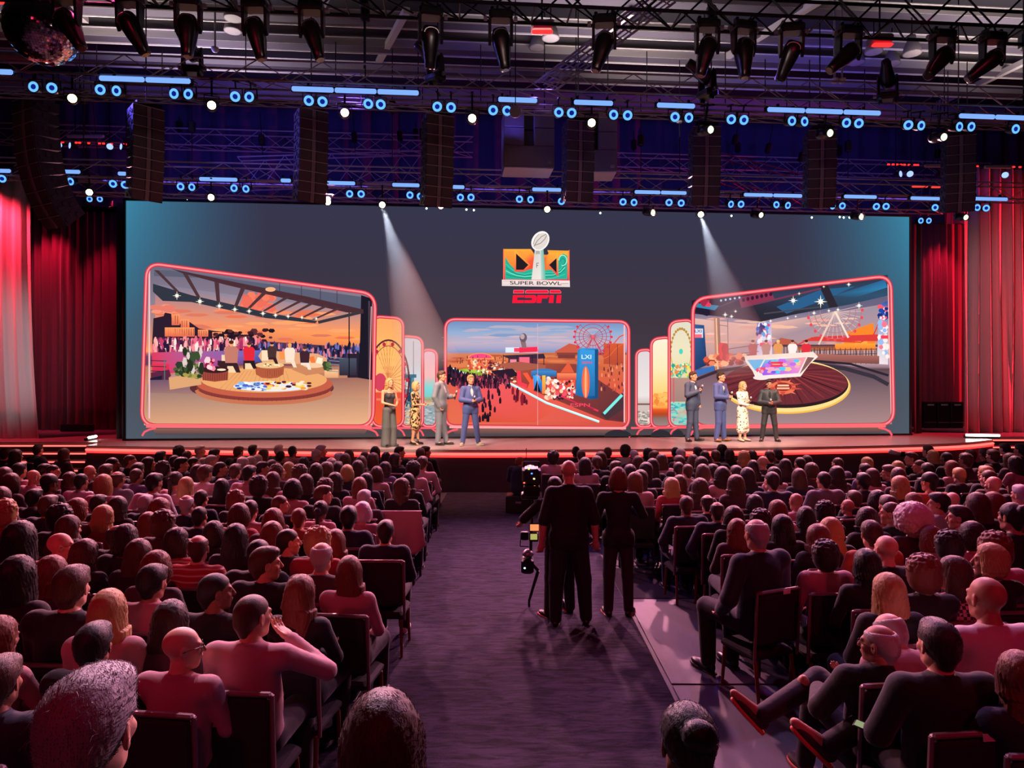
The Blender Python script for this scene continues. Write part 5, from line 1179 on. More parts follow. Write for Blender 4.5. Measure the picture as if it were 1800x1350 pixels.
# ---- head (origin at ear height, faces +y); bottom of chin about -0.115, crown +0.118
def build_head(fem, h=.0055):
    s = SDF((-.12, -.13, -.17), (.12, .16, .15), h); w = .93 if fem else 1
    s.ell((0, -.012, .035), (.076*w, .094, .084), 0)
    s.ell((0, .035, -.03), (.058*w, .062, .083), .03)
    s.ell((0, .06, -.088), (.026*w, .024, .024), .03)
    s.cap((-.045*w, .01, -.07), (-.02, .06, -.092), .018, .016, .02); s.cap((.045*w, .01, -.07), (.02, .06, -.092), .018, .016, .02)
    s.cap((-.038, .082, .026), (.038, .082, .026), .010, .010, .015)
    for x in (-1, 1):
        s.ell((x*.031, .098, .006), (.017, .014, .012), .010, 'c')
        s.ell((x*.031, .079, .006), (.0135, .0125, .0115), .003)
        s.ell((x*.046*w, .06, -.018), (.018, .02, .018), .015)
        s.ell((x*.079*w, -.002, -.004), (.009, .022, .034), .006, R=rotm('Z', x*.45))
        s.ell((x*.086*w, .004, -.002), (.006, .010, .018), .004, 'c')
    s.cap((0, .091, .018), (0, .113, -.022), .008, .012, .008); s.ell((0, .108, -.026), (.017, .012, .009), .006)
    s.ell((0, .093, -.050), (.023, .012, .0055), .006); s.ell((0, .092, -.060), (.020, .012, .0065), .005)
    s.cap((0, -.01, -.06), (0, -.025, -.16), .052*w, .050*w, .03)
    return s.mesh()
HEAD = {0: build_head(0, .0066), 1: build_head(1, .0066)}
NECK = -.125
# ---- hands: fingers point along -z, palm faces +y, thumb on the +x side (a right hand hanging down)
def build_hand(curl, h=.0048):
    s = SDF((-.07, -.05, -.22), (.09, .11, .04), h)
    s.ell((0, 0, -.05), (.042, .017, .052), 0); s.cap((0, 0, .03), (0, 0, -.03), .024, .026, .02, sc=(1.1, .8, 1))
    for i, (x, L) in enumerate(((.030, .072), (.010, .080), (-.010, .075), (-.029, .060))):
        a = np.array([x, 0, -.088]); ang = 0; p = a
        for j, fr in enumerate((.45, .32, .23)):
            ang += curl[0] if j == 0 else curl[1]
            q = p+np.array([x*.05, math.sin(ang)*L*fr, -math.cos(ang)*L*fr]); s.cap(p, q, .0095-.0012*j, .0088-.0012*j, .004); p = q
    p = np.array([.032, .008, -.035]); q = p+np.array([.030, .018, -.026]); s.cap(p, q, .013, .0105, .012); r = q+np.array([.004 if curl[0] > .6 else .012, .014+.012*curl[0], -.026]); s.cap(q, r, .0105, .0085, .005)
    return s.mesh()
HANDC = {'relax': build_hand((.25, .35), .0085), 'grip': build_hand((1.15, 1.05), .0085), 'half': build_hand((.6, .7), .0085)}
HAND = {'relax': build_hand((.25, .35)), 'grip': build_hand((1.15, 1.05)), 'half': build_hand((.6, .7))}
def frame(d, up=(0, 0, 1)):
    """rotation whose -z points along d"""
    d = Vector(d).normalized(); q = (-d).to_track_quat('Z', 'Y').to_matrix(); return np.array(q)
# ---- whole figure from joints
def figure(J, fem=False, top='shirt', bottom='trousers', yaw=0, nod=0, roll=0, hands=('relax', 'relax'), palm=(0, 0), res=.0195, sleeve=1.0, hem=.0, skirt_len=None, fat=1.0):
    """returns dict of mesh arrays: body, top, bottom and the head matrix"""
    j = {k: np.array(v, float) for k, v in J.items()}
    pel, che, neck = j['pelvis'], j['chest'], j['neck']
    head = j['head']; ws = (.90 if fem else 1.0)*fat
    allp = np.stack([v for v in j.values()]); lo = allp.min(0)-.22; hi = allp.max(0)+.22
    lo[2] = max(lo[2], allp[:, 2].min()-.06)
    sd = (j['shR']-j['shL']); sd /= np.linalg.norm(sd); yawb = math.atan2(sd[1], sd[0]); Rb = rotm('Z', yawb)
    tv = che-pel; pitch = math.atan2(tv[1]*math.cos(yawb)-tv[0]*math.sin(yawb), tv[2]); Rt = Rb @ rotm('X', -pitch)
    def torso(s, e, neckon=True):
        s.ell(pel, (.160*ws+e+(.012 if fem else 0), .115*fat+e, .115+e), .0, R=Rt)
        s.ell(pel*.5+che*.5, ((.118 if fem else .152)*fat+e, .095*fat+e, .15+e), .05, R=Rt)
        s.ell(che, (.152*ws+e, .105*fat+e, .165+e), .06, R=Rt)
        if fem:
            f = Rt @ np.array([0, .085, .01]); r_ = Rt @ np.array([.07, 0, 0]); s.ell(che+f-r_, (.055+e*.5, .05+e*.5, .055+e*.5), .03); s.ell(che+f+r_, (.055+e*.5, .05+e*.5, .055+e*.5), .03)
        c2 = che*.42+neck*.58
        s.cap(j['shL']*.75+c2*.25-(0,0,.01), j['shR']*.75+c2*.25-(0,0,.01), .050*ws+e*.6, None, .06)
        for S in 'LR': s.cap(neck-(0, 0, .03), j['sh'+S]*.8+c2*.2+(0, 0, .012), .045*ws, .038*ws+e*.5, .04)
        s.cap(c2+(0, 0, .0), neck, .075*ws+e*.3, .056*ws+e*.15, .03)
    def arm(s, S, e, to=1.0, wid=1.0):
        a, b, c = j['sh'+S], j['el'+S], j['wr'+S]; k = (.86 if fem else 1)*fat
        s.ell(a-(0, 0, .012), (.050*k+e, .052*k+e, .052*k+e), .045)
        if to > .5: s.cap(a, b, .050*k+e, .040*k+e*wid, .02); s.cap(b, b+(c-b)*min(1, (to-.5)*2), .041*k+e*wid, (.040-.013*min(1, (to-.5)*2))*k+e*wid, .015)
        else: s.cap(a, a+(b-a)*to*2, .050*k+e, .046*k+e*1.3, .02)
    def leg(s, S, e, wide=1.0, cal=1.0):
        a, b, c = j['hip'+S], j['kn'+S], j['an'+S]; k = (.95 if fem else 1)*fat
        s.cap(a, b, .086*k+e, .058*k+e*wide, .04)
        if cal > 0:
            m = b+(c-b)*.3; s.cap(b, c, .056*k+e*wide, .038*k+e*wide*1.2, .02)
            if e < .004: s.ell(m+np.array([0, -.012, 0]), (.048*k, .05*k, .1), .02)
    # body
    s = SDF(lo, hi, res)
    torso(s, 0); [arm(s, S, 0) for S in 'LR']; [leg(s, S, 0) for S in 'LR']
    s.cap(neck-(0, 0, .02), head+np.array([0, -.02, -.075]), .055*(.9 if fem else 1), .05*(.9 if fem else 1), .02)
    for S in 'LR': s.cap(j['an'+S]+(0, 0, -.02), j['to'+S], .036, .026, .02)
    parts = [s.mesh()]
    HR = rotm('Z', yaw) @ rotm('X', -nod) @ rotm('Y', roll)
    parts.append(xf(HEAD[int(fem)], HR, head))
    for S, sg in (('L', -1), ('R', 1)):
        d = j['wr'+S]-j['el'+S]; R = frame(d) @ rotm('Z', palm[0 if S == 'L' else 1])
        parts.append(xf((HAND if res < .0138 else HANDC)[hands[0 if S == 'L' else 1]], R*(.93 if fem else 1), j['wr'+S], mirror=(S == 'R')))
    out = {'body': parts, 'HM': Matrix.Translation(Vector(head)) @ Matrix(HR.tolist()).to_4x4()}
    # top
    e = {'shirt': .012, 'jacket': .022, 'tank': .008, 'dress': .012, 'blouse': .016}[top]
    s = SDF(lo, hi, res); torso(s, e)
    if not fem and top in ('shirt', 'jacket'): s.cap(che*.7+pel*.3, pel+(0, 0, -.02), .135*fat, .130*fat, .08, sc=(1.12, .80, 1))
    if top == 'tank':
        s.cut(lambda x, y, z: z-(che[2]+.10)+abs(x-che[0])*0)
        s.cap(che+np.array([-.09, .07, .08]), j['shL']*.65+neck*.35+np.array([0, 0, .03]), .012, .012, .005); s.cap(che+np.array([.09, .07, .08]), j['shR']*.65+neck*.35+np.array([0, 0, .03]), .012, .012, .005)
    else:
        for S in 'LR': arm(s, S, e*(1 if top != 'blouse' else 1.4), sleeve, 1.15 if top == 'jacket' else 1.0)
    if hem:    # long jacket skirt or dress
        for S in 'LR': s.cap(j['hip'+S]+(0, 0, .02), j['hip'+S]*(1-hem)+j['kn'+S]*hem, .088*fat+e, .085*fat+e+(.02 if top == 'dress' else .004), .05)
        if top == 'dress': s.cap((j['hipL']+j['hipR'])/2, (j['hipL']+j['hipR'])/2*(1-hem)+(j['knL']+j['knR'])/2*hem, .10, .12, .05, sc=(1.15, .9, 1))
    nk = neck+np.array([0, 0, .012 if top in ('shirt', 'jacket') else -.01])
    s.ell(nk+np.array([0, .0, .05]), (.058, .06, .055), .012, 'c')
    if top in ('shirt', 'jacket') and not fem:
        ring = [neck+np.array([.066*math.cos(a), -.004+.064*math.sin(a), .004-.016*math.sin(a)]) for a in [PI*.62+2*PI*.88*k/14-PI*.0 for k in range(15)]]
        for p_, q_ in zip(ring[:-1], ring[1:]): s.cap(p_, q_-np.array([0, 0, .0]), .010, None, .008, sc=(1, 1, 1.5))
    if top == 'jacket':
        f_ = Rt @ np.array([0, .14, 0]); s.ell(che*.45+neck*.55+f_, (.042, .06, .17), .012, 'c')
    out['top'] = [s.mesh()]
    if top == 'jacket':
        s = SDF(lo, hi, res*.8); torso(s, .013); s.cap(neck-(0, 0, .05), neck+(0, -.004, .02), .066*ws, .058*ws, .02); s.cut(lambda x, y, z: np.maximum(-(z-che[2]+.12), z-neck[2]-.028)); s.ell(neck+np.array([0, .0, .05]), (.047, .05, .05), .004, 'c'); out['under'] = [s.mesh()]
    if bottom != 'none':
        s = SDF((lo[0], lo[1], lo[2]), (hi[0], hi[1], max(pel[2]+.2, j['knL'][2]+.15, j['knR'][2]+.15)), res); e = .012
        s.ell(pel, (.160*ws+e+(.012 if fem else 0), .115*fat+e, .105+e), 0, R=Rt)
        wd = {'trousers': 1.6, 'wide': 4.2, 'slim': 1.0}[bottom]
        for S in 'LR': leg(s, S, e, wd)
        if bottom == 'wide':
            for S in 'LR': s.cap(j['kn'+S], j['an'+S]-(0, 0, .03), .085, .12, .02)
        out['bottom'] = [s.mesh()]
    return out
# ---- hair (head coordinates)
def strands(s, n=46, a=.0022):
    x, y, z = s.ax[0][:, None, None], s.ax[1][None, :, None], s.ax[2][None, None, :]
    s.f = s.f+a*np.sin(n*np.arctan2(x, -y)+6*np.sin(14*z))*np.clip(1-(z-.02)/.12, .15, 1)+a*.6*np.sin((n*2.3)*np.arctan2(x, -y)+2*np.sin(31*z))
def build_hair(kind, seed=0, h=.0072):
    rs = np.random.RandomState(seed)
    big = {'afro': .26, 'long': .14, 'curly': .19}.get(kind, .135)
    zl = {'long': -.46, 'bob': -.19, 'pony': -.34}.get(kind, -.20 if kind == 'curly' else -.15)
    s = SDF((-big-.02, -big-.05, zl), (big+.02, .15, max(.16, big+.04)), h if kind != "long" else .009)
    face = lambda x, y, z: (y-.055)+(z-.085)*(-.9)*(z > 0)*0-np.maximum(0, (z-.055))*1.1
    if kind in ('short', 'side', 'buzz', 'rim'):
        e = {'short': .012, 'side': .017, 'buzz': .005, 'rim': .006}[kind]
        s.ell((0, -.014, .037), (.077+e, .096+e, .085+e*1.2), 0)
        s.cap((0, -.06, -.02), (0, -.05, -.075), .052+e*.6, .035+e*.5, .03)
        if kind in ('side', 'short'): s.ell((.01, .045, .098), (.058, .05, .028), .03)
        s.cut(lambda x, y, z: np.maximum((y-.03)-np.maximum(0, z-.03)*1.5, -.095-z))
        for x in (-1, 1): s.ell((x*.092, .012, -.012), (.03, .035, .05), .01, 'c')
        if kind == 'rim': s.ell((0, .0, .115), (.062, .095, .048), .03, 'c')
        if kind in ('short', 'side'): strands(s, 40, .0016)
    elif kind == 'long' or kind == 'bob' or kind == 'pony':
        e = .018
        s.ell((0, -.014, .037), (.077+e, .096+e, .085+e*1.1), 0)
        if kind == 'long':
            s.ell((0, -.045, -.06), (.100, .062, .12), .05); s.ell((0, -.068, -.19), (.112, .040, .17), .06); s.ell((.01, -.070, -.31), (.095, .032, .12), .05)
            for x in (-1, 1): s.ell((x*.085, -.005, -.09), (.026, .04, .14), .03)
        elif kind == 'bob':
            s.ell((0, -.04, -.045), (.104, .080, .10), .05)
            for x in (-1, 1): s.ell((x*.083, .0, -.06), (.028, .045, .085), .03)
        else:
            s.ell((0, -.125, .03), (.035, .03, .035), .01); s.cap((0, -.14, .02), (0, -.13, -.24), .032, .020, .03)
        s.cut(lambda x, y, z: (y-.055)-np.maximum(0, z-.05)*1.2)
        s.ell((0, .085, -.03), (.066, .08, .125), .012, 'c')
        strands(s, 34, .0030)
    elif kind == 'bun':
        s.ell((0, -.014, .037), (.085, .104, .092), 0); s.ell((0, -.105, .075), (.052, .045, .048), .006)
        s.cap((0, -.06, -.02), (0, -.05, -.07), .05, .035, .03)
        s.cut(lambda x, y, z: (y-.045)-np.maximum(0, z-.03)*1.5); strands(s, 50, .0015)
        for x in (-1, 1): s.ell((x*.092, .012, -.012), (.03, .035, .05), .01, 'c')
    elif kind in ('curly', 'afro'):
        R_ = .106 if kind == 'curly' else .17
        s.ell((0, -.03, .035 if kind == 'curly' else .05), (R_, R_*1.02, R_*.95), 0)
        if kind == 'curly': s.ell((0, -.05, -.04), (.104, .085, .09), .05)
        for _ in range(420 if kind == 'afro' else 300):
            v = rs.randn(3); v /= np.linalg.norm(v)
            if v[1] > .55: continue
            if kind == 'afro' and v[2] < -.75: continue
            c = np.array([0, -.03, .04])+v*np.array([R_, R_, R_*.95])*(.96); 
            if kind == 'curly' and v[2] < -.2: c[2] -= .04
            s.ell(c, tuple(rs.uniform(.008, .015, 3)*(1.7 if kind == 'afro' else 1.15)), .004)
        s.cut(lambda x, y, z: (y-.06)-np.maximum(0, z-.05)*1.2); s.ell((0, .10, -.04), (.066, .08, .115), .012, 'c')
    elif kind == 'cap':
        s.ell((0, -.014, .045), (.088, .106, .092), 0); s.cut(lambda x, y, z: (.012-z)); s.ell((0, .105, .035), (.07, .065, .010), .01)
        s.cap((0, -.06, .0), (0, -.05, -.075), .055, .038, .02)
    return s.mesh()
HAIRK = {'s': ['short', 'side', 'short', 'buzz'], 'b': [], 'g': ['rim'], 'l': ['long'], 'o': ['bob'], 'c': ['curly'], 'p': ['pony'], 'u': ['bun'], 'h': ['cap'], 'a': ['afro']}
M_h0 = mat('hair', '241812', .5, bump=.25, scale=260, stretch=(1, 1, .12), sheen=.2)
HAIR = {}
for k_ in ('short', 'side', 'buzz', 'rim', 'long', 'bob', 'curly', 'pony', 'bun', 'cap', 'afro'):
    HAIR[k_] = to_mesh('hair', [build_hair(k_, 3)], M_h0)
def build_hair2(kind, sd, warp):
    V, F = build_hair(kind, sd); V = V.copy(); V[:, 0] *= warp[0]; V[:, 0] += .02*np.sin(9*V[:, 2]+sd)*(V[:, 2] < -.08); V[:, 2] = np.where(V[:, 2] < 0, V[:, 2]*warp[1], V[:, 2]); return V, F
HAIR['long2'] = to_mesh('hair', [build_hair2('long', 5, (1.08, .72))], M_h0); HAIR['long3'] = to_mesh('hair', [build_hair2('long', 9, (.94, 1.0))], M_h0); HAIR['bob2'] = to_mesh('hair', [build_hair2('bob', 5, (1.06, .8))], M_h0)
def flyaway(me, n, seed, L=.05, r=.0007, zmin=-.05, back=True):
    """loose single hairs added to a copy of a hair mesh"""
    rs = random.Random(seed); me2 = me.copy(); bm = bmesh.new(); bm.from_mesh(me2); bm.verts.ensure_lookup_table(); vs = [v for v in bm.verts if v.co.z > zmin]
    vs = [(v.co.copy(), v.normal.copy()) for v in rs.choices(vs, k=n)]
    for p, nr in vs:
        d = (nr+Vector((rs.gauss(0, .5), rs.gauss(0, .5), rs.gauss(.1, .4)))).normalized(); pts = [p-nr*.004]
        for k in range(4): pts.append(pts[-1]+d*L/4*rs.uniform(.6, 1.3)); d = (d+Vector((rs.gauss(0, .25), rs.gauss(0, .25), -.28))).normalized()
        rings = []
        for k, q in enumerate(pts):
            rr_ = r*(1-k*.18); rings.append([bm.verts.new(q+Vector((rr_*math.cos(a), rr_*math.sin(a), rr_*math.sin(a*2)))) for a in (0, 2.1, 4.2)])
        for k in range(4):
            for i in range(3): bm.faces.new((rings[k][i], rings[k][(i+1) % 3], rings[k+1][(i+1) % 3], rings[k+1][i]))
    bm.to_mesh(me2); bm.free(); return me2
def comb(me, n, seed, L=.06, r=.0006, lift=.25, down=.5, steps=5, region=None, **_):
    """single hairs lying along a hair mesh, combed away from the crown"""
    rs = random.Random(seed); me2 = me.copy(); vs = [v for v in me.vertices if region is None or region(v.co)]
    V = [v.co[:] for v in me.vertices]; F = []; NV = []
    base = len(V); bvh = BVHTree.FromPolygons([Vector(v) for v in V], [tuple(p.vertices) for p in me.polygons])
    for v in rs.choices(vs, k=n):
        p = v.co.copy(); nr = v.normal.copy()
        if nr.length < .1: continue
        t = Vector((p.x, p.y+.02, -down)); t = (t-nr*t.dot(nr)); t.normalize(); l = lift*rs.uniform(.1, 1); d = (t+nr*l+Vector((rs.gauss(0, .22), rs.gauss(0, .22), rs.gauss(0, .1)))).normalized()
        q = p-nr*.003; LL = L*rs.uniform(.5, 1.4); o = base+len(NV)
        for k in range(steps):
            w = r*(1-.8*k/(steps-1)); s_ = d.cross(nr); s_ = s_.normalized() if s_.length > .01 else Vector((1, 0, 0)); u_ = s_.cross(d)
            for a in (0, 2.09, 4.19): NV.append(tuple(q+s_*w*math.cos(a)+u_*w*math.sin(a)))
            q = q+d*LL/(steps-1); lc, nn, _i, _d = bvh.find_nearest(q)
            hgt = l*LL*.9*(k+1)/(steps-1)+.0012; q = lc+nn*hgt if down > -9 else q
            t = Vector((p.x*.6, p.y*.6, -down-.15)); t = t-nn*t.dot(nn); t = t.normalized() if t.length > .05 else d; d = (d*.55+t*.45+nn*l*.3+Vector((rs.gauss(0, .10), rs.gauss(0, .10), rs.gauss(0, .05)))).normalized(); nr = nn
        for k in range(steps-1):
            for i in range(3): F.append((o+k*3+i, o+k*3+(i+1) % 3, o+k*3+3+(i+1) % 3, o+k*3+3+i))
    fs = [tuple(p.vertices) for p in me.polygons]+F
    m = bpy.data.meshes.new('hair'); m.from_pydata(V+NV, [], fs); m.polygons.foreach_set('use_smooth', [True]*len(m.polygons)); m.materials.append(M_h0); return m
NEARHAIR = {}
for k_ in ('short', 'side', 'long', 'long2', 'long3', 'bob', 'bob2', 'curly', 'pony', 'rim'):
    lg_ = k_ in ('long', 'long2', 'long3', 'bob', 'bob2', 'pony')
    NEARHAIR[k_] = comb(HAIR[k_], 800, 5, L=.08 if lg_ else .035, r=.0009, lift=.10 if lg_ else .5 if k_ != 'curly' else 1.2, down=1.2 if lg_ else .3, steps=4)
NEARHAIR['afro'] = comb(HAIR['afro'], 3500, 8, L=.03, r=.0012, lift=3, down=0, steps=3)
# ---- shoe (points +y, origin at ankle)
def build_shoe(kind='shoe'):
    s = SDF((-.07, -.12, -.10), (.07, .24, .06), .007)
    s.ell((0, -.02, -.045), (.038, .055, .045), 0); s.ell((0, .09, -.06), (.044, .10, .032), .04); s.cap((0, -.015, -.03), (0, -.01, .02), .036, .034, .02)
    s.cut(lambda x, y, z: -.078-z); return s.mesh()
def build_sole():
    s = SDF((-.07, -.12, -.11), (.07, .24, -.05), .007); s.ell((0, -.03, -.085), (.042, .065, .03), 0); s.ell((0, .09, -.085), (.047, .112, .03), .03); s.cut(lambda x, y, z: np.maximum(-.098-z, z+.074)); return s.mesh()
M_shoe = mat('black_shoe', '141216', .35); SHOE = to_mesh('shoe', [build_shoe()], M_shoe); SOLE = to_mesh('sole', [build_sole()], mat('dark_sole', '241c20', .6))
def add_shoe(root, an, to, m=None, sole=None, pitch=None):
    d = Vector(to)-Vector(an); yaw = math.atan2(d.y, d.x)-PI/2
    horiz = math.hypot(d.x, d.y); pt = math.atan2(d.z+.075, horiz) if pitch is None else pitch
    M = Matrix.Translation(Vector(an)) @ Matrix.Rotation(yaw, 4, 'Z') @ Matrix.Rotation(pt, 4, 'X')
    o = link('shoe', SHOE, root, M=M)
    if m: setm(o, m)
    q = link('sole', SOLE, o); 
    if sole: setm(q, sole)
    return o
def setm(o, m):
    o.material_slots[0].link = 'OBJECT'; o.material_slots[0].material = m
SKIN = [mat('skin_light', 'c98f74', .55, bump=.05, scale=120), mat('skin_tan', 'a9705a', .55, bump=.05, scale=120), mat('skin_brown', '7a4a38', .5, bump=.05, scale=120), mat('skin_pale', 'dba68c', .55, bump=.05, scale=120)]
HM_ = {c: mat(n, col, .5, bump=.3, scale=240, stretch=(1, 1, .1), sheen=.12, spec=.35) for c, n, col in (('k', 'black_hair', '16100f'), ('d', 'dark_brown_hair', '2a1a14'), ('n', 'brown_hair', '4a2e20'), ('r', 'auburn_hair', '6e3a26'), ('y', 'blond_hair', 'b08a58'), ('e', 'grey_hair', 'aca6a6'), ('w', 'white_hair', 'd8d0cc'))}
CL = {c: mat(n, col, .85, bump=.35, scale=18, sheen=.15) for c, n, col in (('k', 'black_cloth', '131217'), ('n', 'navy_cloth', '1a1e34'), ('w', 'white_cloth', 'c9c0c0'), ('g', 'grey_cloth', '66606a'), ('u', 'purple_cloth', '5c4c74'), ('r', 'red_cloth', '9a3038'), ('o', 'orange_cloth', 'b25030'), ('m', 'maroon_cloth', '3f2630'), ('p', 'pink_cloth', 'b08088'), ('d', 'dark_cloth', '221c24'))}
def pattern(name, kind, c1, c2, scale):
    m = mat(name, c1, .85); nt = m.node_tree; b = nt.nodes['Principled BSDF']; tc = nt.nodes.new('ShaderNodeTexCoord')
    if kind == 'check': t = nt.nodes.new('ShaderNodeTexChecker'); t.inputs['Scale'].default_value = scale; t.inputs['Color1'].default_value = (*lin(c1), 1); t.inputs['Color2'].default_value = (*lin(c2), 1); out = t.outputs['Color']; nt.links.new(tc.outputs['Object'], t.inputs['Vector'])
    else:
        if kind == 'stripe': t = nt.nodes.new('ShaderNodeTexWave'); t.wave_type = 'BANDS'; t.bands_direction = 'Z'; t.inputs['Scale'].default_value = scale; src = t.outputs['Fac']; pos = (.82, .86)
        elif kind == 'spots': t = nt.nodes.new('ShaderNodeTexVoronoi'); t.inputs['Scale'].default_value = scale; src = t.outputs['Distance']; pos = (.28, .32)
        else: t = nt.nodes.new('ShaderNodeTexNoise'); t.inputs['Scale'].default_value = scale; t.inputs['Detail'].default_value = 1; src = t.outputs['Fac']; pos = (.46, .50)
        nt.links.new(tc.outputs['Object'], t.inputs['Vector']); r = nt.nodes.new('ShaderNodeValToRGB'); r.color_ramp.elements[0].position, r.color_ramp.elements[1].position = pos
        r.color_ramp.elements[0].color = (*lin(c1), 1); r.color_ramp.elements[1].color = (*lin(c2), 1); nt.links.new(src, r.inputs[0]); out = r.outputs[0]
    nt.links.new(out, b.inputs['Base Color']); return m
CL['t'] = pattern('striped_cloth', 'stripe', 'a03434', 'c8b0b0', 6.5); CL['x'] = pattern('checked_cloth', 'check', 'd0a0a4', '3c1c28', 42)
# ---- seated joints (origin on the floor under the hips, facing +y)
def seated(arm='lap', sh=.19, lean=0, cross=False, cx=0):
    J = dict(pelvis=(0, 0, .55), chest=(0, -.03+lean*.5, .88), neck=(0, -.015+lean, 1.045-abs(lean)*.2), head=(0, .015+lean*1.25, 1.185-abs(lean)*.5),
             hipL=(-.09, .02, .53), hipR=(.09, .02, .53), knL=(-.12, .45, .53), knR=(.12, .45, .53), anL=(-.12, .43, .10), anR=(.12, .43, .10), toL=(-.13, .56, .035), toR=(.13, .56, .035))
    zs = 1.00-abs(lean)*.2; ys = -.03+lean*.85
    J['shL'], J['shR'] = (-sh, ys, zs), (sh, ys, zs)
    if arm == 'lap': J.update(elL=(-sh-.055, .06+lean*.6, .735), elR=(sh+.055, .06+lean*.6, .735), wrL=(-.12, .27, .64), wrR=(.12, .27, .64))
    if arm == 'fold': J.update(elL=(-sh-.05, .10, .75), elR=(sh+.05, .10, .75), wrL=(.05, .19, .78), wrR=(-.05, .19, .74))
    if arm == 'chin': J.update(elL=(-sh-.055, .06, .735), wrL=(-.08, .25, .64), elR=(sh+.02, .24, .80), wrR=(.06, .17, 1.03))
    if arm == 'out': J.update(elL=(-sh-.13, -.06, .76), wrL=(-sh-.05, .12, .62), elR=(sh+.08, .04, .74), wrR=(.14, .28, .62))
    if arm == 'eye': J.update(elL=(-sh-.055, .06, .735), wrL=(-.08, .25, .64), elR=(sh+.19, .12, .86), wrR=(.145, .19, 1.01))
    if cross: J.update(knL=(-.05, .43, .63), anL=(.12, .62, .42), toL=(.20, .74, .42))
    return J
# ================================================================= chairs
M_seat = mat('chair_fabric', '1d1a22', .9, bump=.3, scale=120); M_cleg = mat('chair_leg_wood', '6b3328', .5); M_crim = mat('chair_rim', '7d5c60', .4, .3)
def chair_parts():
    s = MB(); s.rbox((0, .02, .385), (.43, .43, .07), .025); seat = s.mesh('seat', M_seat)
    T = Matrix.Rotation(.07, 4, 'X')
    b = MB(); b.rbox((0, -.225, .70), (.43, .05, .42), .02, T); back = b.mesh('backrest', M_seat)
    f = MB(); f.rbox((0, -.243, .925), (.46, .04, .028), .01); 
    for x in (-1, 1): f.tube((x*.226, -.21, .36), (x*.226, -.243, .925), .014, n=6)
    f.tube((-.22, -.236, .86), (.22, -.236, .86), .007, n=5); fr = f.mesh('back_frame', M_crim)
    lg = []
    for x in (-1, 1):
        for (y0, y1) in ((.19, .21), (-.18, -.24)):
            l = MB(); l.tube((x*.19, y0, .35), (x*.205, y1, 0), .018, .013, 8); lg.append(l.mesh('leg', M_cleg))
    return seat, back, fr, lg
CP = chair_parts()
fm = MB()
fm.rbox((0, .02, .385), (.43, .43, .07), .02); fm.rbox((0, -.235, .70), (.43, .05, .42), .02)
for x in (-1, 1):
    for y in (.19, -.22): fm.tube((x*.2, y, .35), (x*.2, y, 0), .016, n=5)
fm.m = 1; fm.rbox((0, -.243, .925), (.46, .04, .028), .01)
FARCH = fm.mesh('chair', [M_seat, M_crim])
M_tag = mat('paper_tag', 'd8d0cc', .7)
def place_chair(x, y, rz, label, near, group, z=0, k=1, tagc=False):
    if near:
        r = empty('chair', (x, y, z), rz); link('seat', CP[0], r); link('backrest', CP[1], r); link('back_frame', CP[2], r)
        for l in CP[3]: link('leg', l, r)
        if tagc: t = MB(); t.rbox((.06, -.268, .918), (.075, .006, .04), .002); t.build('paper_tag', M_tag, r)
    else:
        r = link('chair', FARCH, None, (x, y, z)); r.rotation_euler = (0, 0, rz)
    tag(r, label, 'chair', group); return r
# ================================================================= audience
def bake(F, nm):
    d = {'body': to_mesh('person', F['body'], SKIN[0]), 'top': to_mesh(nm, F['top'], CL['k']), 'HM': F['HM'], 'topname': nm}
    if 'under' in F: d['under'] = to_mesh('shirt', F['under'], CL['w'])
    if 'bottom' in F: d['bottom'] = to_mesh('trousers', F['bottom'], CL['k'])
    return d
VAR = {}
def var(key, J, **kw):
    nm = {'shirt': 'shirt', 'jacket': 'jacket', 'tank': 'top', 'dress': 'dress', 'blouse': 'blouse'}[kw.get('top', 'shirt')]
    F = figure(J, **kw); VAR[key] = bake(F, nm); VAR[key]['J'] = J
for t_ in ('shirt', 'jacket'):
    var('mlean'+t_, seated('lap', lean=.2), top=t_, yaw=.3, nod=.35); var('meye'+t_, seated('eye', .195), top=t_, yaw=-.5)
    var('m0'+t_, seated('lap'), top=t_, yaw=.08); var('m1'+t_, seated('out', .195), top=t_, yaw=-.15, nod=.12); var('m2'+t_, seated('fold', .19), top=t_, yaw=.2, nod=-.05)
    var('mR'+t_, seated('lap'), top=t_, yaw=-.95); var('mL'+t_, seated('out'), top=t_, yaw=.95)
for t_ in ('shirt', 'blouse'):
    var('f0'+t_, seated('lap', .165), fem=True, top=t_, yaw=.1); var('f1'+t_, seated('fold', .165), fem=True, top=t_, yaw=-.2, nod=.1)
    var('fR'+t_, seated('lap', .165), fem=True, top=t_, yaw=-.9); var('fL'+t_, seated('lap', .165), fem=True, top=t_, yaw=.9)
def assemble(v, M, skin, topm, botm, hair, hm, shoes=True, shoem=None, solem=None, under=False):
    r = link('person', v['body'], None, M=M); setm(r, skin)
    t = link(v['topname'], v['top'], r); setm(t, topm)
    if 'bottom' in v: q = link('trousers', v['bottom'], r); setm(q, botm)
    if under and 'under' in v: q = link('shirt', v['under'], r); setm(q, CL['w'])
    if hair: h = link('cap' if hair == 'cap' else 'hair', HAIR[hair] if isinstance(hair, str) else hair, r, M=v['HM']); setm(h, hm)
    if shoes:
        for S in 'LR': add_shoe(r, v['J']['an'+S], v['J']['to'+S], shoem, solem)
    return r
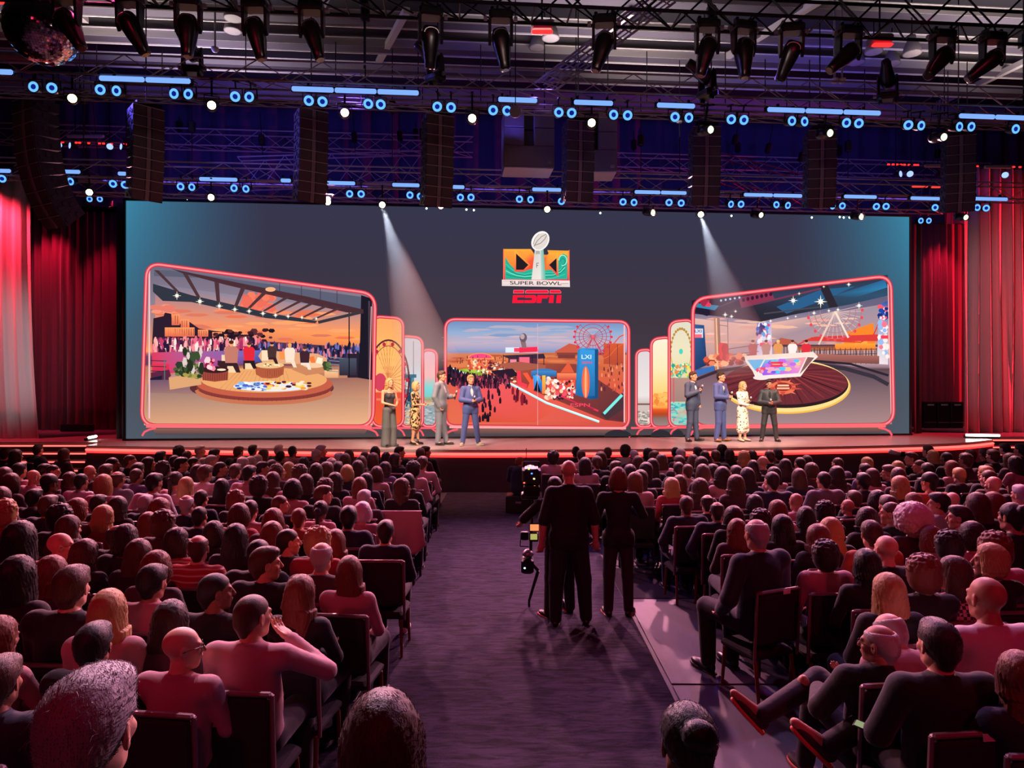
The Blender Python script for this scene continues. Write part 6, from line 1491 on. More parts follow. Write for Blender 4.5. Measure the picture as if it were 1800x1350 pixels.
# glasses part
gl = MB()
for x in (-1, 1):
    gl.path([(x*.031+.021*math.cos(a), .104, .006+.016*math.sin(a)) for a in [2*PI*k/12 for k in range(13)]], .0018, 5); gl.path([(x*.052, .104, .012), (x*.082, .02, .008), (x*.084, -.02, -.004)], .0018, 5)
gl.path([(-.010, .106, .008), (.010, .106, .008)], .0018, 5); GLASS = gl.mesh('glasses', M_darkp)
AUD = "-10.05,13.89,1.31,sdk;-9.4,13.25,1.34,ldk;-9.99,14.73,1.3,sdn;-8.89,13.88,1.3,lnm;-7.35,10.12,1.39,lnm;-7.78,11.04,1.35,skp;-7.31,10.67,1.29,bnp;-6.89,9.61,1.37,onm;-7.68,11.7,1.24,sdpR;-8.02,11.98,1.22,sdk;-6.19,9.35,1.4,hkk;-6.22,10.09,1.31,skw;-6.49,10.26,1.3,lnm;-6.76,11.19,1.3,bnm;-6.26,10.77,1.36,snm;-5.46,9.34,1.39,oyp;-6.79,11.89,1.34,skkR;-5.63,9.98,1.36,gng;-6.94,12.71,1.3,snkR;-5.81,10.81,1.29,snu;-6.02,11.24,1.32,sdk;-6.28,12.09,1.32,ldkR;-6.62,13.16,1.32,skk;-5.64,11.33,1.34,cdk;-4.82,9.41,1.4,skw;-6.66,14.02,1.34,ckk;-4.87,10.12,1.32,pdp;-5.63,11.9,1.34,skkR;-6.16,12.76,1.29,sdk;-4.61,9.89,1.28,lyp;-6.36,13.69,1.28,snk;-6.63,14.86,1.27,sewR;-5.6,12.3,1.3,sdkR;-5.6,13.02,1.25,senR;-4.63,10.54,1.37,snw;-5.8,13.61,1.31,sdm;-4.8,11.52,1.31,sdkR;-4.09,9.85,1.26,lkk;-4.96,11.05,1.32,ldk;-5.89,8.05,1.42,lnm;-6.08,8.89,1.27,skk;-5.29,7.97,1.34,snn;-5.23,7.23,1.42,cyr;-4.53,7.02,1.41,ckk;-4.78,7.68,1.35,orm;-5.13,8.67,1.23,sdn;-4.68,8.3,1.27,ldk;-4.48,7.66,1.28,lyr;-4.58,8.73,1.22,sen;-3.85,7.64,1.36,orm;-3.89,8.35,1.29,gen;-3.99,8.97,1.25,sdn;-3.48,7.78,1.25,skn;-3.8,7.3,1.27,lrm;-3.46,6.95,1.36,cnm;-3.91,5.55,1.53,lkr;-4.29,6.76,1.34,lnm;-3.75,6.66,1.28,gdkR;-3.43,6.2,1.37,odk;-3.04,6.33,1.31,odt;-2.92,6.84,1.27,odk;-3.97,6.14,1.32,bdrR;-2.7,6.01,1.33,gnt;-3.62,5.92,1.3,lnk;-3.1,5.8,1.33,lnk;-3.46,5.25,1.33,lrm;-2.73,5.36,1.34,orm;-2.82,4.47,1.46,snk;-2.57,4.99,1.33,skp;-2.43,4.2,1.39,lyp;-3.32,4.69,1.47,lkk;-1.99,4.69,1.36,skkR;-2.08,4.25,1.31,ldm;-5.55,14.18,1.31,snk;-5.56,14.98,1.27,skk;-4.95,13.94,1.27,lnk;-4.94,14.79,1.29,sek;-4.5,13.6,1.29,sdk;-4.54,14.45,1.3,skp;-4.76,13.08,1.28,gem;-4.7,12.58,1.3,gem;-4.59,11.92,1.36,gem;-4.22,12.29,1.25,onm;-4.15,11.62,1.3,sdkR;-3.71,11.1,1.32,cnmR;-3.84,12.03,1.24,lyp;-3.15,10.39,1.4,cnm;-3.8,12.75,1.25,ldk;-3.82,13.64,1.32,gem;-3.92,14.35,1.32,semR;-3.28,13.22,1.28,sem;-3.01,12.61,1.33,lnm;-3.25,13.93,1.27,lnk;-2.65,12.28,1.32,lnm;-2.81,13.33,1.3,snu;-2.52,12.69,1.33,onm;-2.79,14.25,1.3,lkk;-2.48,13.77,1.23,ldk;-2.31,14.36,1.29,sdkR;-2.18,13.1,1.28,ldkR;-1.79,13.63,1.33,snm;-1.77,14.28,1.3,sdkR;-1.55,12.09,1.33,snp;-1.58,11.17,1.36,cdp;-4.38,11.06,1.33,snu;-3.99,10.6,1.36,skp;-3.07,10.96,1.35,ldk;-2.99,11.29,1.33,lnp;-2.9,11.63,1.3,sdk;-2.61,11.06,1.31,oyn;-2.58,11.7,1.31,ldk;-2.18,12,1.25,ldu;-2.15,11.11,1.28,onp;-3.32,9.18,1.4,cdk;-3.41,9.97,1.34,lnp;-2.84,9.06,1.37,okp;-2.92,9.9,1.32,ldk;-2.57,9.63,1.3,cnk;-2.59,10.24,1.3,ldk;-2.09,9.58,1.32,lrp;-2.16,10.37,1.27,lkn;-1.45,9.25,1.35,lnkR;-1.49,10.03,1.31,ldk;-3.38,8.59,1.3,crk;-2.39,8.84,1.32,snkR;-1.88,8.88,1.26,sem;-2.83,8.53,1.25,snkR;-2.97,7.93,1.3,sdp;-2.92,7.48,1.33,onr;-2.44,7.14,1.34,orm;-2.35,7.7,1.25,sro;-2.28,8.33,1.21,pkp;-1.73,7.39,1.32,skn;-1.72,8.04,1.25,owp;-1.25,6.9,1.27,sdn;-2.36,6.87,1.26,lrm;-2.04,6.37,1.3,sdkR;-1.7,6.12,1.37,cyr;-1.68,6.65,1.23,lrm;-2.5,6.32,1.35,lkk;-2.08,5.73,1.35,skk;-1.53,5.61,1.36,gem;-1.88,5.33,1.38,snkR;-1.25,5.36,1.3,lrp;-1.43,4.72,1.33,lrk;-1.52,4.09,1.4,snpR;-3.15,12.19,1.32,gem;1.31,14.34,1.3,skk;1.35,13.66,1.29,snp;0.77,13,1.34,cdp;1.23,11.78,1.35,ldp;1.51,12.47,1.3,snk;1.65,13.02,1.32,lnk;1.91,13.96,1.32,snk;2.33,14.38,1.32,cdw;2.39,13.69,1.28,sem;2.3,12.76,1.27,lnm;2.73,14.01,1.28,ckk;2.7,13.25,1.31,snkR;1.86,11.03,1.32,odk;1.74,11.71,1.3,snkR;1.72,9.71,1.37,orpR;1.9,10.27,1.33,ldkR;2.18,11.31,1.32,ldkR;2.42,12.03,1.3,ldk;2.68,12.53,1.33,lnp;3.37,14.41,1.26,skk;3.3,13.68,1.31,sem;2.94,12.29,1.33,snm;2.77,11.62,1.29,sdn;2.82,11.23,1.31,snp;2.95,10.81,1.35,onm;3.24,11.27,1.3,skp;3.14,10.42,1.36,ldp;3.45,10.75,1.34,sdp;3.42,10.16,1.38,ldn;4.13,11.97,1.28,ldk;4.17,11.13,1.27,ldp;4.65,11.89,1.31,ldk;4.45,14.87,1.28,ckn;3.75,14.13,1.3,skk;3.61,13.09,1.34,sdm;3.91,13.43,1.31,snk;4.37,14.06,1.26,ldk;4.38,13.22,1.32,lym;4.66,13.58,1.3,sdk;4.78,12.98,1.36,snk;5.24,13.77,1.3,sdk;4.44,12.38,1.32,bnm;3.26,12.57,1.31,onm;3.24,11.97,1.34,ldk;5.03,12.21,1.31,sdk;5.41,12.83,1.27,ldk;4.82,11.26,1.32,onm;2.26,9.9,1.27,lyr;2.49,10.39,1.24,lnm;2.53,9.41,1.33,lnm;3.05,9.53,1.36,lnm;3.49,9.39,1.43,sdn;4.35,10.59,1.31,lnn;4.39,9.84,1.37,sdg;5.02,10.8,1.32,ldm;5.75,12.34,1.29,snu;2.11,8.45,1.25,snn;2.42,8.66,1.24,gdk;2.36,8.04,1.26,gdn;2.41,7.6,1.28,odk;3.05,8.79,1.21,okk;2.58,7.28,1.31,cdm;3.03,7.98,1.28,orw;3.55,8.73,1.25,bnp;2.67,6.91,1.32,lkk;3.14,7.46,1.3,lkk;3.52,7.87,1.29,ckk;2.29,7.1,1.24,lrm;2.09,5.95,1.48,gen;4.26,8.87,1.15,bnn;3.11,6.81,1.31,lyk;2.89,6.6,1.29,lrk;2.62,5.87,1.31,cdp;6.45,12.71,1.25,oym;5.84,11.56,1.27,sdu;7.41,12.97,1.32,snkL;8.52,14.32,1.32,snk;8.26,13.73,1.28,lyk;8.01,12.89,1.33,skk;7.96,12.26,1.37,snm;9.13,13.91,1.27,snm;9.52,14.09,1.28,snm;9.04,13.14,1.35,snm;10.54,14.95,1.3,sdk;8.94,12.56,1.34,lnm;10.34,14.22,1.35,skk;8.55,11.88,1.36,ldp;5.95,11.03,1.31,snkL;6.68,12.1,1.25,oym;5.65,10.22,1.37,lnm;7.12,12.22,1.26,snkL;6.77,11.38,1.3,skk;7.32,11.64,1.31,lrp;6.95,10.86,1.29,syk;7.1,10.47,1.37,syk;6.78,9.94,1.38,snm;6.52,9.46,1.36,bnk;5.02,9.99,1.33,skk;5.55,10.77,1.29,lnp;5.22,9.41,1.36,lym;5.64,9.44,1.41,hko;4.48,9.14,1.21,snk;4.45,8.5,1.31,okk;4.99,8.69,1.25,orm;5,8.19,1.33,skwL;5.51,8.74,1.26,bnm;4.96,7.45,1.45,lnk;5.46,7.93,1.38,lrk;6.29,8.63,1.36,sep;4.03,7.43,1.36,snkL;4.37,7.74,1.32,bnp;4,7,1.36,awm;3.72,7.31,1.32,odk;4.65,7.26,1.35,sdkL;4.7,6.56,1.51,ukk;4.16,6.31,1.37,odp;3.31,6.43,1.36,sno;3.12,5.82,1.37,bnk;4.03,6.73,1.25,orp;3.85,5.58,1.44,crp;3.8,6.09,1.34,ckk;3.71,5.42,1.38,oykL;2.97,5.05,1.39,crk;3.28,5.19,1.34,lnxL;2.77,5.46,1.33,lkk;2.57,4.77,1.33,lyk;2.86,4.2,1.48,bnw;4.31,8.01,1.33,snr;2.35,4.05,1.32,gepL;2.17,4.2,1.21,gekL;2.23,3.65,1.32,sdk;2.5,3.44,1.31,lrn;-2.29,3.82,1.32,skk;-1.82,3.85,1.3,bnpR;-2.91,3.95,1.31,lrp;-2.47,3.36,1.32,snn"
A = []
for e in AUD.split(';'):
    x, y, z, c = e.split(','); A.append([float(x), float(y), float(z), c])
HN = {'s': 'short', 'b': 'bald', 'g': 'balding', 'l': 'long', 'o': 'bobbed', 'c': 'curly', 'p': 'tied-back', 'u': 'bun-tied', 'h': 'capped', 'a': 'very big round'}
HC = {'k': 'black', 'd': 'dark brown', 'n': 'brown', 'r': 'auburn', 'y': 'blond', 'e': 'grey', 'w': 'white'}
CN = {'k': 'black', 'n': 'navy', 'w': 'white', 'g': 'grey', 'u': 'purple', 'r': 'red', 'o': 'orange', 'm': 'maroon', 'p': 'pale pink', 'd': 'dark', 't': 'striped', 'x': 'checked'}
rows = {}
for i, a in enumerate(A):
    a.append(int(round((15.0-a[1])/1.0))+1); side = 'left' if a[0] < 0 else 'right'; a.append(side); rows.setdefault((side, a[4]), []).append(i)
SEAT = {}
for (side, rw), L in rows.items():
    L.sort(key=lambda i: abs(A[i][0]))
    for k, i in enumerate(L): SEAT[i] = k+1
CUSTOM = {}; SKIP = set(); M_white = mat('white_shoe', 'd8ccc8', .5)
def who(px, py): return min(range(len(A)), key=lambda i: ((900+A[i][0]/A[i][1]*F_PX-px)**2+(HOR+(CAM_H-A[i][2])/A[i][1]*F_PX-py)**2))
CUSTOM[who(441, 1045)] = 'meyeshirt'; CUSTOM[who(1613, 1072)] = 'mleanshirt'; CUSTOM[who(1736, 1011)] = 'm0shirt'; SP2, SP3, SP5 = who(1535.6, 1088.7), who(1652, 1117), who(1331, 910)
rsA = random.Random(11)
for i, (x, y, z, c, rw, side) in enumerate(A):
    hk, hc, cl = c[0], c[1], c[2]; turn = c[3] if len(c) > 3 else ''
    fem = hk in 'lopu' or (hk in 'ca'); near = y < 8.6
    jk = cl in 'kngd' and not fem and rsA.random() < .8
    tk = 'jacket' if jk else 'shirt' if (not fem or rsA.random() < .6) else 'blouse'
    if fem: key = 'f'+(turn if turn else rsA.choice('001'))+tk
    else: key = 'm'+(turn if turn else rsA.choice('0012'))+tk
    k = max(.86, min(1.16, z/1.32)); dx = 1.0-x; dy = 17.5-y; rz = -math.atan2(dx, dy)*.35+rsA.uniform(-.08, .08)
    hair = {'b': None, 'g': 'rim', 'l': rsA.choice(['long', 'long2', 'long3']), 'o': rsA.choice(['bob', 'bob2']), 'c': 'curly', 'p': 'pony', 'u': 'bun', 'h': 'cap', 'a': 'afro', 's': rsA.choice(['short', 'side', 'short', 'buzz'])}[hk]
    skin = SKIN[rsA.choice([0, 0, 1, 3, 3, 1]) if hc not in 'k' else rsA.choice([1, 2, 0, 2])]
    M = Matrix.Translation((x, y, 0)) @ Matrix.Rotation(rz, 4, 'Z') @ Matrix.Scale(k, 4)
    if i in CUSTOM: key = CUSTOM[i]
    hd = HN[hk]+' head' if hk == 'b' else HN[hk]+' '+HC[hc]+' hair' if hk not in 'ha' else ('black cap' if hk == 'h' else 'very big white round hair')
    top = CN[cl]+' '+({'jacket': 'jacket', 'shirt': 'shirt', 'blouse': 'blouse'}[tk])
    where = side+'-block row '+NUM[rw]+', seat '+NUM[SEAT[i]]+' from aisle'
    if i == SP5: rz = .4; M = Matrix.Translation((x, y, 0)) @ Matrix.Rotation(rz, 4, 'Z') @ Matrix.Scale(k, 4); key = 'm1jacket'
    if i in (SP2, SP3):
        J = seated('lap', .20); tl = -.12
        if i == SP2: J.update(head=(0, -.06, 1.08), neck=(0, -.07, .955), chest=(0, -.07, .80), shL=(-.2, -.08, .90), shR=(.2, -.06, .90), pelvis=(0, .02, .50), hipL=(-.09, .05, .49), hipR=(.09, .05, .49), knL=(-.16, .47, .54), anL=(-.2, .50, .10), toL=(-.22, .62, .03), knR=(-.13, .46, .66), anR=(-.58, .22, .54), toR=(-.76, .25, .66), elL=(-.3, .05, .66), wrL=(-.2, .3, .66), elR=(.27, .08, .66), wrR=(.05, .33, .72))
        else: J.update(knL=(-.13, .46, .53), anL=(-.15, .45, .10), toL=(-.16, .58, .03), knR=(.05, .50, .66), anR=(-.38, .34, .53), toR=(-.56, .38, .63), elL=(-.27, .06, .735), wrL=(-.12, .28, .70), elR=(.26, .08, .735), wrR=(.10, .30, .72))
        k = 1.0 if i == SP2 else 1.06; VAR['sp%d' % i] = bake(figure(J, res=.0135, top='jacket', yaw=.75 if i == SP2 else .1), 'jacket'); VAR['sp%d' % i]['J'] = J; key = 'sp%d' % i; tk = 'jacket'; cl = 'k'; M = Matrix.Translation((x, y, 0)) @ Matrix.Scale(k, 4); rz = .1
    r = assemble(VAR[key], M, skin, CL[cl], CL[rsA.choice('kkndd')], (NEARHAIR.get(hair, hair) if y < 6.6 or hair == 'afro' else hair), HM_[hc], shoes=near or SEAT[i] == 1, under=near, shoem=M_white if abs(x+1.2) < .35 and 6 < y < 7 else None)
    if hk in 'bg' and y < 7: 
        if turn: link('glasses', GLASS, r, M=VAR[key]['HM'])
    if i in (SP2, SP3):
        where = 'legs crossed, coral-soled sneaker '+('lower' if i == SP3 else 'raised higher')+' in the aisle'
        for ch in r.children:
            if ch.name.startswith('shoe'):
                setm(ch, mat('maroon_sneaker', '301a1e', .7)); setm(ch.children[0], mat('red_lit_sole', 'd85848', .5)); ch['label'] = 'dark red sneaker with a coral sole'  # red light on a light sole, put into the sole colour
    tag(r, 'person with '+hd+', '+top+', '+where, 'person', 'seated audience members')
    kz = k
    where = side+'-block row '+NUM[rw]+', seat '+NUM[SEAT[i]]+' from aisle'
    place_chair(x, y, rz, 'dark banquet chair, '+where, near, 'audience chairs', k=k, tagc=(x > 0 and SEAT[i] <= 2 and y < 9.5))
# ================================================================= rear riser with the three people closest to the camera
RIS = .60
b = MB(); b.box((0, -1.6, RIS-.03), (9, 7.6, .06)); 
b.box((0, 2.18, RIS/2), (9, .04, RIS)); RS = b.build('platform', M_strip); tag(RS, 'low dark carpeted platform carrying the last seats behind the audience', 'platform')
def rear(px, ztop, d, key, hair, hm, skin, cl, lab, rz=0, nfly=0, extra=None):
    x = (px-900)/F_PX*d; k = (ztop-RIS)/1.32; v = VAR[key]
    hd = HAIR[hair]
    if nfly: hd = comb(hd, nfly, 5, **(extra or {}))
    if nfly: hd = flyaway(hd, 420 if px == 150 else 60, 7, L=.035, r=.0005, zmin=.0)
    r = assemble(v, Matrix.Translation((x, d, RIS)) @ Matrix.Rotation(rz, 4, 'Z') @ Matrix.Scale(k, 4), skin, CL[cl], CL['k'], hd, hm, under=True)
    tag(r, lab, 'person', 'people on the rear platform')
    place_chair(x, d, rz, 'dark banquet chair on the rear platform under the '+{'e': 'grey-haired', 'r': 'long-haired', 'k': 'bun-haired'}[lab.split('|')[1] if '|' in lab else {'p': 'e'}.get(lab[0], 'e')] + ' person' if False else 'dark banquet chair on the rear platform, '+{150: 'first from the mirror-ball side', 670: 'middle one', 1210: 'last one'}[px], True, 'rear platform chairs', RIS, k)
# ruffled grey hair with single hairs standing off
HAIR['ruffled'] = to_mesh('hair', [build_hair('short', 12)], M_h0)
rear(150, 2.00, 1.56, 'm0jacket', 'ruffled', HM_['e'], SKIN[3], 'k', 'person with ruffled short grey hair, closest to us, on the rear platform', -.1, 4000, dict(L=.045, r=.0007, lift=.55, down=.25, steps=5))
rear(670, 1.905, 1.66, 'f0shirt', 'long3', HM_['n'], SKIN[0], 'k', 'person with sleek long brown hair seen from behind at the aisle, on the rear platform', 0, 3000, dict(L=.12, r=.0006, lift=.03, down=1.6, steps=8))
rear(1210, 1.775, 1.90, 'f0blouse', 'bun', HM_['k'], SKIN[2], 'k', 'person with black hair in a low bun seen from behind, on the rear platform', 0, 2500, dict(L=.05, r=.0005, lift=.12, down=.1))
# ================================================================= standing people
def standing(**o):
    J = dict(pelvis=(0, 0, .97), chest=(0, 0, 1.29), neck=(0, 0, 1.49), head=(0, .025, 1.645), hipL=(-.09, 0, .93), hipR=(.09, 0, .93), knL=(-.11, .01, .50), knR=(.11, .01, .50), anL=(-.12, -.02, .09), anR=(.12, -.02, .09),
             toL=(-.15, .12, .03), toR=(.15, .12, .03), shL=(-.185, -.01, 1.425), shR=(.185, -.01, 1.425), elL=(-.25, -.02, 1.14), elR=(.25, -.02, 1.14), wrL=(-.26, .05, .89), wrR=(.26, .05, .89))
    J.update(o); return J
def person(px, pfeet, ptop, z0, rz, J, hair, hm, skin, topm, botm, label, group=None, topn=None, shoem=None, solem=None, heels=False, face=False, tie=None, **kw):
    d = (CAM_H-z0)*F_PX/(pfeet-HOR); x = (px-900)/F_PX*d; H = (pfeet-ptop)*d/F_PX; k = H/1.785
    F = figure(J, res=.0139 if z0 > 0 else .013, **kw); nm = topn or {'shirt': 'shirt', 'jacket': 'jacket', 'tank': 'top', 'dress': 'dress', 'blouse': 'blouse'}[kw.get('top', 'shirt')]
    v = bake(F, nm); v['J'] = J
    M = Matrix.Translation((x, d, z0)) @ Matrix.Rotation(rz, 4, 'Z') @ Matrix.Scale(k, 4)
    r = assemble(v, M, skin, topm, botm, hair, hm, True, shoem, solem, under=True)
    if face:
        for s in (-1, 1):
            e = MB(); e.lathe([(0, -.006), (.009, -.004), (.011, 0), (.009, .004), (0, .006)], 8, Matrix.Scale(.5, 3, (0, 0, 1))); o = e.build('eye', mat('eye_dark', '1c1412', .2), r, M=v['HM'] @ Matrix.Translation((s*.031, .0915, .006)) @ Matrix.Scale(1.0, 4)); 
            e = MB(); e.path([(s*.018, .097, .025), (s*.032, .098, .029), (s*.046, .09, .024)], .0035, 5); e.build('eyebrow', hm, r, M=v['HM'])
        e = MB(); e.path([(-.018, .099, -.054), (0, .1055, -.056), (.018, .099, -.054)], .0035, 5); e.build('mouth', mat('lips', '9a4a44', .4), r, M=v['HM'])
    if tie:
        n = Vector(J['neck']); c = Vector(J['chest']); e = MB(); e.box(n+Vector((0, .068, -.035)), (.03, .02, .03)); e.prism([(-.014, 1), (.014, 1), (.026, 0), (0, -.12), (-.026, 0)], 0, .006, 'y')
        e.v = e.v[:8]+[(q[0], (n.y+.075)*(q[2]/1)+(c.y+.128)*(1-q[2]/1)+q[1] if q[2] >= 0 else c.y+.128+q[1], (n.z-.045)*max(0, q[2])+(c.z-.02)*(1-max(0, q[2])) + (q[2]*.3 if q[2] < 0 else 0)) for q in e.v[8:]]; e.build('tie', tie, r)
    tag(r, label, 'person', group); return r, M, v
# ---- presenters
suit = {'grey': mat('grey_suit', '6f7280', .7, bump=.15, scale=60, sheen=.2), 'blue': mat('blue_suit', '3f4c88', .7, bump=.15, scale=60, sheen=.2), 'navy': mat('navy_suit', '3a4260', .7, bump=.15, scale=60), 'black': mat('black_suit', '26262c', .6, bump=.15, scale=60)}
M_leo = pattern('leopard_cloth', 'blot', '2c1c18', 'd8a878', 15); M_dot = pattern('dotted_cloth', 'spots', '3c2c34', 'ecdccc', 14)
M_ankle = mat('tan_leather', '9a5a34', .4); M_beige = mat('beige_sneaker', 'b8a888', .5); tieM = mat('dark_tie', '24242e', .5); tieG = mat('grey_tie', '9aa4b8', .5)
GP = 'presenters on the stage'
ps = {}
ps[1] = person(684, 785, 664, DECK, -2.35, standing(elL=(-.23, .03, 1.14), wrL=(-.05, .24, 1.06), elR=(.23, .03, 1.14), wrR=(.06, .24, 1.08), anL=(-.09, 0, .1), anR=(.13, .02, .1)), 'long2', HM_['y'], SKIN[0], mat('charcoal_top', '2c2c32', .7), mat('wide_grey_trousers', '56565a', .8, bump=.3, scale=12), 'presenter with wavy blond hair, dark strap top and wide grey trousers', GP, fem=True, top='tank', bottom='wide', hands=('half', 'half'), face=True, shoem=M_shoe)
ps[2] = person(730, 782, 670, DECK, -1.75, standing(elL=(-.2, .0, 1.14), wrL=(-.04, .22, 1.14), elR=(.2, .02, 1.14), wrR=(.05, .24, 1.12), anL=(-.07, .06, .12), anR=(.08, -.06, .12)), 'bob', HM_['y'], SKIN[0], M_leo, None, 'presenter in a knee-length leopard-spotted dress with blond bobbed hair', GP, fem=True, top='dress', bottom='none', sleeve=.6, hem=.95, hands=('half', 'half'), face=True)
ps[3] = person(775, 782, 651, DECK, -1.95, standing(elL=(-.23, .06, 1.15), wrL=(-.07, .30, 1.16), elR=(.26, -.04, 1.15), wrR=(.19, .05, .93), anL=(-.12, .08, .09), toL=(-.13, .24, .03)), 'side', HM_['n'], SKIN[0], suit['grey'], suit['grey'], 'tall presenter in a grey suit, one hand in his pocket, facing across the stage', GP, top='jacket', hem=.2, hands=('grip', 'half'), face=True, tie=tieG)
ps[4] = person(827, 783, 658, DECK, -2.75, standing(elL=(-.26, .04, 1.15), wrL=(-.05, .24, 1.12), elR=(.26, .04, 1.15), wrR=(.06, .24, 1.12), anL=(-.2, .02, .09), toL=(-.27, .15, .03), anR=(.2, -.02, .09), toR=(.28, .10, .03), knL=(-.14, .03, .5), knR=(.15, .0, .5)), 'short', HM_['y'], SKIN[0], suit['blue'], suit['blue'], 'presenter in a bright blue suit and beige sneakers with legs apart', GP, top='jacket', hem=.2, hands=('grip', 'half'), face=True, shoem=M_beige, solem=M_white, tie=tieG)
ps[5] = person(1217, 776, 652, DECK, -2.45, standing(elR=(.27, .04, 1.17), wrR=(.07, .22, 1.27), elL=(-.25, -.03, 1.15), wrL=(-.19, .06, .95), anL=(-.13, .04, .09), anR=(.15, -.04, .09), toR=(.2, .08, .03)), 'short', HM_['n'], SKIN[0], suit['navy'], suit['navy'], 'presenter in a navy checked suit with one hand raised to his chest', GP, top='jacket', hem=.22, hands=('half', 'grip'), face=True, tie=tieM)
ps[6] = person(1266, 776, 653, DECK, -2.4, standing(elL=(-.26, .04, 1.15), wrL=(-.05, .24, 1.14), elR=(.26, .04, 1.15), wrR=(.06, .24, 1.13), anL=(-.15, .02, .09), anR=(.15, -.02, .09), toR=(.21, .11, .03)), 'side', HM_['d'], SKIN[0], suit['blue'], suit['blue'], 'presenter in a bright blue suit and tan shoes with clasped hands', GP, top='jacket', hem=.2, hands=('grip', 'half'), face=True, shoem=M_ankle, tie=tieM)
ps[7] = person(1305, 776, 670, DECK, -2.5, standing(elL=(-.19, .05, 1.14), wrL=(-.02, .22, 1.18), elR=(.2, .05, 1.14), wrR=(.02, .24, 1.08), anL=(-.12, .0, .12), anR=(.12, .0, .12)), 'long2', HM_['y'], SKIN[3], M_dot, None, 'presenter with long blond hair in a cream dress with dark dots', GP, fem=True, top='dress', bottom='none', sleeve=.95, hem=1.35, hands=('grip', 'half'), face=True, shoem=mat('nude_heel', 'd8b0a0', .4))
ps[8] = person(1352, 776, 667, DECK, 2.95, standing(elL=(-.27, .04, 1.14), wrL=(-.05, .25, 1.10), elR=(.27, .04, 1.14), wrR=(.06, .25, 1.12), anL=(-.2, .0, .09), anR=(.2, .0, .09), toL=(-.26, .13, .03), toR=(.26, .13, .03), knL=(-.15, .02, .5), knR=(.15, .02, .5)), 'short', HM_['k'], SKIN[1], suit['black'], suit['black'], 'presenter in an all-black suit standing with legs apart, last by the round desk picture', GP, top='jacket', hem=.2, hands=('grip', 'half'), face=True)
for ch in ps[8][0].children:
    if ch.name.startswith('shirt'): setm(ch, CL['k'])
# dress of the seventh presenter reaches mid-calf: gathered skirt
def skirt(p, z0, z1, r0, r1, m, name='skirt'):
    r, M, v = p; J = v['J']; c = Vector(J['pelvis']); mb = MB(); rings = []
    for k in range(9):
        t = k/8; z = z1+(z0-z1)*t; R_ = r1+(r0-r1)*t
        rings.append([(c.x+R_*(1+.05*math.sin(9*a+2*t))*math.cos(a), c.y+.8*R_*(1+.05*math.sin(9*a+2*t))*math.sin(a), z) for a in [2*PI*i/36 for i in range(36)]])
    loft(rings, mb); mb.build(name, m, r, True)
skirt(ps[7], .40, 1.02, .20, .155, M_dot); skirt(ps[2], .56, 1.02, .185, .155, M_leo)
# handheld microphones
for n, lab, S in ((3, 'black microphone held by the presenter in the grey suit', 'L'), (4, 'black microphone held by the presenter in beige sneakers', 'L'), (5, 'black microphone held by the presenter in the navy checked suit', 'R'), (6, 'black microphone held by the presenter in tan shoes', 'L'), (7, 'black microphone held by the presenter in the dotted dress', 'L'), (8, 'black microphone held by the presenter in black', 'L')):
    r, M, v = ps[n]; w_ = Vector(v['J']['wr'+S]); e_ = Vector(v['J']['el'+S]); p = w_+(w_-e_).normalized()*.08
    o = empty('microphone', M=M @ Matrix.Translation(p+Vector((0, .01, 0))) @ Matrix.Rotation(-.25, 4, 'X')); tag(o, lab, 'microphone', 'handheld microphones')
    m = MB(); m.lathe([(0, -.08), (.011, -.08), (.014, .06), (.02, .085), (0, .085)], 12); m.build('handle', M_darkp, o, True)
    m = MB(); m.lathe([(.012, .085), (.025, .10), (.027, .12), (.018, .142), (0, .15)], 12); m.build('grille_ball', mat('mic_grille', 'c4c0c4', .35, .6), o, True)
# ---- crew
G2 = 'camera crew standing in the aisle'
blk = mat('crew_black', '0f0e13', .8, bump=.2, scale=30)
person(1000, 1102, 806, 0, .03, standing(elL=(-.27, -.03, 1.13), wrL=(-.29, .02, .89), elR=(.27, -.02, 1.13), wrR=(.29, .04, .90), anL=(-.14, .02, .09), anR=(.19, .06, .09), knL=(-.13, .01, .5), knR=(.16, .03, .5), toL=(-.11, .16, .03), toR=(.2, .19, .03)), None, None, SKIN[0], blk, mat('dark_jeans', '12161f', .8), 'big shaven-headed crew member in black short sleeves standing in the aisle', G2, top='shirt', sleeve=.48, hem=.12, fat=1.14, hands=('half', 'half'))
person(1087, 1083, 821, 0, -.05, standing(elL=(-.27, .03, 1.16), wrL=(-.08, .26, 1.22), elR=(.30, .08, 1.20), wrR=(.10, .26, 1.28), anL=(-.12, .0, .09), anR=(.12, .0, .09), toL=(-.16, .14, .03), toR=(.18, .13, .03)), NEARHAIR['bob'], HM_['r'], SKIN[0], blk, mat('plum_trousers', '241a22', .8), 'crew member with auburn hair and black blouse, arms raised in front, in the aisle', G2, fem=True, top='blouse', hem=.1, hands=('grip', 'grip'), solem=mat('red_lit_sole', 'd85848', .5))
person(984, 1085, 826, 0, .2, standing(chest=(-.03, .07, 1.25), neck=(-.03, .15, 1.43), head=(-.0, .24, 1.54), shL=(-.23, .10, 1.36), shR=(.16, .10, 1.38), elL=(-.40, .20, 1.17), wrL=(-.40, .40, 1.06), elR=(.18, .22, 1.16), wrR=(-.02, .42, 1.12), anL=(-.14, -.02, .09), anR=(.16, .1, .09), toL=(-.20, .11, .03)), 'short', HM_['d'], SKIN[0], blk, mat('plum_trousers', '241a22', .8), 'camera operator in black reaching for the camera rig behind the shaven-headed man', G2, top='shirt', sleeve=.5, hands=('grip', 'grip'), solem=mat('red_lit_sole', 'd85848', .5))
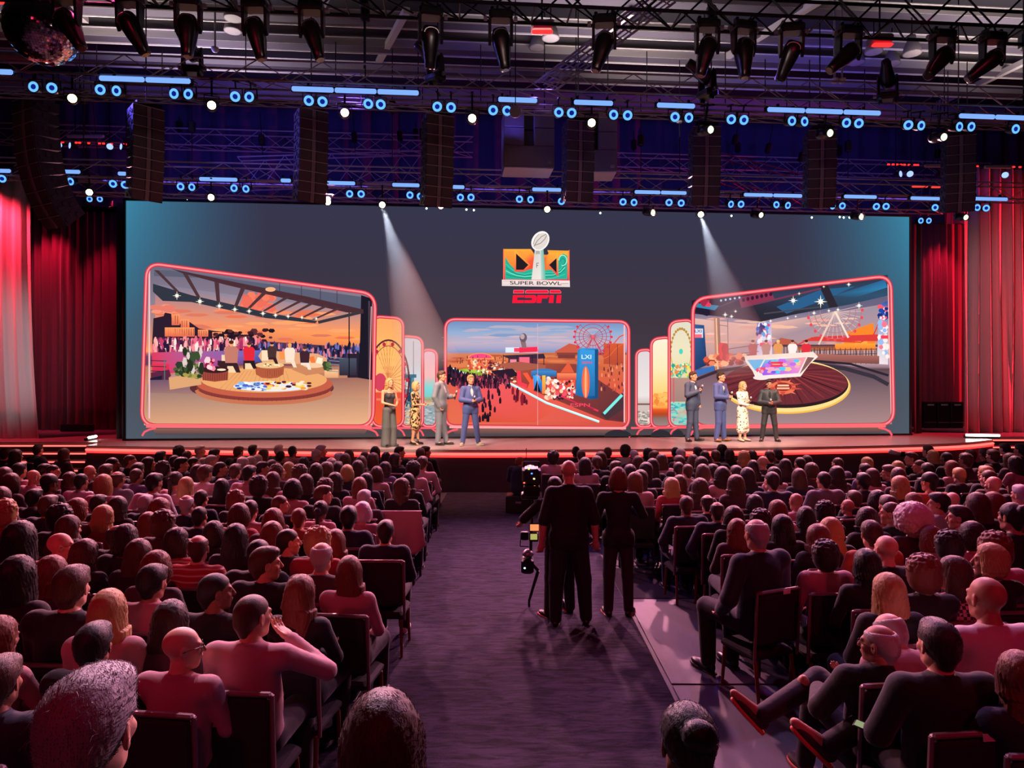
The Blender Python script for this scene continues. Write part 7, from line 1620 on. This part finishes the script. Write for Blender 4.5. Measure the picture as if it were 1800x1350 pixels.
# person sitting low by the stage
J = seated('lap', lean=.12); d_ = 14.1; x_ = (911-900)/F_PX*d_
v = bake(figure(J, top='jacket', yaw=-.6), 'jacket'); v['J'] = J
r = assemble(v, Matrix.Translation((x_, d_, 0)) @ Matrix.Rotation(-.2, 4, 'Z') @ Matrix.Scale(.86, 4), SKIN[0], CL['n'], CL['n'], 'short', HM_['r'], True); tag(r, 'person in a navy jacket sitting low by the stage front, beyond the camera rig', 'person')
b = MB(); b.rbox((0, 0, .175), (.5, .45, .35), .02); r = empty('equipment_case', (x_, d_, 0)); b.build('case', M_darkp, r); b = MB(); b.rbox((0, -.232, .22), (.12, .02, .05), .01); b.build('handle', M_rim, r); tag(r, 'low black equipment case used as a seat by the stage front', 'case')
# ---- camera rig on its balancing post
d_ = 8.15; C0 = at(931, 1005, d_); r = empty('camera_rig', (C0.x, d_, 0)); tag(r, 'black stabilised film camera on a balancing post with glowing monitors', 'camera rig')
def W(px, py, dd=0): p = at(px, py, d_+dd); return Vector((p.x-C0.x, dd, p.z))
def pb(name, px0, py0, px1, py1, dep, m, y=0, rad=.01, parent=r):
    a, b_ = W(px0, py1), W(px1, py0); q = MB(); q.rbox(((a.x+b_.x)/2, y, (a.z+b_.z)/2), (abs(b_.x-a.x), dep, abs(b_.z-a.z)), rad); return q.build(name, m, parent)
q = MB(); q.tube(W(932, 995), W(936, 870), .018, n=10); q.build('post', M_darkp, r)
pb('camera_body', 918, 822, 950, 850, .32, M_darkp, 0, .02); pb('battery', 920, 850, 948, 870, .14, M_dark, -.12, .015); pb('top_plate', 916, 866, 946, 876, .2, M_darkp)
q = MB(); q.lathe([(0, .12), (.05, .12), (.055, .3), (.08, .34), (.08, .40), (.06, .40), (.055, .36), (0, .36)], 16, Matrix.Rotation(-PI/2, 4, 'X'), W(934, 836)); q.build('lens', M_darkp, r, True)
q = MB(); q.path([W(921, 822), W(921, 812), W(947, 812), W(947, 822)], .010, 6); q.build('handle', M_dark, r)
q = MB(); q.tube(W(925, 810), W(925, 788), .005, n=5); q.build('antenna', M_darkp, r)
mo = pb('monitor', 930, 918, 948, 932, .02, M_darkp, -.06); pb('screen', 931.5, 919.5, 946.5, 930.5, .006, glow('monitor_picture', (1, .55, .35), 1.3), -.074, .002, mo)
mo = pb('monitor', 930, 934, 946, 950, .03, M_darkp, -.06); pb('screen', 932, 936, 944, 946, .006, glow('meter_picture', (.75, .72, .4), .9), -.078, .002, mo)
pb('receiver', 915, 934, 929, 948, .08, M_darkp, -.02); q = MB(); q.path([W(915, 948), W(914, 960), W(930, 961)], .006, 5); q.build('bracket', M_dark, r)
q = MB(); q.lathe([(0, -.03), (.05, -.02), (.07, .0), (.06, .03), (.03, .06), (0, .07)], 14, None, W(928, 975)); q.build('gimbal', M_rim, r, True)
pb('battery_base', 916, 980, 938, 1005, .22, M_darkp, 0, .02)
for px, py, c_ in ((929, 821, (1, .85, .3)), (934, 829, (.25, .4, 1)), (921, 845, (1, .3, .15)), (939, 851, (1, .45, .1)), (922, 994, (.75, .95, 1)), (938, 838, (.9, .9, .5))): q = MB(); q.rbox(W(px, py)+Vector((0, -.17 if py < 860 else -.115, 0)), (.02, .008, .016), .003); q.build('indicator_lamp', glow('ind%d' % px, c_, 4), r)
q = MB(); q.tube(W(934, 990), W(946, 1003), .02, .02, 8); q.tube(W(946, 1003), W(930, 1056), .02, .016, 8); q.tube((.10, 0, .0), W(945, 1000), .016, n=6) if False else None; q.build('support_stick', M_darkp, r)
q = MB(); q.tube((W(930, 1056)), (W(930, 1056).x, 0, .0), .014, n=6); q.build('foot', M_darkp, r)
# ---- cloth draped over a chair back in the left block
i = who(708, 841); x, y = A[i][0], A[i][1]
mb = MB(); nu, nv = 26, 14; vs = []
for s_ in (0, 1):
    for k in range(nv):
        t = k/(nv-1)
        for q_ in range(nu):
            u = -.27+.56*q_/(nu-1); 
            if t < .25: yy, zz = -.205-.10*math.sin(t/.25*PI/2)*1, .955+.012*math.sin(t/.25*PI)
            else: yy, zz = -.305-.03*math.sin(u*30+2*t)*t, .955-(t-.25)*(.62+.12*math.sin(u*9+1))
            vs.append((x+u+.06*t*t*(u > 0), y+yy-.012*s_, zz+.01*s_*(t < .25)))
S_ = nu*nv; f = []
for k in range(nv-1):
    for q_ in range(nu-1): a_ = k*nu+q_; f += [(a_, a_+1, a_+nu+1, a_+nu), (S_+a_, S_+a_+nu, S_+a_+nu+1, S_+a_+1)]
for q_ in range(nu-1): f += [(q_, S_+q_, S_+q_+1, q_+1), ((nv-1)*nu+q_, (nv-1)*nu+q_+1, S_+(nv-1)*nu+q_+1, S_+(nv-1)*nu+q_)]
for k in range(nv-1): f += [(k*nu, (k+1)*nu, S_+(k+1)*nu, S_+k*nu), (k*nu+nu-1, S_+k*nu+nu-1, S_+(k+1)*nu+nu-1, (k+1)*nu+nu-1)]
mb.add(vs, f); tag(mb.build('cardigan', CL['p'], None, True), 'pale pink cardigan draped over the back of an aisle chair', 'cardigan')
# ---- photographer's camera in the right block and a phone
i = who(1588.9, 782); 
p = at(1586, 798, 13.6); r = empty('photo_camera', p); tag(r, 'black photo camera with pale long lens held up before the stage by a photographer', 'camera')
q = MB(); q.rbox((0, 0, 0), (.14, .08, .10), .02); q.build('camera_body', M_darkp, r); q = MB(); q.lathe([(0, 0), (.04, 0), (.045, .2), (0, .2)], 14, Matrix.Rotation(-1.3, 4, 'Y'), (-.05, .0, .0)); q.build('lens', mat('pale_lens_barrel', 'b8b0b0', .4), r, True)
x = (1530-900)/F_PX*3.3
p = at(1527, 1281, 3.75); r = empty('phone', p); r.rotation_euler = (.15, 0, .9); tag(r, 'glowing phone lying in the lap of the man with the crossed leg', 'phone'); q = MB(); q.rbox((0, 0, 0), (.075, .15, .009), .004); q.build('case', M_darkp, r); q = MB(); q.rbox((0, 0, .006), (.066, .135, .003), .001); q.build('screen', glow('phone_screen', (.8, .85, .65), .5), r)
